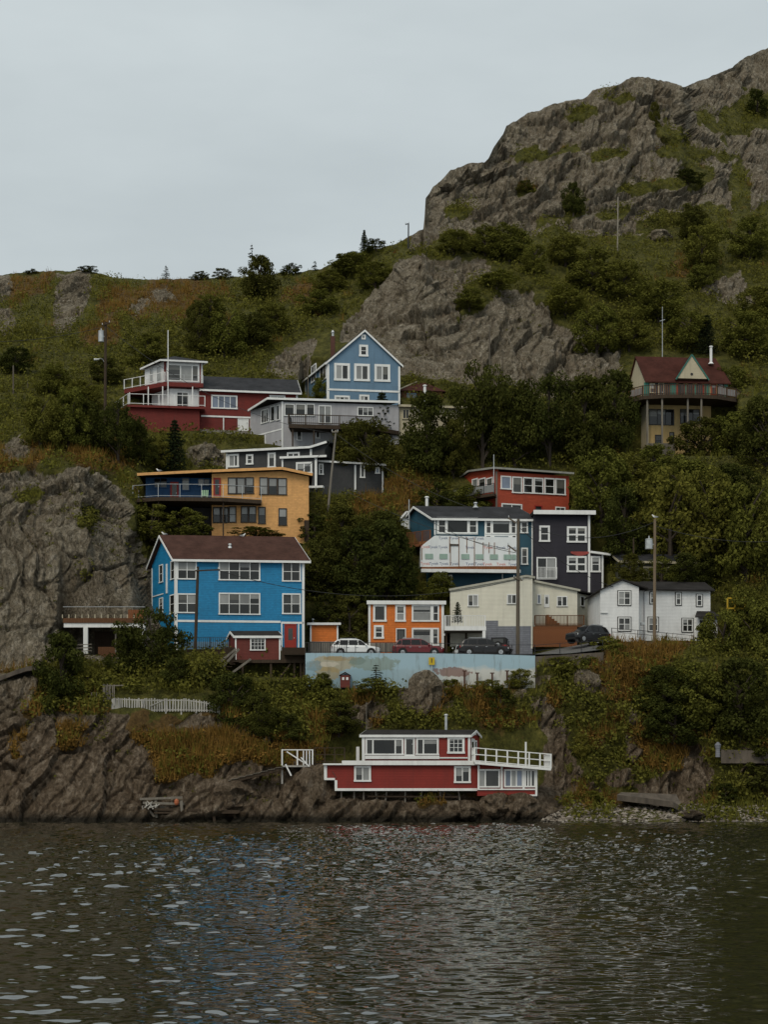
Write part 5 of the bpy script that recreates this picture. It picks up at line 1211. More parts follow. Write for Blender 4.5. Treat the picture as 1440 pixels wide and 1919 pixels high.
def orange_house():
    W = Wall(691, 163, 832, 163.2); z = lambda py, px=760: W.hit(px, py)[1]; S = lambda px, py=1160: W.hit(px, py)[0]
    zb = z(1214); T = thing('orange_house', 'flat roofed orange cottage with white corner boards and wide windows', 'house', W.pt(W.L * .5, zb))
    zt = z(1132); m = MB(); wedge(m, W, 0, W.L, zb - 2, zt, 6); m.build('wall', ORANGE, T)
    mb = MB(); mb.wbox(W, -.15, W.L + .2, zt + .002, zt + .3, -6.2, .16); mb.build('roof', ROOF_FELT, T); board(T, W, -.18, W.L + .23, zt - .05, zt + .32, WHITE, 'fascia', .17, .26)
    board(T, W, -.02, .2, zb, zt - .06); board(T, W, W.L - .24, W.L + .02, zb, zt - .06); board(T, W, .21, W.L - .25, zb - .4, z(1205), CONC, 'base_course', -.01, .05)
    for r, c, rw, g in (((699.5, 1132.8, 724.5, 1165), (1,), (1,), 'm'), ((741, 1133, 760.5, 1165), (1,), (1, 1), 'pm'), ((701, 1171.5, 719.5, 1197), (1,), (1, 1), 'dd')): window(T, W, r, c, rw, .2, .09, glasses=g)
    for r in ((772, 1133, 823.5, 1165), (772, 1176.5, 823, 1210)):
        s0, s1, a, b = W.rect(r); window(T, W, (s0, s0 + (s1 - s0) * .74, a, b), (1,), (.58, .42), .17, .03, glasses='pd', px=False); window(T, W, (s0 + (s1 - s0) * .74, s1, a, b), (1,), (1, 1), .15, .08, glasses='md', px=False)
    door(T, W, (S(744), S(759.5), zb, z(1179)), DARK_TRIM, WHITE, (.14, .45, .86, .92), px=False)
    b = MB(); b.wbox(W, W.L + .02, W.L + .2, z(1191), z(1187), 0, .2); b.build('wall_lamp', WHITE, T)
    K = Wall(581.6, 163, 634, 163); kz = lambda py: K.hit(610, py)[1]
    T2 = thing('orange_garage', 'small orange outbuilding with a white roof edge and pale concrete base', 'shed', K.pt(K.L * .5, kz(1225)))
    m = MB(); wedge(m, K, 0, K.L, kz(1202), kz(1171), 4); m.build('wall', ORANGE, T2); m = MB(); wedge(m, K, -.02, K.L + .02, kz(1228), kz(1202) - .004, 4.02, None, .02); m.build('base_wall', CONC, T2)
    mb = MB(); mb.wbox(K, -.25, K.L + .25, kz(1171) + .003, kz(1167.5), -4.2, .25); mb.build('roof', ROOF_BROWN, T2); board(T2, K, -.28, K.L + .28, kz(1171.5), kz(1167.2), WHITE, 'fascia', .25, .33); board(T2, K, -.02, .14, kz(1202), kz(1171.8)); board(T2, K, K.L - .14, K.L + .02, kz(1202), kz(1171.8))
    p = K.pt(.2, kz(1167.5), -2); chimney_pipe(T2, p, .5, .1)
    # carport deck between the orange and the cream house
    Y = 160.6; T3 = thing('carport_deck', 'white railed deck on white posts with cars parked in the dark below', 'deck', G3(872, Y, zat(1212, Y)))
    zd = zat(1175, Y); b = MB(); b.box(G3(834, Y).x, G3(911, Y).x, Y, Y + 6, zd - .3, zd); b.build('deck_floor', WOOD_GREY, T3); b = MB(); b.box(G3(833.5, Y).x, G3(911.5, Y).x, Y - .06, Y - .003, zd - .33, zd + .03); b.build('fascia', WHITE, T3)
    railing(T3, [G3(834.5, Y + .06, zd), G3(910, Y + .06, zd)], 1.12, WHITE, 1.9, .16, (1.0, .08), .09, .07)
    posts(T3, [G3(907.5, Y + .12)], zat(1215, Y), zd - .301, .3, WHITE); posts(T3, [G3(837, Y + 2), G3(874, Y + 3)], zat(1218, Y), zd - .301, .2, WOOD_DK)
    b = MB(); b.box(G3(833, Y).x, G3(908, Y).x, Y + 6.05, Y + 6.3, zat(1222, Y), zd - .1); b.build('back_wall', BLOCK_GREY, T3)
orange_house()

def gothic_house():
    W = Wall(1211, 204, 1364, 205); z = lambda py, px=1290: W.hit(px, py)[1]; S = lambda px, py=730: W.hit(px, py)[0]
    zb = z(850, 1240); T = thing('yellow_gothic_house', 'buff yellow house with a steep russet roof, pointed dormer and wraparound balcony', 'house', W.pt(W.L * .4, zb))
    D = 6.5; sk = Vector((-.2, .98, 0)).normalized(); ze = z(716); zr = zat(668, 207.2); zf = z(752)
    m = MB(); g = wedge(m, W, 0, W.L, zf - .2, ze, D, sk); m.build('upper_wall', BUFF, T)
    SW = wall_pts(g[3], g[0]); m = MB(); m.wprism(SW, [(0, ze + .002), (SW.L, ze + .002), (SW.L / 2, zr - .05)], -.25, .0); m.build('gable_wall', CREAM_TRIM, T)
    m = MB(); m.wbox(SW, 0.02, SW.L - .02, zf - .1, ze, 0, .03); m.build('side_wall', CREAM_TRIM, T)
    rf = MB(); o = .35; a = W.pt(-.2, ze - .1) - sk * o; b = W.pt(W.L + .3, ze - .1) - sk * o; rl, rr = W.pt(-.2, zr) + sk * D * .5, W.pt(W.L - .2, zr) + sk * D * .5
    slab(rf, [a, b, rr, rl], .14); slab(rf, [rl + Vector((0, 0, .001)), rr + Vector((0, 0, .001)), W.pt(W.L + .3, ze - .1) + sk * (D + o), W.pt(-.2, ze - .1) + sk * (D + o)], .14); rf.build('roof', ROOF_RUST, T)
    # dormer gable
    d0, d1, dp = S(1267, 712), S(1324.5, 712), S(1294.5, 690); zd0, zdp = z(711.5), z(667)
    m = MB(); m.wprism(W, [(d0 + .1, zd0), (d1 - .1, zd0), (dp, zdp - .15)], -2.5, .6); m.build('dormer_wall', CREAM_TRIM, T)
    mb = MB()
    for x in (d0 - .15, d1 + .15):
        p = [W.pt(x, zd0 - .1, .62), W.pt(dp, zdp + .08, .62), W.pt(dp, zdp + .08, -3.2), W.pt(x, zd0 - .1, -3.2)]
        if x > dp: p = [p[1], p[0], p[3], p[2]]
        slab(mb, p, .12)
    mb.build('dormer_roof', ROOF_RUST, T)
    q = MB()
    for x in (d0 - .15, d1 + .15): q.bar(W.pt(x, zd0 - .17, .65), W.pt(dp, zdp + .0, .65), .06, .16)
    q.build('barge_board', GREEN_T, T)
    v = MB(); v.tube([W.pt(dp, z(703.5), .6), W.pt(dp, z(703.5), .64)], .17, 10); v.build('gable_vent', DARK_TRIM, T)
    # front under the eaves: teal pilasters, arches, door, windows
    for x0, x1 in ((1207.5, 1216), (1257, 1268), (1320.5, 1330), (1357.5, 1364)): board(T, W, S(x0), S(x1), zf, ze - .2, GREEN_T, 'pilaster', 0, .1)
    board(T, W, S(1216.5), S(1256.5), zf, ze - .2, CHARCOAL, 'front_panel', 0, .03); board(T, W, S(1268.5), S(1320), zf, ze - .3, RED_TRIM, 'arch_panel', 0, .03)
    for cx in (1277, 1294.5, 1312):
        s = S(cx); a = MB(); pts = [(s - .42, zf + .75), (s + .42, zf + .75)] + [(s + .42 * math.cos(t), zf + 1.75 + .6 * math.sin(t)) for t in [math.pi * k / 10 for k in range(11)]]
        a.wprism(W, pts, 0.0, .06); fr = a.build('arched_window', DARK_TRIM, T); a = MB(); pts = [(s - .32, zf + .85), (s + .32, zf + .85)] + [(s + .32 * math.cos(t), zf + 1.75 + .48 * math.sin(t)) for t in [math.pi * k / 10 for k in range(11)]]; a.wprism(W, pts, .04, .075); a.build('pane', G_DARK, fr)
    for x in (1285.7, 1303.3): board(T, W, S(x) - .12, S(x) + .12, zf, ze - .35, GREEN_T, 'pilaster', .03, .09)
    door(T, W, (S(1235.5), S(1243.5), zf, zf + 2.1), DARK_TRIM, CREAM_TRIM, (.15, .3, .85, .9), px=False, d=.03)
    window(T, W, (1218, 719, 1228, 737), (1,), (1, 1), .1, .06, CREAM_TRIM, 'mp', d=.03); window(T, W, (1333, 720, 1343, 740), (1,), (1,), .08, m=RED_TRIM, glasses='m'); window(T, W, (1346, 719, 1357, 746), (1,), (1,), .08, m=DARK_TRIM, glasses='d')
    # balcony ring
    pp = [G3(1173, 206.5), G3(1181, 203.3), G3(1205, 201.6), G3(1250, 200.9), G3(1300, 200.9), G3(1345, 201.4), G3(1380, 203), G3(1396, 206)]
    bd = deck(T, pp + [G3(1396, 209), G3(1173, 210)], zf + .0, .45, WOOD_DK, 'balcony'); rp = [Vector((p.x, p.y, zf)) for p in pp]
    railing(T, rp, 1.2, WOOD_DK, 1.6, .25, (1.0, .12), .1, .09, bm=WOOD_RED)
    for a, b in list(zip(rp[:-1], rp[1:]))[:2] + list(zip(rp[:-1], rp[1:]))[-2:]:
        gp = MB(); gp.hexa([a + Vector((0, 0, .2)), b + Vector((0, 0, .2)), b + Vector((0, .03, .2)), a + Vector((0, .03, .2)), a + Vector((0, 0, 1)), b + Vector((0, 0, 1)), b + Vector((0, .03, 1)), a + Vector((0, .03, 1))]); gp.build('rail_panel', G_PALE, T)
    posts(T, [G3(1213.5, 201.8), G3(1241.5, 201.3), G3(1289.5, 201.3), G3(1315, 201.3)], zb - 2, zf - .45, .2, WOOD_GREY)
    # lower storeys
    L = W.off(-.4); ls = lambda px, py=800: L.hit(px, py)[0]
    m = MB(); m.wbox(L, ls(1213), ls(1333), zb - 3, zf - .46, -5, 0); m.build('lower_wall', BUFF, T); s = MB(); s.wbox(SW, .3, SW.L + .2, zb - 3, zf - .46, -.3, .0); s.build('lower_side_wall', CREAM_TRIM, T)
    for r in ((1216, 767, 1264, 797), (1275, 767, 1312, 795)): window(T, L, r, (1, 1, 1), (1,), .08, .08, DARK_TRIM, 'ddd', sill=False)
    window(T, L, (1228, 815, 1241, 836), (1,), (1, 1), .1, .07, DARK_TRIM, 'dm'); window(T, L, (1255, 810, 1264, 836), (1,), (1,), .1, glasses='d', m=DARK_TRIM)
    b = MB(); b.hexa([G3(1213, 202.5, zb - 1), G3(1266, 202.5, zb - 1), G3(1266, 202.6, zb - 1), G3(1213, 202.6, zb - 1), G3(1213, 202.5, z(837)), G3(1266, 202.5, z(837)), G3(1266, 202.6, z(837)), G3(1213, 202.6, z(837))]); b.build('skirting_boards', WOOD_GREY, T)
    p = W.pt(S(1345, 680), 0) + sk * 2; chimney_pipe(T, Vector((p.x, p.y, zat(681, p.y))), zat(651, p.y) - zat(681, p.y), .17, WHITE)
    f = thing('flag_pole', 'thin pale mast with a small cross piece behind the russet roof', 'mast', G3(1242, 209, zat(672, 209))); b = MB(); b.tube([G3(1242, 209, zat(690, 209)), G3(1242, 209, zat(575, 209))], [.05, .03], 8); b.build('pole', STEEL, f); b = MB(); b.bar(G3(1237, 209, zat(602, 209)), G3(1247, 209, zat(599, 209)), .06); b.build('crossbar', STEEL, f)
gothic_house()

def pale_house():
    W = Wall(1165, 169.5, 1300, 170.5); z = lambda py: W.hit(1230, py)[1]
    T = thing('hidden_grey_house', 'dull pale clapboard house mostly hidden by trees above the white house', 'house', W.pt(4, z(1090)))
    m = MB(); wedge(m, W, 0, W.L, z(1110), z(1050), 6); m.build('wall', paint('dull_cream_boards', (.1, .1, .075), .7, .4, .14), T)
    roof_gable(T, W, 0, W.L, z(1050), z(1030), 6, ROOF_DARK, .3, trim=CREAM_TRIM)
    for r in ((1172, 1066, 1182, 1082), (1205, 1062, 1226, 1085), (1236, 1062, 1262, 1084)): window(T, W, r, (1, 1), (1,), .1, .06, CREAM_TRIM, 'dd')
pale_house()
# red boathouse on the rocks
def boathouse():
    W = Wall(628, 141.4, 895, 141.7); z = lambda py, px=760: W.hit(px, py)[1]; S = lambda px, py=1455: W.hit(px, py)[0]
    T = thing('red_boathouse', 'red shingled boathouse with white trim standing low on the shore rocks', 'house', W.pt(W.L * .5, z(1482)))
    za, zt = z(1479), z(1433); m = MB(); m.wprism(W, [(0, za), (W.L + .2, za), (W.L + .2, zt), (S(609), zt), (S(609), z(1459)), (0, z(1459))], -4.6, 0); m.build('lower_wall', RED_B, T)
    mb = MB(); mb.wbox(W, S(609) - .15, S(900), zt + .002, zt + .1, -4.8, .25); mb.build('lower_roof', ROOF_FELT, T); board(T, W, S(641), S(901), zt - .02, zt + .36, WHITE, 'eave_board', .26, .34); board(T, W, S(609) - .15, S(641) - .01, zt - .02, zt + .12, WHITE, 'eave_board', .26, .33)
    b = MB(); b.wbox(W, -.02, W.L + .1, za - .12, za + .1, -.02, .08); b.build('base_trim', WHITE, T); board(T, W, S(607.5), S(613), z(1460), zt - .03); board(T, W, S(608), S(628), z(1461.5), z(1457.5), WHITE, 'notch_trim', -.02, .07); board(T, W, -.02, .2, za + .1, z(1461.8))
    window(T, W, (664, 1434.5, 695.5, 1464.5), (1, 1), (1,), .17, .09, glasses='mp'); window(T, W, (851.5, 1435, 882.5, 1467), (1, 1), (1,), .17, .09, glasses='md')
    h = MB(); 
    pts = [W.pt(S(623 + 8 * math.sin(t)) , z(1445) - .75 * math.sin(t) * .8, .06) for t in [math.pi * k / 10 for k in range(11)]]
    h.tube(pts, .02, 5, False); h.build('hanging_rope', WOOD_GREY, T)
    # upper cabin
    U = W.off(-1.5); us = lambda px, py=1400: U.hit(px, py)[0]; uz = lambda py, px=780: U.hit(px, py)[1]
    u0, u1 = us(679), us(881); zu = uz(1376); sk = Vector((.30, .955, 0)).normalized(); g = [U.pt(u0, 0), U.pt(u1, 0)]
    m = MB(); gg = wedge(m, U, u0, u1, zt + .05, zu, 3.4, sk); m.build('upper_wall', RED_B, T)
    zr = zu + .38; RW = wall_pts(gg[1], gg[2]); gb = MB(); gb.wprism(RW, [(0, zu + .002), (RW.L, zu + .002), (RW.L / 2, zr)], -.25, .0); gb.build('gable_wall', WHITE, T)
    roof_gable(T, U, u0, u1, zu + .03, zr + .08, 3.4, ROOF_FELT, .14, sk, th=.1)
    for r, c in (((685, 1383, 756.5, 1415), (.45, 1.75, .5)), ((780, 1382.5, 822.5, 1415), (.6, 1.45))): window(T, U, r, c, (1,), .16, .12, glasses='mdm' if len(c) == 3 else 'md')
    door(T, U, (us(760), us(776), uz(1416), uz(1383)), WHITE, WHITE, (.1, .08, .9, .94), px=False)
    window(T, U, (839, 1381, 871, 1412), (1, 1, 1), (1, 1, 1), .2, .05, glasses='ddmdddddd'); board(T, U, u0 - .02, us(684), zt + .1, zu - .2); board(T, U, u1 - .16, u1 + .02, zt + .1, zu - .2); board(T, U, us(684.3), us(824), uz(1422), uz(1416), WHITE, 'sill_board', -.02, .1); board(T, U, us(685), us(836), zu - .22, uz(1382.6), WHITE, 'head_board', -.02, .04)
    board(T, U, us(824), us(877), uz(1421), uz(1418.5), WHITE, 'sill_board', -.02, .06)
    s0 = RW.L * .12
    door(T, RW, (s0, s0 + .95, zt + .3, zt + 2.25), WHITE, WHITE, (.15, .1, .85, .9), px=False); window(T, RW, (s0 + 1.15, s0 + 1.95, zt + .9, zt + 2.2), (1,), (1,), .12, glasses='m', px=False)
    p = U.pt(us(825, 1368), 0) + sk * 2; chimney_pipe(T, Vector((p.x, p.y, uz(1372))), uz(1339) - uz(1372), .12)
    # sun room on the end
    X = W.off(.35); xs = lambda px, py=1460: X.hit(px, py)[0]; xz = lambda py, px=950: X.hit(px, py)[1]
    x0, x1 = xs(895.5), xs(1007); m = MB(); m.wprism(X, [(x0, xz(1491)), (xs(978), xz(1489)), (x1, xz(1491)), (x1, xz(1440)), (x0, xz(1428))], -4.4, 0); m.build('sunroom_wall', RED_B, T)
    for r, c, gl in (((896, 1441, 937.5, 1475.5), (.45, 1), 'pm'), ((945, 1441, 981.5, 1475), (1, 1, 1), 'bpb'), ((983.5, 1441, 1004.5, 1475), (.6, 1, 1), 'dpm')): window(T, X, r, c, (1,), .14, .12, glasses=gl, sill=False)
    for a in (895.5, 939, 980): board(T, X, xs(a), xs(a + 3.6), xz(1478), xz(1434), d1=.09)
    board(T, X, x1 - .16, x1 + .02, xz(1491), xz(1441), d1=.09); board(T, X, x0, xs(1004), xz(1480), xz(1477.5), WHITE, 'base_trim', -.02, .11); board(T, X, xs(979), x1, xz(1491.5), xz(1488.5), WHITE, 'base_trim', -.02, .12); b = MB(); b.wbox(X, xs(912), xs(972), xz(1503), xz(1490), -3.5, -.3); b.wbox(X, xs(985), xs(1006), xz(1510), xz(1491.5), -2, -.2); b.build('footing', CONC, T)
    # roof deck with white rails
    zd0 = xz(1428, 895); D0 = [X.pt(x0 - .3, zd0, .7), X.pt(xs(1031), xz(1440, 1031), .7), X.pt(xs(1031), xz(1440, 1031), -3.6), X.pt(x0 - .3, zd0, -3.2)]
    dk = MB(); slab(dk, D0, .12); dk.build('roof_deck', WOOD_GREY, T); fb = MB(); fb.bar(D0[0] + Vector((0, -.04, -.06)), D0[1] + Vector((0, -.04, -.06)), .06, .22); fb.bar(D0[1], D0[2], .06, .2); fb.build('deck_fascia', WHITE, T)
    railing(T, [D0[3], D0[0], D0[1], D0[2]], 1.22, WHITE, .95, 0, (1.0, .55, .1), .13, .1)
    b = MB(); b.bar(D0[0].lerp(D0[1], .67), D0[0].lerp(D0[1], .67) + Vector((0, 0, 2.1)), .14); b.build('tall_post', WHITE, T)
    # stilts and cribbing below
    for px, y in ((640, 1512), (664, 1505), (682, 1510), (704, 1508), (726, 1510), (760, 1508), (792, 1510), (826, 1510), (860, 1510)):
        q = MB(); a = W.pt(S(px), za, -.5); q.bar(a, a + Vector((.25 * ((px * 7) % 3 - 1), 0, -(za - z(y)) - .3)), .13); q.build('stilt', WOOD_GREY, T)
    cr = MB(); cr.wbox(W, S(722), S(755), z(1514), z(1503), -1.5, -.2); cr.build('stone_footing', CONC, T)
    for a, b_, y0, y1 in ((690, 860, 1492, 1493), (640, 720, 1499, 1500)): q = MB(); q.bar(W.pt(S(a), z(y0), -.35), W.pt(S(b_), z(y1), -.35), .12); q.build('brace', WOOD_DK, T)
    # wooden walkway behind, white landing and gangway on the shore side
    Y = 143.6; T2 = thing('wooden_walkway', 'dark weathered wooden walkway with open rails beside the boathouse roof', 'deck', G3(632, Y, zat(1430, Y)))
    zz = zat(1429, Y); deck(T2, [G3(588, Y), G3(677, Y), G3(677, Y + 1.8), G3(588, Y + 1.8)], zz, .22, WOOD_DK); railing(T2, [G3(590, Y, zz), G3(646, Y, zz)], 1.3, WOOD_DK, .85, 0, (1.0, .55, .1), .1, .08); posts(T2, [G3(592, Y + .2), G3(640, Y + .2), G3(670, Y + .2)], zz - 3, zz - .22, .14)
    b = MB(); b.bar(G3(592, Y, zz - .3), G3(612, Y, zat(1448, Y)), .12); b.build('brace', WOOD_GREY, T2); pieces('post', WHITE, T2, (.28, .2, 1.4), [G3(671, Y + .3, zz)])
    Y = 142.6; T3 = thing('white_landing', 'small white railed landing at the head of the gangway', 'deck', G3(556, Y, zat(1437, Y)))
    zz = zat(1434, Y); dp = [G3(529, Y), G3(586, Y), G3(586, Y + 1.7), G3(529, Y + 1.7)]; deck(T3, dp, zz, .14, WOOD_WHITE); q = [Vector((p.x, p.y, zz)) for p in dp]
    railing(T3, [q[3], q[0]], 1.35, WHITE, 1.6, 0, (1.0, .5), .12, .1); railing(T3, [q[0], q[1]], 1.35, WHITE, 1.4, 0, (1.0,), .12, .1); railing(T3, [q[1], q[2]], 1.35, WHITE, 1.7, .2, (1.0, .1), .12, .1); pieces('baluster', WHITE, T3, (.09, .05, 1.3), [q[1].lerp(q[0], f) for f in (.1, .2, .3)])
    b = MB(); b.bar(q[0] + Vector((.4, 0, 1.2)), q[1] + Vector((-.6, 0, .15)), .1); b.bar(q[0] + Vector((.3, -.05, .1)), q[0] + Vector((.8, -.1, -.9)), .12); b.bar(q[1] + Vector((-1.0, -.05, .7)), q[1] + Vector((-.3, -.1, -.1)), .1); b.build('brace', WHITE, T3); posts(T3, [dp[0], dp[1]], zz - 1.6, zz - .14, .14, WOOD_WHITE)
    T4 = thing('gangway', 'broken grey plank gangway sloping down over the rocks', 'gangway', G3(478, 142, zat(1456, 142)))
    a, c = G3(428, 141.6, zat(1464, 141.6)), G3(530, 142.2, zat(1438, 142.2)); n = 22; ax = (c - a).normalized()
    for y in (0, 1.2): b = MB(); b.bar(a + Vector((0, y, -.1)), c + Vector((0, y, -.1)), .1, .22); b.build('beam', WOOD_DK, T4)
    for k in range(n): 
        p = a.lerp(c, (k + .5) / n); b = MB(); b.bar(p + Vector((0, -.15, .06 + .03 * ((k * 5) % 3))), p + Vector((.04, 1.35, .06 + .02 * (k % 2))), .18, .05, up=(-ax.z, 0, ax.x)); b.build('plank', WOOD_GREY, T4)
boathouse()

# road, kerb and retaining wall
def road():
    m, nt, b = newmat('asphalt'); co = N(nt, 'ShaderNodeNewGeometry').outputs['Position']
    nt.links.new(ramp(nt, noise(nt, co, 1.4, 6, .7), [(.3, (.05, .05, .05)), (.7, (.12, .118, .112))]), b.inputs['Base Color']); b.inputs['Roughness'].default_value = .9
    mb = MB(); n = 40; xs = [G3(535 + (1126 - 535) * i / n, 156).x for i in range(n + 1)]; ys = [153.25, 155, 157, 159, 161, 163.4]
    rz = lambda x, y: float(road_z(np.array(x), np.array(y)))
    for i in range(n):
        for j in range(len(ys) - 1):
            q = [(xs[i], ys[j]), (xs[i + 1], ys[j]), (xs[i + 1], ys[j + 1]), (xs[i], ys[j + 1])]; mb.poly([(x, y, rz(x, y)) for x, y in q])
    o = mb.build('road', m); o['kind'] = 'structure'
    # painted retaining wall
    m, nt, b = newmat('wall_mural'); co = N(nt, 'ShaderNodeTexCoord').outputs['Object']; sp = N(nt, 'ShaderNodeSeparateXYZ', {0: co}); x, z_ = sp.outputs[0], sp.outputs[2]
    wv = noise(nt, co, .55, 5, .6); wv2 = noise(nt, co, 1.6, 5, .65)
    hgt = mth(nt, 'ADD', z_, mth(nt, 'MULTIPLY', mth(nt, 'SUBTRACT', wv, .5), 1.6))
    lower = ramp(nt, mth(nt, 'ADD', mth(nt, 'MULTIPLY', x, .05), .0), [(.3, (.24, .36, .42)), (.6, (.34, .44, .48)), (.66, (.52, .53, .5))])
    col = mixc(nt, ramp(nt, mth(nt, 'MULTIPLY', mth(nt, 'ADD', hgt, 2.2), .5), [(.3, 0.0), (.45, 1.0)]), lower, (.31, .44, .51))
    def blob(cx, cz, rx_, rz_, c, amt=0.7):
        nonlocal col
        dx = mth(nt, 'DIVIDE', mth(nt, 'SUBTRACT', x, cx), rx_); dz = mth(nt, 'DIVIDE', mth(nt, 'SUBTRACT', z_, cz), rz_)
        d = mth(nt, 'ADD', mth(nt, 'MULTIPLY', dx, dx), mth(nt, 'MULTIPLY', dz, dz)); d = mth(nt, 'ADD', d, mth(nt, 'MULTIPLY', mth(nt, 'SUBTRACT', wv2, .5), 3.0))
        col = mixc(nt, ramp(nt, d, [(.75, amt), (1.05, 0.0)]), col, c)
    blob(2.6, -1.0, 2.2, .8, (.36, .28, .14)); blob(2.0, -1.9, 1.2, .7, (.32, .24, .1)); blob(6.3, -1.0, 2.4, .7, (.2, .25, .2)); blob(3.4, -.5, 1.6, .25, (.3, .22, .1)); blob(4.9, -.75, .9, .35, (.16, .22, .2)); blob(.8, -1.2, .8, .5, (.17, .25, .28)); blob(13.6, -1.75, 2.0, .45, (.18, .09, .07), .8); blob(2.2, -1.05, 1.0, .25, (.5, .46, .38), .8)
    st = noise(nt, N(nt, 'ShaderNodeMapping', {'Vector': co, 'Scale': (3, 3, .4)}).outputs[0], 1.0, 5, .7)
    col = mixc(nt, ramp(nt, st, [(.55, 0.0), (.75, .55)]), col, (.1, .085, .06))
    nt.links.new(col, b.inputs['Base Color']); b.inputs['Roughness'].default_value = .85
    x0, x1 = G3(573, 153).x, G3(1003, 153).x; zt = 15.42
    T = thing('retaining_wall', 'long retaining wall painted pale blue and white with a harbour mural', 'wall', Vector((x0, 153.0, zt)))
    w = MB(); n = 20
    for i in range(n):
        a, c = x0 + (x1 - x0) * i / n, x0 + (x1 - x0) * (i + 1) / n; e = -.002 if i else 0; ta, tc = zt - .25 * (i / n) ** 3, zt - .25 * ((i + 1) / n) ** 3
        w.hexa([(a, 152.75, 9.5), (c + .0, 152.75, 9.5), (c, 153.15, 9.5), (a, 153.15, 9.5), (a, 152.75, ta), (c, 152.75, tc), (c, 153.15, tc), (a, 153.15, ta)])
    w.build('painted_face', m, T)
    T2 = thing('concrete_wall', 'low bare concrete kerb wall where the road climbs', 'wall', G3(1060, 153, 14)); w = MB(); a, c = x1 + .003, G3(1132, 153.4).x
    w.hexa([(a, 152.8, 12), (c, 153.4, 12), (c, 153.8, 12), (a, 153.2, 12), (a, 152.8, 15.1), (c, 153.4, 15.55), (c, 153.8, 15.55), (a, 153.2, 15.1)]); w.build('wall_face', ROUGH_CONC, T2)
    T3 = thing('road_railing', 'thin black metal railing along the edge of the road', 'railing', Vector(((x0 + x1) / 2, 153.0, zt)))
    pts = [Vector((G3(px, 153).x, 153.0, zq)) for px, zq in ((573, 15.42), (760, 15.42), (960, 15.2), (1003, 15.2))]
    railing(T3, pts, 1.0, IRON, 2.4, 0.0, (1.0, .12), .06, .05); railing(T3, [Vector((G3(px, y).x, y, zq)) for px, y, zq in ((1003, 152.9, 15.2), (1050, 153.1, 15.4), (1130, 153.5, 15.7))], .95, IRON, 2.2, 0, (1.0, .5), .06, .05)
    T4 = thing('bar_fence', 'black fence of close upright bars beside the garage', 'fence', Vector((G3(600, 153).x, 153.4, 15.3)))
    railing(T4, [Vector((G3(578, 153.5).x, 153.5, 15.3)), Vector((G3(650, 153.5).x, 153.5, 15.3))], 1.15, IRON, 1.2, .16, (1.0, .1), .06, .05); railing(T4, [Vector((G3(705, 153.5).x, 153.5, 15.3)), Vector((G3(742, 153.5).x, 153.5, 15.3))], 1.15, IRON, 1.2, .16, (1.0, .1), .06, .05)
    s = thing('yellow_sign', 'small yellow warning sign on a short post by the mural', 'sign', Vector((G3(809.5, 152.6).x, 152.6, 13))); b_ = MB(); p = s.location; b_.box(p.x - .04, p.x + .04, 152.57, 152.65, 12.6, 15.2); b_.build('post', STEEL, s); b_ = MB(); b_.box(p.x - .28, p.x + .28, 152.52, 152.56, 14.3, 15.0); pl = b_.build('plate', paint('yellow_paint', (.55, .4, .02), .5), s)
    b_ = MB(); b_.box(p.x - .04, p.x + .04, 152.51, 152.521, 14.5, 14.9); b_.build('symbol', DARK_TRIM, pl)
    for px, py0, py1 in ((871, 1258, 1288), (895, 1262, 1288), (923, 1262, 1284), (951, 1258, 1272)):
        t = thing('iron_post', 'short rusty iron post before the mural wall, ' + {871: 'beside the reddish painted streak', 895: 'next after the painted streak', 923: 'in the middle of the white part', 951: 'at the grassy end of the wall'}[px], 'post', Vector((G3(px, 152.3).x, 152.3, zat(py1, 152.3))), 'rusty posts below the mural wall'); b_ = MB(); x = t.location.x; b_.box(x - .08, x + .08, 152.24, 152.36, zat(py1 + 8, 152.3), zat(py0, 152.3)); b_.build('shaft', plain('rust', (.07, .03, .02), .9), t)
        b_ = MB(); b_.box(x - .2, x + .2, 152.22, 152.38, zat(py0, 152.3), zat(py0, 152.3) + .09); b_.build('cap', bpy.data.materials['rust'], t)
road()

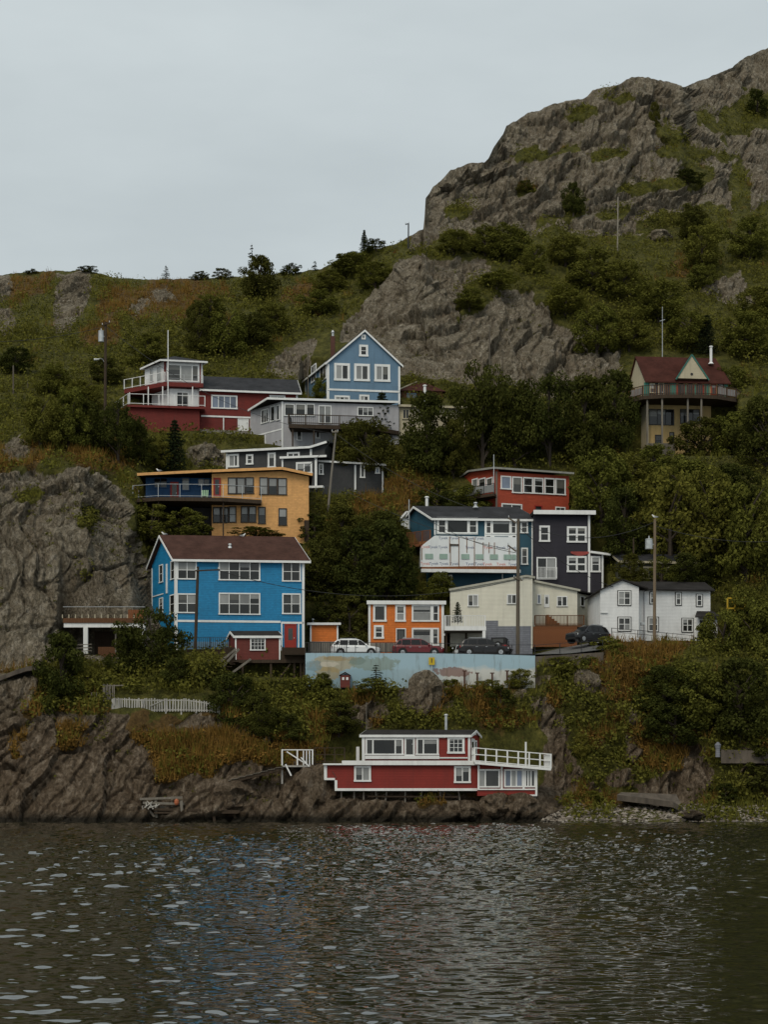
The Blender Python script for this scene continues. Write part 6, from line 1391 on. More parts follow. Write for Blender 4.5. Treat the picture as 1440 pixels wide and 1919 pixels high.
def shed_and_decks():
    Y = 155.5; W = Wall(441, Y, 525.5, Y); z = lambda py: W.hit(480, py)[1]; S = lambda px: W.hit(px, 1205)[0]
    T = thing('brown_red_shed', 'little brown red shed with a white grid window on a wooden platform', 'shed', W.pt(W.L / 2, z(1235)))
    sk = Vector((-.32, .95, 0)).normalized(); m = MB(); g = wedge(m, W, 0, W.L, z(1238), z(1190.5), 2.8, sk); m.build('wall', MAROON, T)
    roof_gable(T, W, 0, W.L, z(1190.5) + .04, z(1190.5) + .55, 2.8, ROOF_FELT, .15, sk, th=.09)
    SW = wall_pts(g[3], g[0]); gb = MB(); gb.wprism(SW, [(0, z(1190.5) + .002), (SW.L, z(1190.5) + .002), (SW.L / 2, z(1190.5) + .48)], -.2, 0); gb.build('gable_wall', MAROON, T)
    window(T, W, (469, 1194.5, 498, 1219), (1, 1, 1, 1), (1, 1, 1), .12, .04, glasses='d'); board(T, W, -.02, .12, z(1236), z(1190.5) - .2); board(T, W, W.L - .12, W.L + .02, z(1236), z(1190.5) - .2)
    P_ = thing('timber_platform', 'dark timber platform on tall posts carrying the small shed', 'deck', G3(500, 154.8, z(1240)))
    zd = z(1238); dp = [G3(422, 154.2), G3(572, 154.2), G3(572, 159.5), G3(422, 159.5)]; deck(P_, dp, zd, .3, WOOD_DK); posts(P_, [G3(p, 154.4) for p in (455, 508, 552, 564, 570)], zd - 4.5, zd - .3, .2)
    b = MB(); b.bar(G3(513, 154.35, zd - 2.4), G3(545, 154.35, zd - .35), .14); b.build('brace', WOOD_DK, P_)
    # plank skirts and rails round the platform
    n = 16; pieces('plank', WOOD_DK, P_, (.2, .05, 1.15), [G3(528.5 + (572 - 528.5) * (i + .5) / n, 154.25, zd) for i in range(n)]); n = 8; pieces('plank', WOOD_DK, P_, (.2, .05, 1.15), [G3(421 + 20 * (i + .5) / n, 154.25, zd) for i in range(n)])
    # stairs down
    for a, c in (((448, 1216), (415, 1252)), ((442, 1216), (375, 1271)), ((470, 1235), (425, 1268))):
        b = MB(); b.bar(G3(a[0], 154, zat(a[1], 154)), G3(c[0], 153.4, zat(c[1], 153.4)), .16, .2); b.build('stair_rail', WOOD_GREY, P_)
    for k in range(10): f = (k + .5) / 10; p = G3(445 - 60 * f, 153.8, zat(1238 + 48 * f, 153.8)); b = MB(); b.box(p.x - .25, p.x + .25, 153.5, 154.6, p.z, p.z + .06); b.build('tread', WOOD_DK, P_)
    fn = thing('terrace_railing', 'dark iron railing along the terrace below the bright blue house', 'railing', G3(395, 157.5, zat(1215, 157.5)))
    railing(fn, [G3(352, 157.5, zat(1215, 157.5)), G3(436, 157.2, zat(1215, 157.2))], 1.05, IRON, 1.8, .2, (1.0, .1), .06, .05)
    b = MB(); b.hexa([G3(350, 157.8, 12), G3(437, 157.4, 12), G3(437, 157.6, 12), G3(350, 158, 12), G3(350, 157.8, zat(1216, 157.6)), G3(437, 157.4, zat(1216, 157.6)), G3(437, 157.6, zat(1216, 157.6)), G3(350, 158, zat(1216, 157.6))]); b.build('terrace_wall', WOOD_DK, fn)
    # veranda under the rock
    Y = 156.6; V = thing('veranda_deck', 'flat roof terrace with a brown edge carried by white posts under the cliff', 'deck', G3(175, Y, zat(1218, Y)))
    zt = zat(1167, Y); dp = [G3(118, Y), G3(270, Y), G3(270, Y + 5), G3(118, Y + 4)]; deck(V, dp, zt + .45, .45, WOOD_BR); b = MB(); b.box(G3(119, Y).x, G3(272, Y).x, Y + .1, Y + .4, zt - .42, zt - .003); b.build('beam', WHITE, V)
    posts(V, [G3(161, Y + .25), G3(268, Y + .25)], zat(1225, Y), zt - .421, .42, WHITE); posts(V, [G3(217, Y + .8)], zat(1222, Y), zt - .421, .12, WOOD_GREY)
    pieces('stub_post', CREAM_TRIM, V, (.08, .08, .35), [G3(117 + 12.2 * k, Y + .06, zt + .451) for k in range(12)]); b = MB(); b.tube([G3(118, Y + .06, zat(1137, Y)), G3(275, Y + .06, zat(1137, Y))], .03, 5); b.build('handrail', STEEL, V)
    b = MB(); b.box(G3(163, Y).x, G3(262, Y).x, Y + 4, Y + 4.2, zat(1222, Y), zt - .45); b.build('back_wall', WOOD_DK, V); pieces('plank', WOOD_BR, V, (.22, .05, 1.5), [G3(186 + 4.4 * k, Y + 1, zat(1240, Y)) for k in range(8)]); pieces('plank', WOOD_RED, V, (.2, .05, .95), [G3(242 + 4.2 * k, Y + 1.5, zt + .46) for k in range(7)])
    b = MB(); 
    for q in (1210, 1216, 1222): b.bar(G3(132, Y - .6, zat(q, Y)), G3(172, Y - .6, zat(q - 2, Y)), .05, .07)
    b.build('low_rail', WOOD_GREY, V)
    # white picket fence
    Fn = thing('picket_fence', 'weathered white picket fence leaning along the top of the sea cliff', 'fence', G3(310, 147.6, zat(1340, 147.6)))
    path = [(209, 1310, 1332), (222, 1307, 1333), (268, 1309, 1334), (311, 1309, 1333), (352, 1309, 1333), (385, 1314, 1334), (411, 1321, 1336)]; rnd = random.Random(5); Yf = 147.4
    for (a, t0, b0), (c, t1, b1) in zip(path[:-1], path[1:]):
        r = MB(); r.bar(G3(a, Yf, zat(t0 + 3, Yf)), G3(c, Yf, zat(t1 + 3, Yf)), .06, .1); r.bar(G3(a, Yf, zat(b0 - 3, Yf)), G3(c, Yf, zat(b1 - 3, Yf)), .06, .1); r.build('rail', WOOD_WHITE, Fn)
        n = max(3, int((c - a) / 4.6)); 
        if a == 209: n = 5
        for k in range(n):
            f = (k + .5) / n; px = a + (c - a) * f; zt_, zb_ = zat(t0 + (t1 - t0) * f, Yf), zat(b0 + (b1 - b0) * f, Yf); ln = rnd.uniform(-.05, .05)
            q = MB(); p = G3(px, Yf - .06, zb_); q.bar(p, Vector((p.x + ln, p.y, zt_ + rnd.uniform(-.08, .05))), .12, .03, up=(0, 1, 0)); q.build('picket', WOOD_WHITE, Fn)
    for px, a, b_ in ((222, 1308, 1342), (268, 1310, 1344), (311, 1309, 1350), (340, 1310, 1340), (368, 1312, 1336), (411, 1320, 1340)): q = MB(); q.bar(G3(px, Yf + .06, zat(b_, Yf)), G3(px, Yf + .06, zat(a, Yf)), .13); q.build('post', WOOD_WHITE, Fn)
    q = MB(); q.bar(G3(282, Yf - .1, zat(1323, Yf)), G3(306, Yf - .1, zat(1312, Yf)), .05, .1); q.bar(G3(262, Yf - .15, zat(1340, Yf)), G3(270, Yf - .12, zat(1312, Yf)), .05, .08); q.build('brace', WOOD_WHITE, Fn)
    H = thing('grey_board_fence', 'tall bare grey board fence rising behind the white pickets', 'fence', G3(195, 148.6, zat(1330, 148.6)))
    for k, px in enumerate((172, 177, 181, 187, 194, 196.5, 199, 201.5, 204, 207, 211, 214)): q = MB(); q.bar(G3(px, 148.6, zat(1338, 148.6)), G3(px + rnd.uniform(-.6, .6), 148.6, zat(1281 + (16 if k < 4 else rnd.uniform(0, 4)), 148.6)), .09, .04); q.build('board', WOOD_GREY, H)
    r = MB(); r.bar(G3(193, 148.64, zat(1285, 148.6)), G3(232, 148.64, zat(1284, 148.6)), .06, .1); r.bar(G3(172, 148.64, zat(1320, 148.6)), G3(216, 148.64, zat(1318, 148.6)), .06, .1); r.build('rail', WOOD_GREY, H)
    for px, a, b_ in ((345, 1285, 1312), (353, 1281, 1312)): q = MB(); q.bar(G3(px, 150.2, zat(b_, 150.2)), G3(px, 150.2, zat(a, 150.2)), .14); q.build('stair_post', WOOD_DK, P_)
    q = MB(); q.bar(G3(325, 150.2, zat(1305, 150.2)), G3(345, 150.2, zat(1280, 150.2)), .12); q.build('stair_rail', WOOD_GREY, P_)
    h = thing('little_red_hut', 'tiny dark red hut with two white openings in front of the mural', 'hut', G3(648, 151.8, zat(1283, 151.8))); Y = 151.8; b = MB(); b.box(G3(638, Y).x, G3(656, Y).x, Y, Y + .8, zat(1288, Y), zat(1265, Y)); b.build('wall', MAROON, h)
    b = MB(); x0, x1, xm = G3(636, Y).x, G3(658, Y).x, G3(647, Y).x; zz = zat(1265, Y); slab(b, [(x0, Y - .1, zz), (xm, Y - .1, zz + .3), (xm, Y + .9, zz + .3), (x0, Y + .9, zz)], .05); slab(b, [(xm + .001, Y - .1, zz + .3), (x1, Y - .1, zz), (x1, Y + .9, zz), (xm + .001, Y + .9, zz + .3)], .05); b.build('roof', ROOF_BROWN, h)
    for px in (643.5, 651): b = MB(); x = G3(px, Y).x; b.box(x - .1, x + .1, Y - .02, Y, zat(1274, Y), zat(1269, Y)); b.build('opening', WHITE, h)
shed_and_decks()

# ------------------------------------------------------------------ vehicles
def glassy(): return glass('car_window', (.012, .013, .014), .05, .3, .3)
CARGLASS = glassy()
def carpaint(name, c):
    m, nt, b = newmat(name); co = N(nt, 'ShaderNodeTexCoord').outputs['Object']
    nt.links.new(ramp(nt, noise(nt, co, 1.5, 4, .6), [(.3, tuple(q * .85 for q in c)), (.7, c)]), b.inputs['Base Color'])
    b.inputs['Roughness'].default_value = .3; b.inputs['Specular IOR Level'].default_value = .3; b.inputs['Coat Weight'].default_value = .25; b.inputs['Coat Roughness'].default_value = .06
    return m
LAMP_RED = plain('red_lamp_lens', (.35, .02, .02), .2); LAMP_CLEAR = plain('clear_lamp_lens', (.6, .62, .62), .12)
CHROME = plain('wheel_alloy', (.4, .41, .42), .3, .8)
def wheels(t, spots, r=.36, wd=.24, rim=CHROME):
    for (x, y) in spots:
        s = 1 if y > 0 else -1
        b = MB(); b.tube([(x, y - s * wd, r), (x, y - s * .03, r), (x, y, r)], [r, r, r * .9], 20); w = b.build('wheel', RUBBER, None); w.parent = t
        b = MB(); b.tube([(x, y - s * .02, r), (x, y + s * .012, r)], [r * .62, r * .58], 16); q = b.build('rim', rim, None); q.parent = w
        b = MB()
        for k in range(5):
            a = 2 * math.pi * k / 5; b.bar((x, y + s * .02, r), (x + math.cos(a) * r * .6, y + s * .02, r + math.sin(a) * r * .6), .07, .02, up=(0, 1, 0))
        q = b.build('spokes', rim, None); q.parent = w
def suv(label, loc, rot, pm, group=None, L=4.6, H=1.68, rim=CHROME, pitch=0.0):
    t = thing('parked_car', label, 'car', loc, group); t.rotation_euler = (0, pitch, rot); k = L / 4.6; h = H / 1.68
    st = [(-2.3, .70, .92, .42), (-2.22, .83, 1.0, .32), (-1.9, .90, 1.06, .27), (-1.0, .92, 1.05, .22), (0, .92, 1.04, .22), (1.0, .92, 1.03, .22), (1.35, .92, .99, .24), (1.8, .90, .93, .26), (2.15, .82, .85, .3), (2.3, .64, .72, .38)]
    b = MB(); rings = []
    for x, w, zt, zb in st: rings.append([Vector((x * k, y * w, z * h)) for y, z in ((-.93, zb), (-1, zb + .16), (-1.0, zt * .62), (-.99, zt - .14), (-.93, zt), (-.6, zt + .03), (.6, zt + .03), (.93, zt), (.99, zt - .14), (1.0, zt * .62), (1, zb + .16), (.93, zb))])
    for a, c in zip(rings[:-1], rings[1:]):
        for i in range(12): j = (i + 1) % 12; b.poly([a[i], c[i], c[j], a[j]])
    b.poly(rings[0]); b.poly(rings[-1][::-1]); o = b.build('body', pm, None, smooth=False); o.parent = t
    cs = [(-2.2, 1.0, .84, .80), (-1.98, 1.35, .85, .72), (-1.75, 1.57, .85, .68), (-1.3, 1.67, .86, .66), (-.4, 1.69, .86, .66), (.2, 1.65, .86, .66), (.48, 1.55, .86, .68), (1.2, 1.02, .86, .80)]
    b = MB(); rg = []
    for x, zt, wb, wt in cs: rg.append([Vector((x * k, y, z * h)) for y, z in ((-wb, .98), (-wt, zt - .03), (-wt * .86, zt + .01), (wt * .86, zt + .01), (wt, zt - .03), (wb, .98))])
    for a, c in zip(rg[:-1], rg[1:]):
        for i in range(5): b.poly([a[i], c[i], c[i + 1], a[i + 1]])
    b.poly(rg[0]); b.poly(rg[-1][::-1]); o = b.build('cabin', pm, None); o.parent = t
    def side(x0, x1, x2, x3, zlo, zhi, s):   # glass set just proud of the cabin side
        f = lambda z: .86 + (.66 - .86) * (z - .98) / .69 + .022
        A = [Vector((x * k, s * f(z), z * h)) for x, z in ((x0, zlo), (x1, zlo), (x2, zhi), (x3, zhi))]; q = MB(); q.prism([p - Vector((0, s * .03, 0)) for p in A], A); g = q.build('side_window', CARGLASS, None); g.parent = t
    for s in (-1, 1): side(-.62, .22, .14, -.62, 1.08, 1.56, s); side(.29, 1.0, .45, .21, 1.08, 1.54, s); side(-1.45, -.69, -.69, -1.42, 1.08, 1.56, s); side(-1.98, -1.53, -1.5, -1.68, 1.12, 1.5, s)
    def quad(name, pts, m, d): q = MB(); A = [Vector((x * k, y, z * h)) for x, y, z in pts]; q.prism([p - Vector(d) for p in A], A); g = q.build(name, m, None); g.parent = t; return g
    quad('windscreen', [(1.16, -.74, 1.08), (1.16, .74, 1.08), (.55, .6, 1.52), (.55, -.6, 1.52)], CARGLASS, (.04, 0, .03)); quad('rear_window', [(-2.17, .68, 1.1), (-2.17, -.68, 1.1), (-1.86, -.6, 1.48), (-1.86, .6, 1.48)], CARGLASS, (-.05, 0, .01))
    for s in (-1, 1):
        quad('headlight', [(2.2, s * .5, .8), (2.1, s * .84, .82), (2.12, s * .83, .66), (2.26, s * .5, .64)], LAMP_CLEAR, (.06, 0, 0)); quad('taillight', [(-2.3, s * .55, .95), (-2.2, s * .88, .98), (-2.2, s * .88, .78), (-2.31, s * .6, .76)], LAMP_RED, (-.06, 0, 0))
        b = MB(); b.bar((1.0, s * .98, 1.06), (1.0, s * 1.12, 1.12), .16, .13); q = b.build('wing_mirror', pm, None); q.parent = t
        b = MB(); b.bar((-1.5, s * .56, 1.72 * h), (.1, s * .56, 1.72 * h), .05, .05); q = b.build('roof_rail', CHROME, None); q.parent = t
        b = MB(); b.bar((-1.35 * k, s * .925, .3), (1.0 * k, s * .925, .3), .03, .16); q = b.build('sill', RUBBER, None); q.parent = t
        for x in (-.64, .25): b = MB(); b.bar((x, s * .935, .86), (x - .22, s * .935, .86), .03, .04); q = b.build('door_handle', CHROME, None); q.parent = t
        for x in (-1.38, 1.42): b = MB(); b.tube([(x * k, s * .6, .38), (x * k, s * .928, .38)], .43, 20); q = b.build('wheel_arch', RUBBER, None); q.parent = t
    b = MB(); b.bar((2.22 * k, -.66, .42), (2.22 * k, .66, .42), .2, .2); q = b.build('front_bumper', RUBBER, None); q.parent = t; b = MB(); b.bar((-2.24 * k, -.7, .46), (-2.24 * k, .7, .46), .16, .24); q = b.build('rear_bumper', RUBBER, None); q.parent = t
    wheels(t, [(x * k, s * .95) for x in (-1.38, 1.42) for s in (-1, 1)], rim=rim); return t
cars = [('white estate car parked beside the black railing', 667, 156.2, 'white_car_paint', (.72, .74, .75), 0), ('dark red estate car parked in front of the orange cottage', 784, 155.9, 'dark_red_car_paint', (.13, .012, .016), 0), ('black estate car parked below the white carport deck', 908, 155.6, 'black_car_paint', (.012, .012, .014), 0)]
for lb, px, Y, pn, c, r in cars:
    p = G3(px, Y); p.z = float(road_z(np.array(p.x), np.array(Y))) + .01; suv(lb, p, R(r), carpaint(pn, c), 'cars parked along the road', 4.75 if 'white' in pn else 4.9)
p = G3(1102, 158.8); p.z = zat(1206, 158.8); suv('black rounded car turned nose out at the top of the slope', p, R(218), bpy.data.materials['black_car_paint'], 'cars parked along the road', 4.7, 1.75)
p = G3(868, 161.2); p.z = 15.4; suv('silver car nose deep in the shadow under the carport deck', p, R(-90), carpaint('silver_car_paint', (.4, .42, .43)), 'cars parked along the road', 4.2, 1.5)
def jeep():
    p = G3(939, 158.6); p.z = 15.45; t = thing('open_jeep', 'boxy dark red jeep with a black soft top and spare wheel', 'jeep', p, 'cars parked along the road'); t.rotation_euler = (0, 0, R(78)); pm = carpaint('jeep_red_paint', (.16, .015, .015))
    def bx(n, m, *a): b = MB(); b.box(*a); o = b.build(n, m, None); o.parent = t; return o
    bx('body', pm, -1.9, 1.0, -.8, .8, .5, 1.12); bx('bonnet', pm, 1.0, 1.95, -.62, .62, .55, 1.1); b = MB(); b.prism([(-1.85, -.76, 1.122), (-1.85, .76, 1.122), (-1.75, .68, 1.8), (-1.75, -.68, 1.8)], [(.7, -.76, 1.122), (.7, .76, 1.122), (.45, .68, 1.8), (.45, -.68, 1.8)]); o = b.build('soft_top', plain('black_canvas', (.015, .015, .016), .9), None); o.parent = t
    q = bx('rear_window', G_MID, -1.87, -1.83, -.5, .5, 1.25, 1.65)
    for s in (-1, 1): bx('side_window', G_DARK, -1.2, .3, s * .775 - .02, s * .775 + .02, 1.2, 1.62).rotation_euler = (0, 0, 0); bx('fender', RUBBER, .7, 1.95, s * .8 - .16, s * .8 + .16, .82, .9); bx('taillight', LAMP_RED, -1.95, -1.9, s * .7 - .08, s * .7 + .08, .85, 1.05)
    bx('bumper', RUBBER, -2.02, -1.9, -.8, .8, .45, .62); b = MB(); b.tube([(-2.12, 0, 1.05), (-1.91, 0, 1.05)], .37, 18); w = b.build('spare_wheel', RUBBER, None); w.parent = t; b = MB(); b.tube([(-2.15, 0, 1.05), (-2.1, 0, 1.05)], .2, 12); o = b.build('rim', CHROME, None); o.parent = w
    wheels(t, [(x, s * .88) for x in (-1.2, 1.25) for s in (-1, 1)], .4)
jeep()

# ------------------------------------------------------------------ poles, wires
WIREM = plain('cable', (.02, .02, .02), .7)
def pole(label, px, pyt, pyb, Y, r=.15, lean=0.0, m=None, arms=(), trans=None, lamp=None, name='utility_pole', cat='pole'):
    zt, zb = zat(pyt, Y), zat(pyb, Y); g = G3(px, Y, zb); T = thing(name, label, cat, g)
    top = G3(px + lean, Y, zt); bot = g - (top - g).normalized() * 1.5
    b = MB(); b.tube([bot, top], [r, r * .75], 10); b.build('shaft', m or WOOD_POLE, T)
    for (a0, ya, a1, yb) in arms: b = MB(); b.bar(G3(a0, Y - r, zat(ya, Y)), G3(a1, Y - r, zat(yb, Y)), .11, .13); arm = b.build('crossarm', m or WOOD_POLE, T); 
    for (a0, ya, a1, yb) in arms:
        for f in (.06, .94): b = MB(); p = G3(a0, Y - r, zat(ya, Y)).lerp(G3(a1, Y - r, zat(yb, Y)), f); b.tube([p + Vector((0, 0, .06)), p + Vector((0, 0, .26))], [.05, .035], 6); b.build('insulator', STEEL, T)
    if trans:
        x0, y0, x1, y1 = trans; p = G3((x0 + x1) / 2, Y, 0); rr = (x1 - x0) / 2 / F * Y; b = MB(); b.tube([Vector((p.x, Y, zat(y1, Y))), Vector((p.x, Y, zat(y0, Y)))], rr, 14); t = b.build('transformer', STEEL, T)
        b = MB(); b.tube([Vector((p.x, Y, zat(y0, Y))), Vector((p.x, Y, zat(y0, Y) + .35))], [.09, .05], 7); b.tube([Vector((p.x, Y, zat(y0, Y))), Vector((p.x, Y, zat(y0, Y) + .06))], [rr * 1.1, rr * .9], 14); b.build('bushing', STEEL, t)
        b = MB(); b.bar(Vector((p.x, Y, zat((y0 + y1) / 2, Y))), G3(px, Y, zat((y0 + y1) / 2, Y)), .1); b.build('bracket', STEEL, T)
    if lamp:
        lx, ly = lamp; b = MB(); pts = [G3(px, Y, zat(ly + 6, Y)), G3(px - 5, Y - .2, zat(ly - 1, Y)), G3(px - 10, Y - .4, zat(ly - 1.5, Y)), G3(lx, Y - .6, zat(ly + 1, Y))]; b.tube(pts, .035, 6); a = b.build('lamp_arm', STEEL, T); b = MB(); q = pts[-1]; b.tube([q + Vector((.25, 0, 0)), q + Vector((-.35, 0, -.05))], [.08, .14], 8); b.build('lamp_head', STEEL, a)
    return T
pole('dark utility pole with a grey transformer and street lamp beside the red house', 197, 604, 800, 190, .19, 1, WOOD_DK, [(191, 611, 206, 606)], (184.5, 621, 195, 641), (182, 675))
pole('slim bare pole on the far left slope above the road', 25, 685, 775, 198, .12)
pole('short grey stake pole beside the slim bare pole', 52, 712, 760, 200, .07)
pole('tall leaning grey pole in front of the charcoal house', 614, 806, 965, 179.5, .14, 16, wood('silvered_pole', (.22, .2, .17)), [(622, 810, 634, 810)])
pole('stout wooden pole with slanting crossarms before the teal house', 971, 973, 1204, 160, .2, 1, WOOD_POLE, [(953, 971, 968, 981), (952, 1022, 968, 1034), (963, 1083, 980, 1088)])
pole('wooden pole with a pale transformer in front of the white house', 1227, 973, 1205, 159.2, .17, 1, wood('tan_pole', (.2, .15, .1)), [], (1210, 1011, 1224, 1029))
pole('dark pole with a single side arm before the bright blue house', 366, 1062, 1220, 156.8, .17, 5, WOOD_DK, [(366, 1070, 412, 1068)])
pole('thin lamp pole standing against the sky beside the summit crag', 765, 420, 515, 244, .13, 1, IRON, [(760, 421.5, 767, 420)])
pole('thin pale pole at the foot of the summit crag', 1158, 370, 458, 250, .11, 1, wood('pale_pole', (.3, .27, .22)))
pole('thin pole in front of the middle rock face', 918, 612, 690, 209, .1)
pole('slender white mast beside the red house tower', 315, 619, 736, 193.6, .07, 0, WHITE, name='mast', cat='mast')
pole('slender stake beside the tall gabled house', 577.5, 662, 750, 201, .08)
pole('twin dark posts rising behind the white house roof', 1188, 1008, 1090, 167, .1, 0, WOOD_DK)
pole('thin mast behind the orange red house', 926, 852, 900, 178.8, .06, 0, STEEL, name='mast', cat='mast')
pole('short pipe beside the teal house porch', 767, 936, 965, 173, .06, 0, STEEL, name='vent_post', cat='post')
pole('slim stake on the bank above the boathouse', 687, 1316, 1368, 148.3, .05, 0, WOOD_GREY, name='wooden_stake', cat='stake')
def wire(label, a, b, sag, r=.028):
    A, B = P(*a), P(*b); T = bpy.data.objects; mb = MB(); n = 24; mb.tube([A.lerp(B, i / n) - Vector((0, 0, sag * 4 * (i / n) * (1 - i / n))) for i in range(n + 1)], r, 4, False)
    o = mb.build('power_line', WIREM, None, loc=A.lerp(B, .5)); setp(o, label, 'cable', 'overhead power lines')
wire('overhead cable from the leaning grey pole towards the teal house', (629, 812, 179.5), (956, 973, 160), 1.2); wire('cable sagging from the stout crossarm pole across to the transformer pole', (970, 976, 160), (1227, 978, 159.2), 1.6)
wire('cable running past the upper windows of the teal house', (622, 905, 179.5), (953, 1030, 160), .8); wire('cable from the stout crossarm pole down over the house wrap', (800, 972, 171), (968, 1036, 160), .5)
wire('cable from the side arm pole across the bright blue house', (410, 1069, 156.8), (968, 1086, 160), 2.0); wire('cable crossing above the long grey house', (197, 610, 190), (622, 812, 179.5), 2.2); wire('cable from the transformer pole beside the red house out of the picture', (197, 612, 190), (-60, 640, 186), .6); wire('cable drooping from the leaning grey pole to the amber house roof', (628, 815, 179.5), (560, 884, 174.5), .5); wire('cable from the stout crossarm pole to the white house gable', (970, 985, 160), (1150, 1100, 160.7), .7)
wire('cable reaching from the transformer pole out past the dark trees', (1227, 985, 159.2), (1500, 1010, 158), .8)

# ------------------------------------------------------------------ gulls
def gull(label, px, py, Y, face=1):
    p = P(px, py, Y); T = thing('seagull', label, 'bird', p, 'gulls resting on roofs and poles')
    gw = plain('gull_white', (.7, .7, .68), .8); gg = plain('gull_grey', (.3, .31, .32), .8)
    b = MB(); f = face; b.tube([p + Vector((-.28 * f, 0, .2)), p + Vector((-.12 * f, 0, .2)), p + Vector((.05 * f, 0, .22)), p + Vector((.16 * f, 0, .3)), p + Vector((.2 * f, 0, .38)), p + Vector((.27 * f, 0, .4)), p + Vector((.3 * f, 0, .39))], [.015, .08, .11, .075, .06, .055, .01], 8); b.build('body', gw, T, smooth=True)
    b = MB(); b.tube([p + Vector((.29 * f, 0, .39)), p + Vector((.37 * f, 0, .37))], [.02, .006], 5); b.build('beak', plain('beak_yellow', (.5, .3, .02)), T)
    for s in (-1, 1):
        b = MB(); b.tube([p + Vector((.08 * f, s * .09, .26)), p + Vector((-.15 * f, s * .1, .23)), p + Vector((-.36 * f, s * .05, .2))], [.03, .06, .01], 6); b.build('wing', gg, T, smooth=True)
        b = MB(); b.tube([p + Vector((0, s * .04, 0)), p + Vector((0, s * .04, .15))], .012, 4); b.build('leg', bpy.data.materials['beak_yellow'], T)
gull('white gull perched on the gable tip of the bright blue house', 308, 1005, 163.0, -1); gull('white gull standing midway along the brown ridge', 455, 1008, 163.6, 1); gull('white gull perched on top of the transformer pole', 1228, 973, 159.2, -1); gull('white gull standing on the edge of the amber house roof', 298, 886, 174, -1)

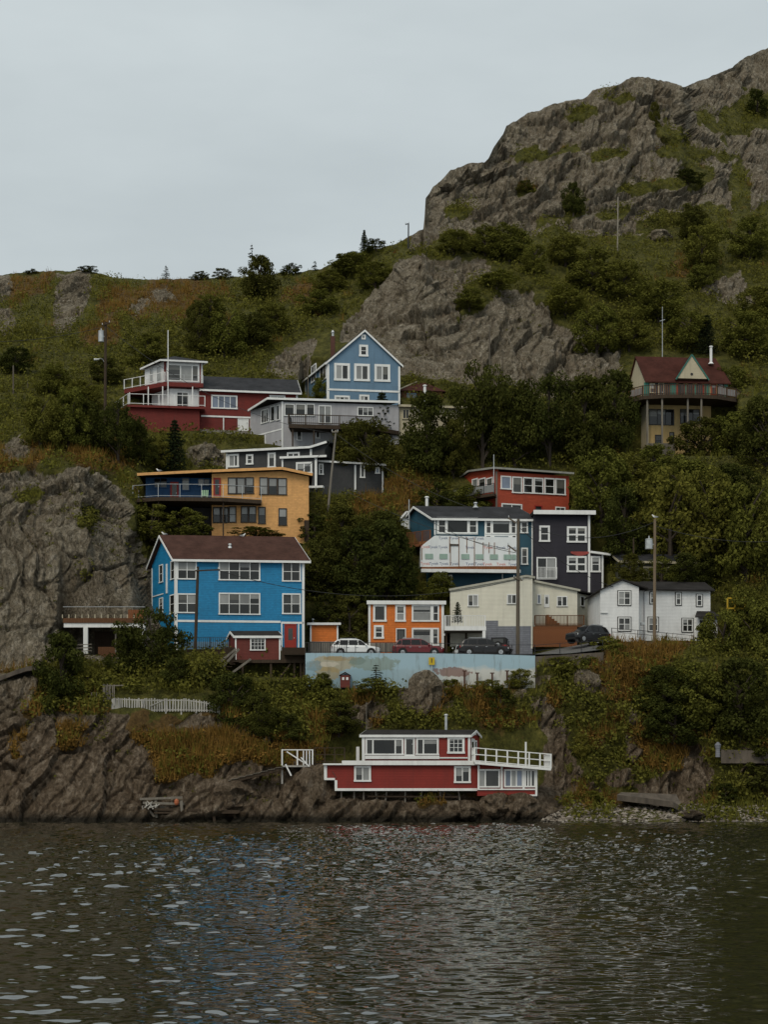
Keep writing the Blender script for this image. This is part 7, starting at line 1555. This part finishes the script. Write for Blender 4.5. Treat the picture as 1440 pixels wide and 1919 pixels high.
# ------------------------------------------------------------------ shore things
def slabs():
    Y = 144.5; T = thing('broken_slab', 'tilted broken concrete slab lying on the pebble beach', 'slab', G3(1215, Y, zat(1500, Y)))
    b = MB(); a = [G3(1157, 143.8, zat(1489, 143.8)), G3(1210, 143.2, zat(1495, 143.2)), G3(1262, 142.8, zat(1502, 142.8)), G3(1280, 143.5, zat(1512, 143.5)), G3(1268, 146, zat(1488, 146)), G3(1165, 146.5, zat(1484, 146.5))]; b.prism([p - Vector((0, 0, .5)) for p in a], a); b.build('slab', ROUGH_CONC, T)
    b = MB(); b.bar(G3(1200, 143.6, zat(1500, 143.6)), G3(1236, 143.2, zat(1508, 143.2)), .4, .3); b.bar(G3(1220, 144, zat(1498, 144)), G3(1222, 143.8, zat(1512, 143.8)), .25); b.build('prop', ROUGH_CONC, T)
    Y = 140.9; W_ = thing('ruined_jetty', 'collapsed wooden jetty of dark beams at the water edge', 'jetty', G3(360, Y, .3)); rnd = random.Random(8)
    for (x0, y0, x1, y1) in ((262, 1497, 342, 1494), (268, 1504, 345, 1506), (288, 1516, 450, 1520), (285, 1523, 440, 1528), (300, 1512, 336, 1513), (270, 1508, 290, 1530), (292, 1500, 294, 1532), (340, 1500, 342, 1534), (400, 1518, 402, 1540), (440, 1519, 441, 1540)):
        b = MB(); d = rnd.uniform(-.4, .6); b.bar(G3(x0, Y + d, zat(y0, Y)), G3(x1, Y + d + rnd.uniform(-.3, .3), zat(y1, Y)), .22, .2); b.build('beam', WOOD_DK if y0 > 1514 else WOOD_GREY, W_)
    b = MB(); b.box(G3(290, Y).x, G3(448, Y).x, Y - .6, Y + 1.6, zat(1524, Y), zat(1521, Y)); b.build('deck', WOOD_DK, W_)
    D = thing('driftwood', 'bleached tangled driftwood branches caught on the ruined jetty', 'driftwood', G3(277, 140.6, zat(1512, 140.6))); b = MB()
    for k in range(9): p = G3(268 + k * 3.2, 140.4, zat(1516 - 3 * (k % 3), 140.4)); b.tube([p, p + Vector((rnd.uniform(-.5, .7), rnd.uniform(-.2, .2), rnd.uniform(.1, .8)))], [.06, .03], 5)
    b.build('branch', plain('bleached_wood', (.4, .38, .34), .9), D)
    bu = thing('orange_buoy', 'small faded orange buoy by the ruined jetty', 'buoy', G3(331, 140.5, zat(1503, 140.5))); b = MB(); p = bu.location; b.tube([p + Vector((0, 0, -.25)), p + Vector((0, 0, -.1)), p + Vector((0, 0, .15)), p + Vector((0, 0, .3))], [.1, .2, .2, .06], 10); b.build('float', paint('faded_orange', (.4, .12, .05)), bu)
    cn = thing('grey_marker', 'small round topped grey marker post on the dark bank', 'marker', G3(1346, 147.5, zat(1406, 147.5))); b = MB(); p = cn.location; b.tube([p + Vector((0, 0, -.6)), p + Vector((0, 0, .1)), p + Vector((0, 0, .5)), p + Vector((0, 0, .75))], [.22, .2, .3, .08], 10); b.build('post', BLOCK_GREY, cn)
    cw = thing('old_stone_wall', 'low remains of a pale concrete wall on the shaded bank', 'wall', G3(1390, 147.8, zat(1425, 147.8))); b = MB(); b.hexa([G3(1352, 147.4, zat(1430, 147.4)), G3(1440, 147.4, zat(1430, 147.4)), G3(1440, 148.5, zat(1430, 148)), G3(1352, 148.5, zat(1430, 148)), G3(1352, 147.6, zat(1404, 147.4)), G3(1440, 147.6, zat(1407, 147.4)), G3(1440, 148.5, zat(1407, 148)), G3(1352, 148.5, zat(1404, 148))]); b.build('wall_face', ROUGH_CONC, cw)
    ys = thing('yellow_scaffold', 'yellow painted metal scaffold standing among the bushes', 'scaffold', G3(1378, 160, zat(1145, 160))); ym = paint('machine_yellow', (.5, .33, .02), .5)
    for (a, b_, c, d) in ((1364, 1121, 1398, 1121), (1364, 1140, 1396, 1140), (1364, 1121, 1364, 1145), (1396, 1121, 1396, 1145), (1372, 1128, 1392, 1128), (1378, 1121, 1378, 1145)): b = MB(); b.bar(G3(a, 160, zat(b_, 160)), G3(c, 160, zat(d, 160)), .14); b.build('frame_bar', ym, ys)
    # pale path edge on the cliff
    pe = MB(); pts = [(-60, 1282), (0, 1267), (25, 1257), (50, 1249), (72, 1246)]
    for (a, ya), (c, yc) in zip(pts[:-1], pts[1:]): A, B = G3(a, 148.6, zat(ya, 148.6)), G3(c, 148.6, zat(yc, 148.6)); pe.hexa([A + Vector((0, 0, -.4)), B + Vector((0, 0, -.4)), B + Vector((0, 3.5, -.4)), A + Vector((0, 3.5, -.4)), A, B, B + Vector((0, 3.5, .1)), A + Vector((0, 3.5, .1))])
    o = pe.build('path', ROUGH_CONC); o['kind'] = 'structure'
slabs()
# ------------------------------------------------------------------ vegetation
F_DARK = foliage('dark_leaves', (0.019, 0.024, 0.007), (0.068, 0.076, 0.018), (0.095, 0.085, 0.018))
F_MID = foliage('mid_green_leaves', (0.042, 0.047, 0.01), (0.145, 0.15, 0.03), (0.155, 0.135, 0.028))
F_LIGHT = foliage('yellow_green_leaves', (0.05, 0.056, 0.01), (0.16, 0.16, 0.03), (0.17, 0.14, 0.03))
F_SPRUCE = foliage('spruce_needles', (0.01, 0.016, 0.008), (0.03, 0.04, 0.017), (0.04, 0.042, 0.016))
F_DRY = foliage('rusty_heath', (0.08, 0.047, 0.012), (0.24, 0.138, 0.036), (0.16, 0.11, 0.03))
BARK = wood('bark', (0.07, 0.055, 0.042))

def leaves_np(rs, c, r, n, L, up=0.5, flat=1.0):
    """n leaf-shaped quads over the shell of a clump"""
    d = rs.normal(size=(n, 3)); d /= np.linalg.norm(d, axis=1)[:, None]
    p = c + d * (r * (0.55 + 0.5 * rs.rand(n) ** 0.5))[:, None] * np.array([1, 1, flat])
    nn = d + rs.normal(size=(n, 3)) * 0.75 + np.array([0, 0, up]); nn /= np.linalg.norm(nn, axis=1)[:, None]
    t = np.cross(nn, rs.normal(size=(n, 3))); t /= np.linalg.norm(t, axis=1)[:, None] + 1e-9
    b = np.cross(nn, t)
    l = (L * (0.6 + 0.8 * rs.rand(n)))[:, None]
    return np.stack([p - t * l * 0.5, p + b * l * 0.33, p + t * l * 0.5, p - b * l * 0.33], 1).reshape(-1, 3)

def quads_mesh(name, v, m):
    me = bpy.data.meshes.new(name); nf = len(v) // 4
    me.vertices.add(len(v)); me.vertices.foreach_set('co', v.astype(np.float32).ravel())
    me.loops.add(nf * 4); me.loops.foreach_set('vertex_index', np.arange(nf * 4, dtype=np.int32))
    me.polygons.add(nf); me.polygons.foreach_set('loop_start', np.arange(0, nf * 4, 4, dtype=np.int32))
    me.update(calc_edges=True); me.materials.append(m)
    return me

def limb_mesh(name, branches):
    mb = MB()
    for pts, rads in branches: mb.tube(pts, rads, 6)
    me = bpy.data.meshes.new(name); me.from_pydata([tuple(q) for q in mb.v], [], mb.f); me.materials.append(BARK); me.update(); return me

def make_broad(seed, lo, n_clump, leaves, L, m, loose=0.0):
    rs = np.random.RandomState(seed); vs = []; br = []
    br.append(([(0, 0, -.12), (.01, 0, .2), (.0, .02, .55)], [.035, .027, .012]))
    for k in range(n_clump):
        th = rs.rand() * 6.283; u = rs.rand()
        z = lo + (1 - lo) * (0.08 + 0.84 * u); e = math.sqrt(max(0.05, 1 - ((u - 0.38) / 0.66) ** 2))
        lob = 1 + 0.28 * math.sin(2 * th + seed) + 0.2 * math.sin(5 * u * 3 + th * 3 + seed)
        rr = 0.40 * e * lob * (0.3 + 0.7 * rs.rand() ** 0.5) * (1 + loose * rs.rand())
        c = np.array([rr * math.cos(th), rr * math.sin(th), z]); r = rs.uniform(.075, .16) * (1 - 0.35 * u)
        vs.append(leaves_np(rs, c, r, int(leaves * (r / .12) ** 2), L, 0.6, 0.75))
        if k % 5 == 0: a = Vector((0, 0, max(.05, z - .28))); br.append(([a, a.lerp(Vector(c), .6) + Vector((0, 0, .02)), Vector(c)], [.014, .009, .004]))
    return quads_mesh('crown', np.concatenate(vs), m), limb_mesh('trunk', br)

def make_spruce(seed, m, whorls=17, thin=1.0):
    rs = np.random.RandomState(seed); vs = []; br = [([(0, 0, -.1), (0, 0, .5), (0, 0, 1.0)], [.03, .018, .003])]
    for w_ in range(whorls):
        z = .06 + .92 * w_ / whorls; R_ = .5 * (1 - z) ** .8 * rs.uniform(.75, 1.1) + .02; nb = 9 if z < .7 else 6
        for k in range(nb):
            if rs.rand() > thin: continue
            a = 6.283 * (k + rs.rand() * .6) / nb + w_; Rk = R_ * rs.uniform(.7, 1.1); d = np.array([math.cos(a), math.sin(a), -.22])
            for q in np.linspace(.15, 1, 6):
                c = np.array([0, 0, z]) + d * Rk * q + np.array([0, 0, .06 * Rk * q * q]); vs.append(leaves_np(rs, c, .022 + .012 * (1 - q), 5, .045, .8, .5))
            if k % 3 == 0: br.append(([(0, 0, z), tuple(np.array([0, 0, z]) + d * Rk * .8)], [.006, .002]))
    return quads_mesh('crown', np.concatenate(vs), m), limb_mesh('trunk', br)

TREES = {
    'dark': [make_broad(s, .03, 95, 185, .038, F_DARK) for s in (1, 2, 3)],
    'mid': [make_broad(s, .03, 90, 180, .038, F_MID) for s in (11, 12, 13)],
    'light': [make_broad(s, .02, 65, 150, .042, F_LIGHT) for s in (21, 22)],
    'tall': [make_broad(s, .18, 85, 150, .036, F_DARK, .25) for s in (31, 32)],
    'loose': [make_broad(s, .1, 70, 120, .038, F_MID, .5) for s in (41, 42)],
    'bush': [make_broad(s, -.15, 55, 120, .05, F_DARK) for s in (51, 52)],
    'bushl': [make_broad(s, -.15, 55, 120, .05, F_MID) for s in (61, 62)],
    'spruce': [make_spruce(s, F_SPRUCE) for s in (71, 72)],
    'snag': [make_spruce(s, F_SPRUCE, 10, .55) for s in (81, 82)],
}
_tk = {}
_tr = random.Random(21)
NAMES = {'dark': ('leafy_tree', 'tree'), 'mid': ('leafy_tree', 'tree'), 'light': ('leafy_shrub', 'shrub'), 'tall': ('tall_tree', 'tree'), 'loose': ('leafy_tree', 'tree'), 'bush': ('bush', 'bush'), 'bushl': ('bush', 'bush'), 'spruce': ('spruce_tree', 'tree'), 'snag': ('spruce_tree', 'tree')}
def tree(kind, px, base, wpx, hpx, label, Y=None, group='trees and bushes on the hillside'):
    if Y is None: g = Vector(ground(np.array(float(px)), np.array(float(base))))
    else: g = P(px, base, Y)
    k = _tk.get(kind, 0); _tk[kind] = k + 1
    cm, tm = TREES[kind][k % len(TREES[kind])]
    nm, cat = NAMES[kind]
    t = thing(nm, label, cat, g, group); rz = _tr.uniform(0, 6.28)
    sc = (wpx / F * g.y, wpx / F * g.y, hpx / F * g.y)
    for n_, me in (('trunk', tm), ('crown', cm)):
        o = bpy.data.objects.new(n_, me); C.objects.link(o); o.parent = t; o.scale = sc; o.rotation_euler = (0, 0, rz)
TL = [
 # round the red house and the left bank
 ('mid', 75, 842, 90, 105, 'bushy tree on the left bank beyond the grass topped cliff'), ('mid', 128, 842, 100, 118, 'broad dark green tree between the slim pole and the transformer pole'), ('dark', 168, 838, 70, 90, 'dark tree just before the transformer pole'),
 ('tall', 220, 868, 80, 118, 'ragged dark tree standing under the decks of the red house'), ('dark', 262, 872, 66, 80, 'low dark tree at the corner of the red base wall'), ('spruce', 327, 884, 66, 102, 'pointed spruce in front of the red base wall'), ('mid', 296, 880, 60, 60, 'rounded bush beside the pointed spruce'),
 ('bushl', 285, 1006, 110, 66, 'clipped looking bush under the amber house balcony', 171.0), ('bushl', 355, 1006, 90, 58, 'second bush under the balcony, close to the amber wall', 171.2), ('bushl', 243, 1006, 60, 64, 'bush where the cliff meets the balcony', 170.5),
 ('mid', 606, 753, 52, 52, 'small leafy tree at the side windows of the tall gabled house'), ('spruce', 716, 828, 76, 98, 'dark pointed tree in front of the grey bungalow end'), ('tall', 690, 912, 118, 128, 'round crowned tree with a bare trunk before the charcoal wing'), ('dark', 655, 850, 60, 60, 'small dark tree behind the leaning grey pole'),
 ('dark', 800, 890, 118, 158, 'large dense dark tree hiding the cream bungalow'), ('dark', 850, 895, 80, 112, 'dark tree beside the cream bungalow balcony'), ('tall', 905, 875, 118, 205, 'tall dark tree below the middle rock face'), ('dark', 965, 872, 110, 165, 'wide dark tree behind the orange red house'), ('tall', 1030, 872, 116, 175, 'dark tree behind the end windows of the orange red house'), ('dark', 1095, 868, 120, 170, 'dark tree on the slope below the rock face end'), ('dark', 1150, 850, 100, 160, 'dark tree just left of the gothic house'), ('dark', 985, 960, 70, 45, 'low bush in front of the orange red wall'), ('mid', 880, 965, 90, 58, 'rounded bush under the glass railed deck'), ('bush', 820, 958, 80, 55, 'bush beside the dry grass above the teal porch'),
 # round the teal, black and white houses
 ('mid', 1128, 985, 128, 150, 'broad olive tree leaning over the end of the orange red house'), ('dark', 1170, 1060, 110, 150, 'dark tree behind the black house wing'), ('loose', 1255, 1075, 175, 215, 'big loose crowned tree above the hidden grey house'), ('loose', 1330, 1060, 150, 190, 'wide loose tree behind the white house roof'), ('mid', 1400, 1090, 140, 200, 'tree at the picture edge above the yellow frame'), ('mid', 1225, 905, 100, 75, 'dense bush below the gothic house skirting'), ('mid', 1175, 945, 110, 95, 'olive bush between the black house roof and the gothic house'), ('dark', 1320, 890, 120, 110, 'dark tree hiding the lower corner of the gothic house', 200.0), ('mid', 1380, 900, 130, 135, 'broad tree under the end of the gothic balcony', 199.0), ('dark', 1440, 880, 120, 150, 'dark tree at the picture edge level with the gothic balcony'), ('mid', 1290, 985, 140, 130, 'rounded tree below the gothic house posts'), ('dark', 1375, 985, 140, 120, 'dark tree under the broad tree on the shaded slope'), ('dark', 1320, 1110, 80, 75, 'dark bush behind the end of the white house roof'),
 # the hedge behind the orange cottage
 ('dark', 610, 1120, 110, 118, 'dark tree behind the corner of the bright blue roof'), ('dark', 665, 1135, 120, 150, 'dark tree right behind the orange garage'), ('dark', 725, 1130, 130, 160, 'large dark tree behind the orange cottage'), ('dark', 752, 1130, 76, 140, 'dark tree against the wrapped teal wall'), ('mid', 825, 1125, 70, 55, 'small green bush beside the cream house eave'), ('bush', 655, 1195, 90, 85, 'shadowy bush between garage and orange cottage'), ('bush', 615, 1170, 70, 62, 'bush above the garage roof edge'), ('dark', 640, 1040, 100, 95, 'dark rounded bush below the leaning grey pole'), ('dark', 715, 1040, 110, 85, 'dark bush under the charcoal wing bank'), ('dark', 738, 1020, 50, 56, 'dark bush close to the teal side deck'), ('spruce', 858, 1166, 28, 40, 'small conical shrub on the white carport deck', 161.0), ('bush', 590, 1010, 70, 50, 'bush at the side step of the amber house'), ('bushl', 480, 1006, 110, 18, 'low strip of bush along the foot of the amber wall', 173.2),
 ('dark', 1182, 1098, 60, 62, 'dark bush over the white house gable', 166.5), ('dark', 1285, 1100, 80, 66, 'dark bush over the white house roof end', 167.0), ('loose', 1240, 1096, 70, 58, 'loose bush behind the middle of the white house roof', 168.4),
 ('light', 1050, 1262, 70, 34, 'straggling shrub below the bare kerb wall', 152.2), ('bushl', 1105, 1262, 60, 34, 'bush at the end of the bare kerb wall', 152.6), ('bushl', 1142, 1246, 76, 58, 'rough bush beside the top of the slope', 155.0),
 ('bushl', 845, 1300, 60, 30, 'low bush at the lower edge of the white mural part', 151.6), ('bushl', 700, 1302, 84, 34, 'low bush under the middle of the mural', 151.2), ('light', 912, 1298, 64, 26, 'pale low shrub below the rusty posts', 151.6), ('light', 975, 1290, 60, 40, 'pale shrub at the grassy end of the mural wall', 151.8),
 # sea cliff
 ('tall', 285, 1292, 130, 162, 'large tree hiding the corner of the bright blue house', 153.8), ('dark', 240, 1300, 90, 110, 'dark tree in front of the white veranda post', 153.2), ('dark', 115, 1345, 120, 165, 'large dark tree on the cliff edge under the veranda', 149.5), ('mid', 165, 1335, 70, 95, 'leafy tree beside the grey board fence', 150.2), ('dark', 435, 1375, 100, 118, 'dark tree below the little red shed stairs', 148.2), ('dark', 485, 1380, 80, 90, 'bush below the timber platform posts'), ('light', 583, 1342, 76, 82, 'bright yellow green shrub under the end of the platform', 150.6), ('dark', 635, 1375, 90, 62, 'dark bush on the bank left of the tall stake'), ('bush', 540, 1385, 80, 50, 'bush on the bank above the gangway'), ('snag', 705, 1286, 46, 44, 'wiry little tree in front of the painted mural', 151.8), ('mid', 605, 1292, 46, 34, 'small shrub at the foot of the mural'), ('dark', 335, 1300, 70, 70, 'dark shrub behind the white picket fence', 151.0), ('dark', 395, 1300, 70, 62, 'dark shrub under the stair rails', 151.5),
 ('bush', 940, 1340, 70, 60, 'dark bush on the bank above the boathouse deck'), ('dark', 1245, 1345, 110, 100, 'dark shrub on the cliff below the pipe railing'), ('mid', 1310, 1365, 130, 130, 'broad shrub covering the cliff below the white house'), ('dark', 1385, 1390, 140, 160, 'dark shrub at the picture edge above the old stone wall'), ('mid', 1355, 1270, 110, 135, 'leafy tree hiding the white house porch', 158.2), ('mid', 1425, 1290, 110, 170, 'tree at the picture edge beside the white house', 158.0), ('mid', 1400, 1190, 100, 90, 'green tree beside the yellow frame', 160.5), ('bush', 1440, 1470, 110, 80, 'shaded bush low on the far bank'), ('bush', 1360, 1505, 56, 40, 'small dark bush at the back of the pebble beach'), ('light', 1090, 1420, 40, 50, 'light green shrub in the cleft above the beach'), ('light', 1110, 1505, 46, 24, 'low green shrub beside the broken slab'), ('dark', 1265, 1400, 120, 90, 'dark shrub where the cliff overhangs the beach'),
 # skyline and upper slopes
 ('dark', 487, 560, 84, 82, 'dark tree breaking the skyline beneath a spiky top'), ('snag', 472, 505, 26, 50, 'spindly spruce top rising above the skyline tree', 254.0), ('spruce', 683, 473, 24, 44, 'lone neat spruce standing on the skyline'), ('snag', 311, 524, 24, 28, 'thin crooked sapling on the bare ridge'), ('bush', 375, 524, 36, 16, 'flat bush on the ridge beside the thin sapling'), ('bush', 415, 522, 40, 20, 'low wind bent bush on the ridge'), ('snag', 590, 510, 22, 22, 'straggly sapling on the ridge near the skyline tree'), ('bush', 545, 514, 44, 20, 'low bush on the ridge beside the dark skyline tree'), ('bush', 165, 511, 40, 12, 'low bush above the ridge outcrop'), ('bush', 60, 513, 26, 9, 'tiny bush on the ridge far along'), ('bush', 705, 472, 60, 22, 'bush on the skyline beside the lone spruce'),
 ('dark', 370, 665, 60, 105, 'tall dark bush mass above the red house'), ('mid', 420, 668, 90, 90, 'bushes up the slope above the dark roof'), ('dark', 470, 655, 80, 70, 'dark bush beside the lower rock outcrop'), ('mid', 280, 690, 84, 68, 'bush behind the red house tower'), ('mid', 510, 625, 80, 60, 'green bush between the rock outcrop and the skyline'), ('mid', 395, 600, 70, 50, 'bush high on the rusty slope'), ('mid', 330, 700, 50, 40, 'green shrub behind the tower mast'), ('dark', 200, 720, 60, 50, 'dark shrub behind the transformer pole'), ('mid', 100, 740, 80, 60, 'green shrub on the lower left slope'), ('mid', 155, 765, 70, 56, 'green shrub left of the red decks'), ('dark', 30, 700, 70, 50, 'dark shrub near the slim pole'), ('mid', 660, 520, 100, 46, 'green bush below the lone spruce'), ('mid', 620, 548, 70, 40, 'bush on the slope under the skyline'), ('mid', 705, 540, 80, 50, 'olive bush above the middle rock face'), ('mid', 600, 590, 80, 50, 'olive bush on the slope above the gabled house'),
 ('mid', 955, 490, 90, 72, 'bush at the foot of the summit crag'), ('mid', 1003, 515, 52, 60, 'narrow bush above the rock face notch'), ('mid', 910, 480, 80, 55, 'olive bush below the crag wall'), ('mid', 850, 478, 80, 46, 'green bush below the sheer crag end'), ('mid', 1060, 500, 90, 62, 'green bush under the pale summit pole'), ('mid', 1110, 545, 110, 75, 'broad green bush on the upper slope'), ('mid', 1165, 565, 110, 80, 'big green bush in the middle of the upper slope'), ('mid', 1316, 510, 96, 96, 'rounded green tree below the summit cliffs'), ('dark', 1296, 450, 64, 68, 'conical bush tucked under the summit cliff'), ('mid', 1405, 490, 90, 84, 'rounded green tree at the picture edge under the summit'), ('mid', 1315, 545, 60, 48, 'small green bush beside the rusty patch'), ('mid', 1235, 605, 110, 86, 'broad green bush above the gothic roof'), ('mid', 1180, 660, 90, 80, 'bush above the gothic chimney side'), ('mid', 1120, 660, 90, 96, 'tree at the end of the rock face'), ('mid', 1290, 655, 100, 70, 'green bush behind the gothic roof ridge'), ('spruce', 1325, 665, 60, 78, 'dark pointed spruce behind the gothic chimney'), ('mid', 1400, 670, 110, 90, 'green bush beside the gothic house on the edge'), ('mid', 1370, 740, 80, 56, 'green shrub by the end of the gothic balcony', 208.0), ('mid', 1425, 600, 90, 70, 'green bush below the small grey outcrop'), ('light', 1060, 590, 110, 54, 'yellow green bush on the upper meadow'), ('light', 930, 545, 80, 34, 'yellow green shrub on the rock face ledge'), ('mid', 880, 580, 70, 40, 'green shrub growing on the rock face'),
 ('dark', 1075, 400, 40, 60, 'dark gully bush between the two crag buttresses', 262.0), ('bush', 985, 362, 40, 24, 'small bush on the crag shelf'), ('bush', 1290, 345, 70, 26, 'bush on the upper crag ledge'), ('bush', 1420, 215, 60, 50, 'dark bush high on the far summit'), ('bush', 165, 985, 56, 40, 'green bush growing out of the cliff face', 165.8), ('dark', 1228, 250, 26, 60, 'dark bush in the crag cleft', 285.0),
]
for a in TL:
    kind, px, base, w_, h_, lb = a[:6]; tree(kind, px, base, w_, h_, lb, a[6] if len(a) > 6 else None)

# low cover nobody could count
BOX = [(p[0] - 4, p[1] + 4, p[2] - t, p[2] + 2) for p, t in zip(PLOTS, (190, 90, 90, 140, 90, 80, 45, 85, 65, 115, 85, 150, 155, 125, 90, 100, 45, 65, 30, 40, 90, 215, 100, 20, 20, 20))] + [(200, 415, 1298, 1372), (608, 1032, 1365, 1490), (1150, 1290, 1480, 1545), (555, 1136, 1195, 1240)]
def free(px, py):
    ok = np.ones(px.shape, bool)
    for a, b, c, d in BOX: ok &= ~((px > a) & (px < b) & (py > c) & (py < d))
    return ok
rs = np.random.RandomState(99)
def scatter(n, keep):
    n = int(n * 1.45); px = rs.uniform(-430, 1870, n); rg = np.interp(px, pxs, ridge); py = rg + 7 + (1530 - rg) * rs.rand(n)
    k = free(px, py) & keep(px, py); px, py = px[k], py[k]
    return px, py, ground(px, py)
dens = lambda px, py: fbm(px * .012, py * .02, 0 * px + 4, 3)
def veg_keep(px, py):
    rk, he = look(rock, px, py), look(heath, px, py); r = rs.rand(len(px))
    return (rk < .3) & (r < np.clip(1.05 - he * 1.02 + .45 * dens(px, py), .04, 1))
def stuff(name, label, n, keep, m, rad, leaves, L, flat=.7, up=.6):
    px, py, g = scatter(n, keep); vs = []
    for i in range(len(px)):
        r = rad[0] + (rad[1] - rad[0]) * rs.rand() ** 2; c = g[i] + np.array([0, -.1, r * .25]); vs.append(leaves_np(rs, c, r, max(8, int(leaves * (r / rad[1]) ** 1.3)), L, up, flat))
    me = quads_mesh(name, np.concatenate(vs), m); o = bpy.data.objects.new(name, me); C.objects.link(o); setp(o, label, kind='stuff'); return o
stuff('shrubbery', 'dense mixed green scrub covering the hillside', 18000, veg_keep, F_MID, (.35, 1.5), 55, .3)
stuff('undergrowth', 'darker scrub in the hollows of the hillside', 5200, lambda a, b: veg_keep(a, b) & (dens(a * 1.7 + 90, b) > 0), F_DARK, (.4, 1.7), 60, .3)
stuff('meadow_scrub', 'paler yellow green scrub on the open slopes', 5200, lambda a, b: veg_keep(a, b) & (dens(a * 1.3 - 70, b + 50) > .05), F_LIGHT, (.3, 1.1), 46, .28)
stuff('tall_scrub', 'taller rounded scrub thickets on the upper slopes', 2600, lambda a, b: veg_keep(a, b) & (b < 690) & ((a > 780) | (a < 600)) & (dens(a * 1.2 + 30, b * 1.2) > -.25), F_MID, (1.1, 2.9), 210, .32)
stuff('heath', 'rusty brown heath and dead bracken on the slopes', 42000, lambda a, b: (look(rock, a, b) < .75) & (rs.rand(len(a)) < np.clip(look(heath, a, b) * 1.1 - .1, 0, 1)), F_DRY, (.2, .7), 30, .24, .6, .8)
stuff('cliff_plants', 'small tufts growing in the cracks of the rock', 5200, lambda a, b: (look(rock, a, b) > .5) & (look(disp, a, b) < -.3) & (b < 1500), F_MID, (.15, .5), 22, .2)
def blades(name, label, n, keep, m, h):
    px, py, g = scatter(n, keep); k = 12; g = np.repeat(g, k, 0); N_ = len(g)
    b0 = g + rs.normal(size=(N_, 3)) * np.array([.28, .28, .03]); hh = h * (.5 + rs.rand(N_)); lean_ = rs.normal(size=(N_, 3)) * np.array([.3, .3, 0]); tip = b0 + (np.array([0, 0, 1]) + lean_) * hh[:, None]; a = rs.rand(N_) * 6.28; wv = np.stack([np.cos(a), np.sin(a) * .4, 0 * a], -1) * .045
    v = np.stack([b0 - wv, b0 + wv, tip + wv * .2, tip - wv * .2], 1).reshape(-1, 3); me = quads_mesh(name, v, m); o = bpy.data.objects.new(name, me); C.objects.link(o); setp(o, label, kind='stuff')
blades('dry_grass', 'long tawny grass along the ledges', 24000, lambda a, b: (look(rock, a, b) < .7) & (rs.rand(len(a)) < look(heath, a, b)), F_DRY, .75)
blades('grass', 'long green grass between the shrubs', 9000, lambda a, b: (look(rock, a, b) < .4) & (rs.rand(len(a)) < .8), F_LIGHT, .7)

# stones
def rock_mesh(name, seed, sub=3, amp=.35):
    import bmesh
    bm = bmesh.new(); bmesh.ops.create_icosphere(bm, subdivisions=sub, radius=1.0); me = bpy.data.meshes.new(name); bm.to_mesh(me); bm.free()
    co = np.array([v.co[:] for v in me.vertices]); q = co * 1.3 + seed * 7.1
    b, e = blocks(q[:, 0], q[:, 1], q[:, 2], seed, 1.0); f = 1 + amp * (b * .9 + .35 * fbm(q[:, 0], q[:, 1], q[:, 2], 3)); co = co * f[:, None]
    me.vertices.foreach_set('co', co.astype(np.float32).ravel()); at = me.attributes.new('rock', 'FLOAT', 'POINT'); at.data.foreach_set('value', [1.0] * len(co)); me.materials.append(M_ground); me.update(); return me
RM = [rock_mesh('boulder', s, 4, .5) for s in (5, 6, 7)]
def boulder(px, py, w_, h_, label, i=0, Y=None, dep=.8):
    g = Vector(ground(np.array(float(px)), np.array(float(py)))) if Y is None else P(px, py, Y)
    o = bpy.data.objects.new('boulder', RM[i % 3]); C.objects.link(o); o.location = g; s = g.y / F / 2; o.scale = (w_ * s, w_ * s * dep, h_ * s); o.rotation_euler = (0, 0, i * 1.3); setp(o, label, 'rock', 'boulders on the hill and shore')
boulder(799, 1306, 66, 84, 'big brown boulder standing in front of the white part of the mural', 0, 151.2); boulder(1238, 447, 56, 28, 'pale flat boulder on the meadow below the summit', 1); boulder(930, 1512, 60, 46, 'rounded boulder under the sunroom footing', 2, 141.0); boulder(978, 1515, 64, 50, 'reddish boulder at the end of the boathouse footing', 0, 141.2); boulder(880, 1524, 50, 30, 'low wet boulder below the boathouse stilts', 1, 140.4); boulder(590, 1490, 90, 100, 'steep rock rib under the white landing', 2, 142.6); boulder(1300, 1530, 40, 20, 'grey boulder at the edge of the pebble beach', 0, 141.3)
boulder(440, 1500, 110, 70, 'broad shore rock behind the ruined jetty', 1, 143.2); boulder(385, 860, 60, 46, 'pale rock below the red house foundation', 2)
def pebbles():
    n = 2600; px = rs.uniform(1015, 1500, n); py = 1540 - 32 * rs.rand(n) ** 1.3 * np.clip((px - 1005) / 60, .15, 1); g = ground(px, py)
    base = np.array([(1, 0, 0), (0, 1, 0), (-1, 0, 0), (0, -1, 0), (0, 0, 1), (0, 0, -1)], float); tri = np.array([(0, 1, 4), (1, 2, 4), (2, 3, 4), (3, 0, 4), (1, 0, 5), (2, 1, 5), (3, 2, 5), (0, 3, 5)])
    s = .06 + .26 * rs.rand(n) ** 3; v = base[None] * (s[:, None, None] * (.6 + .7 * rs.rand(n, 6, 1))) * np.array([1, 1, .6]); a = rs.rand(n) * 6.28; ca, sa = np.cos(a)[:, None], np.sin(a)[:, None]; v = np.stack([v[..., 0] * ca - v[..., 1] * sa, v[..., 0] * sa + v[..., 1] * ca, v[..., 2]], -1) + g[:, None, :]
    m, nt, b = newmat('beach_stone'); rnd_ = N(nt, 'ShaderNodeNewGeometry').outputs['Random Per Island']; nt.links.new(ramp(nt, rnd_, [(0.0, (.06, .05, .04)), (.6, (.17, .14, .11)), (1.0, (.3, .27, .23))]), b.inputs['Base Color']); b.inputs['Roughness'].default_value = .9
    o = np_mesh('pebbles', v.reshape(-1, 3), (tri[None] + np.arange(n)[:, None, None] * 6).reshape(-1, 3), m, smooth=False); setp(o, 'brown pebbles and drift on the narrow beach', kind='stuff')
pebbles()
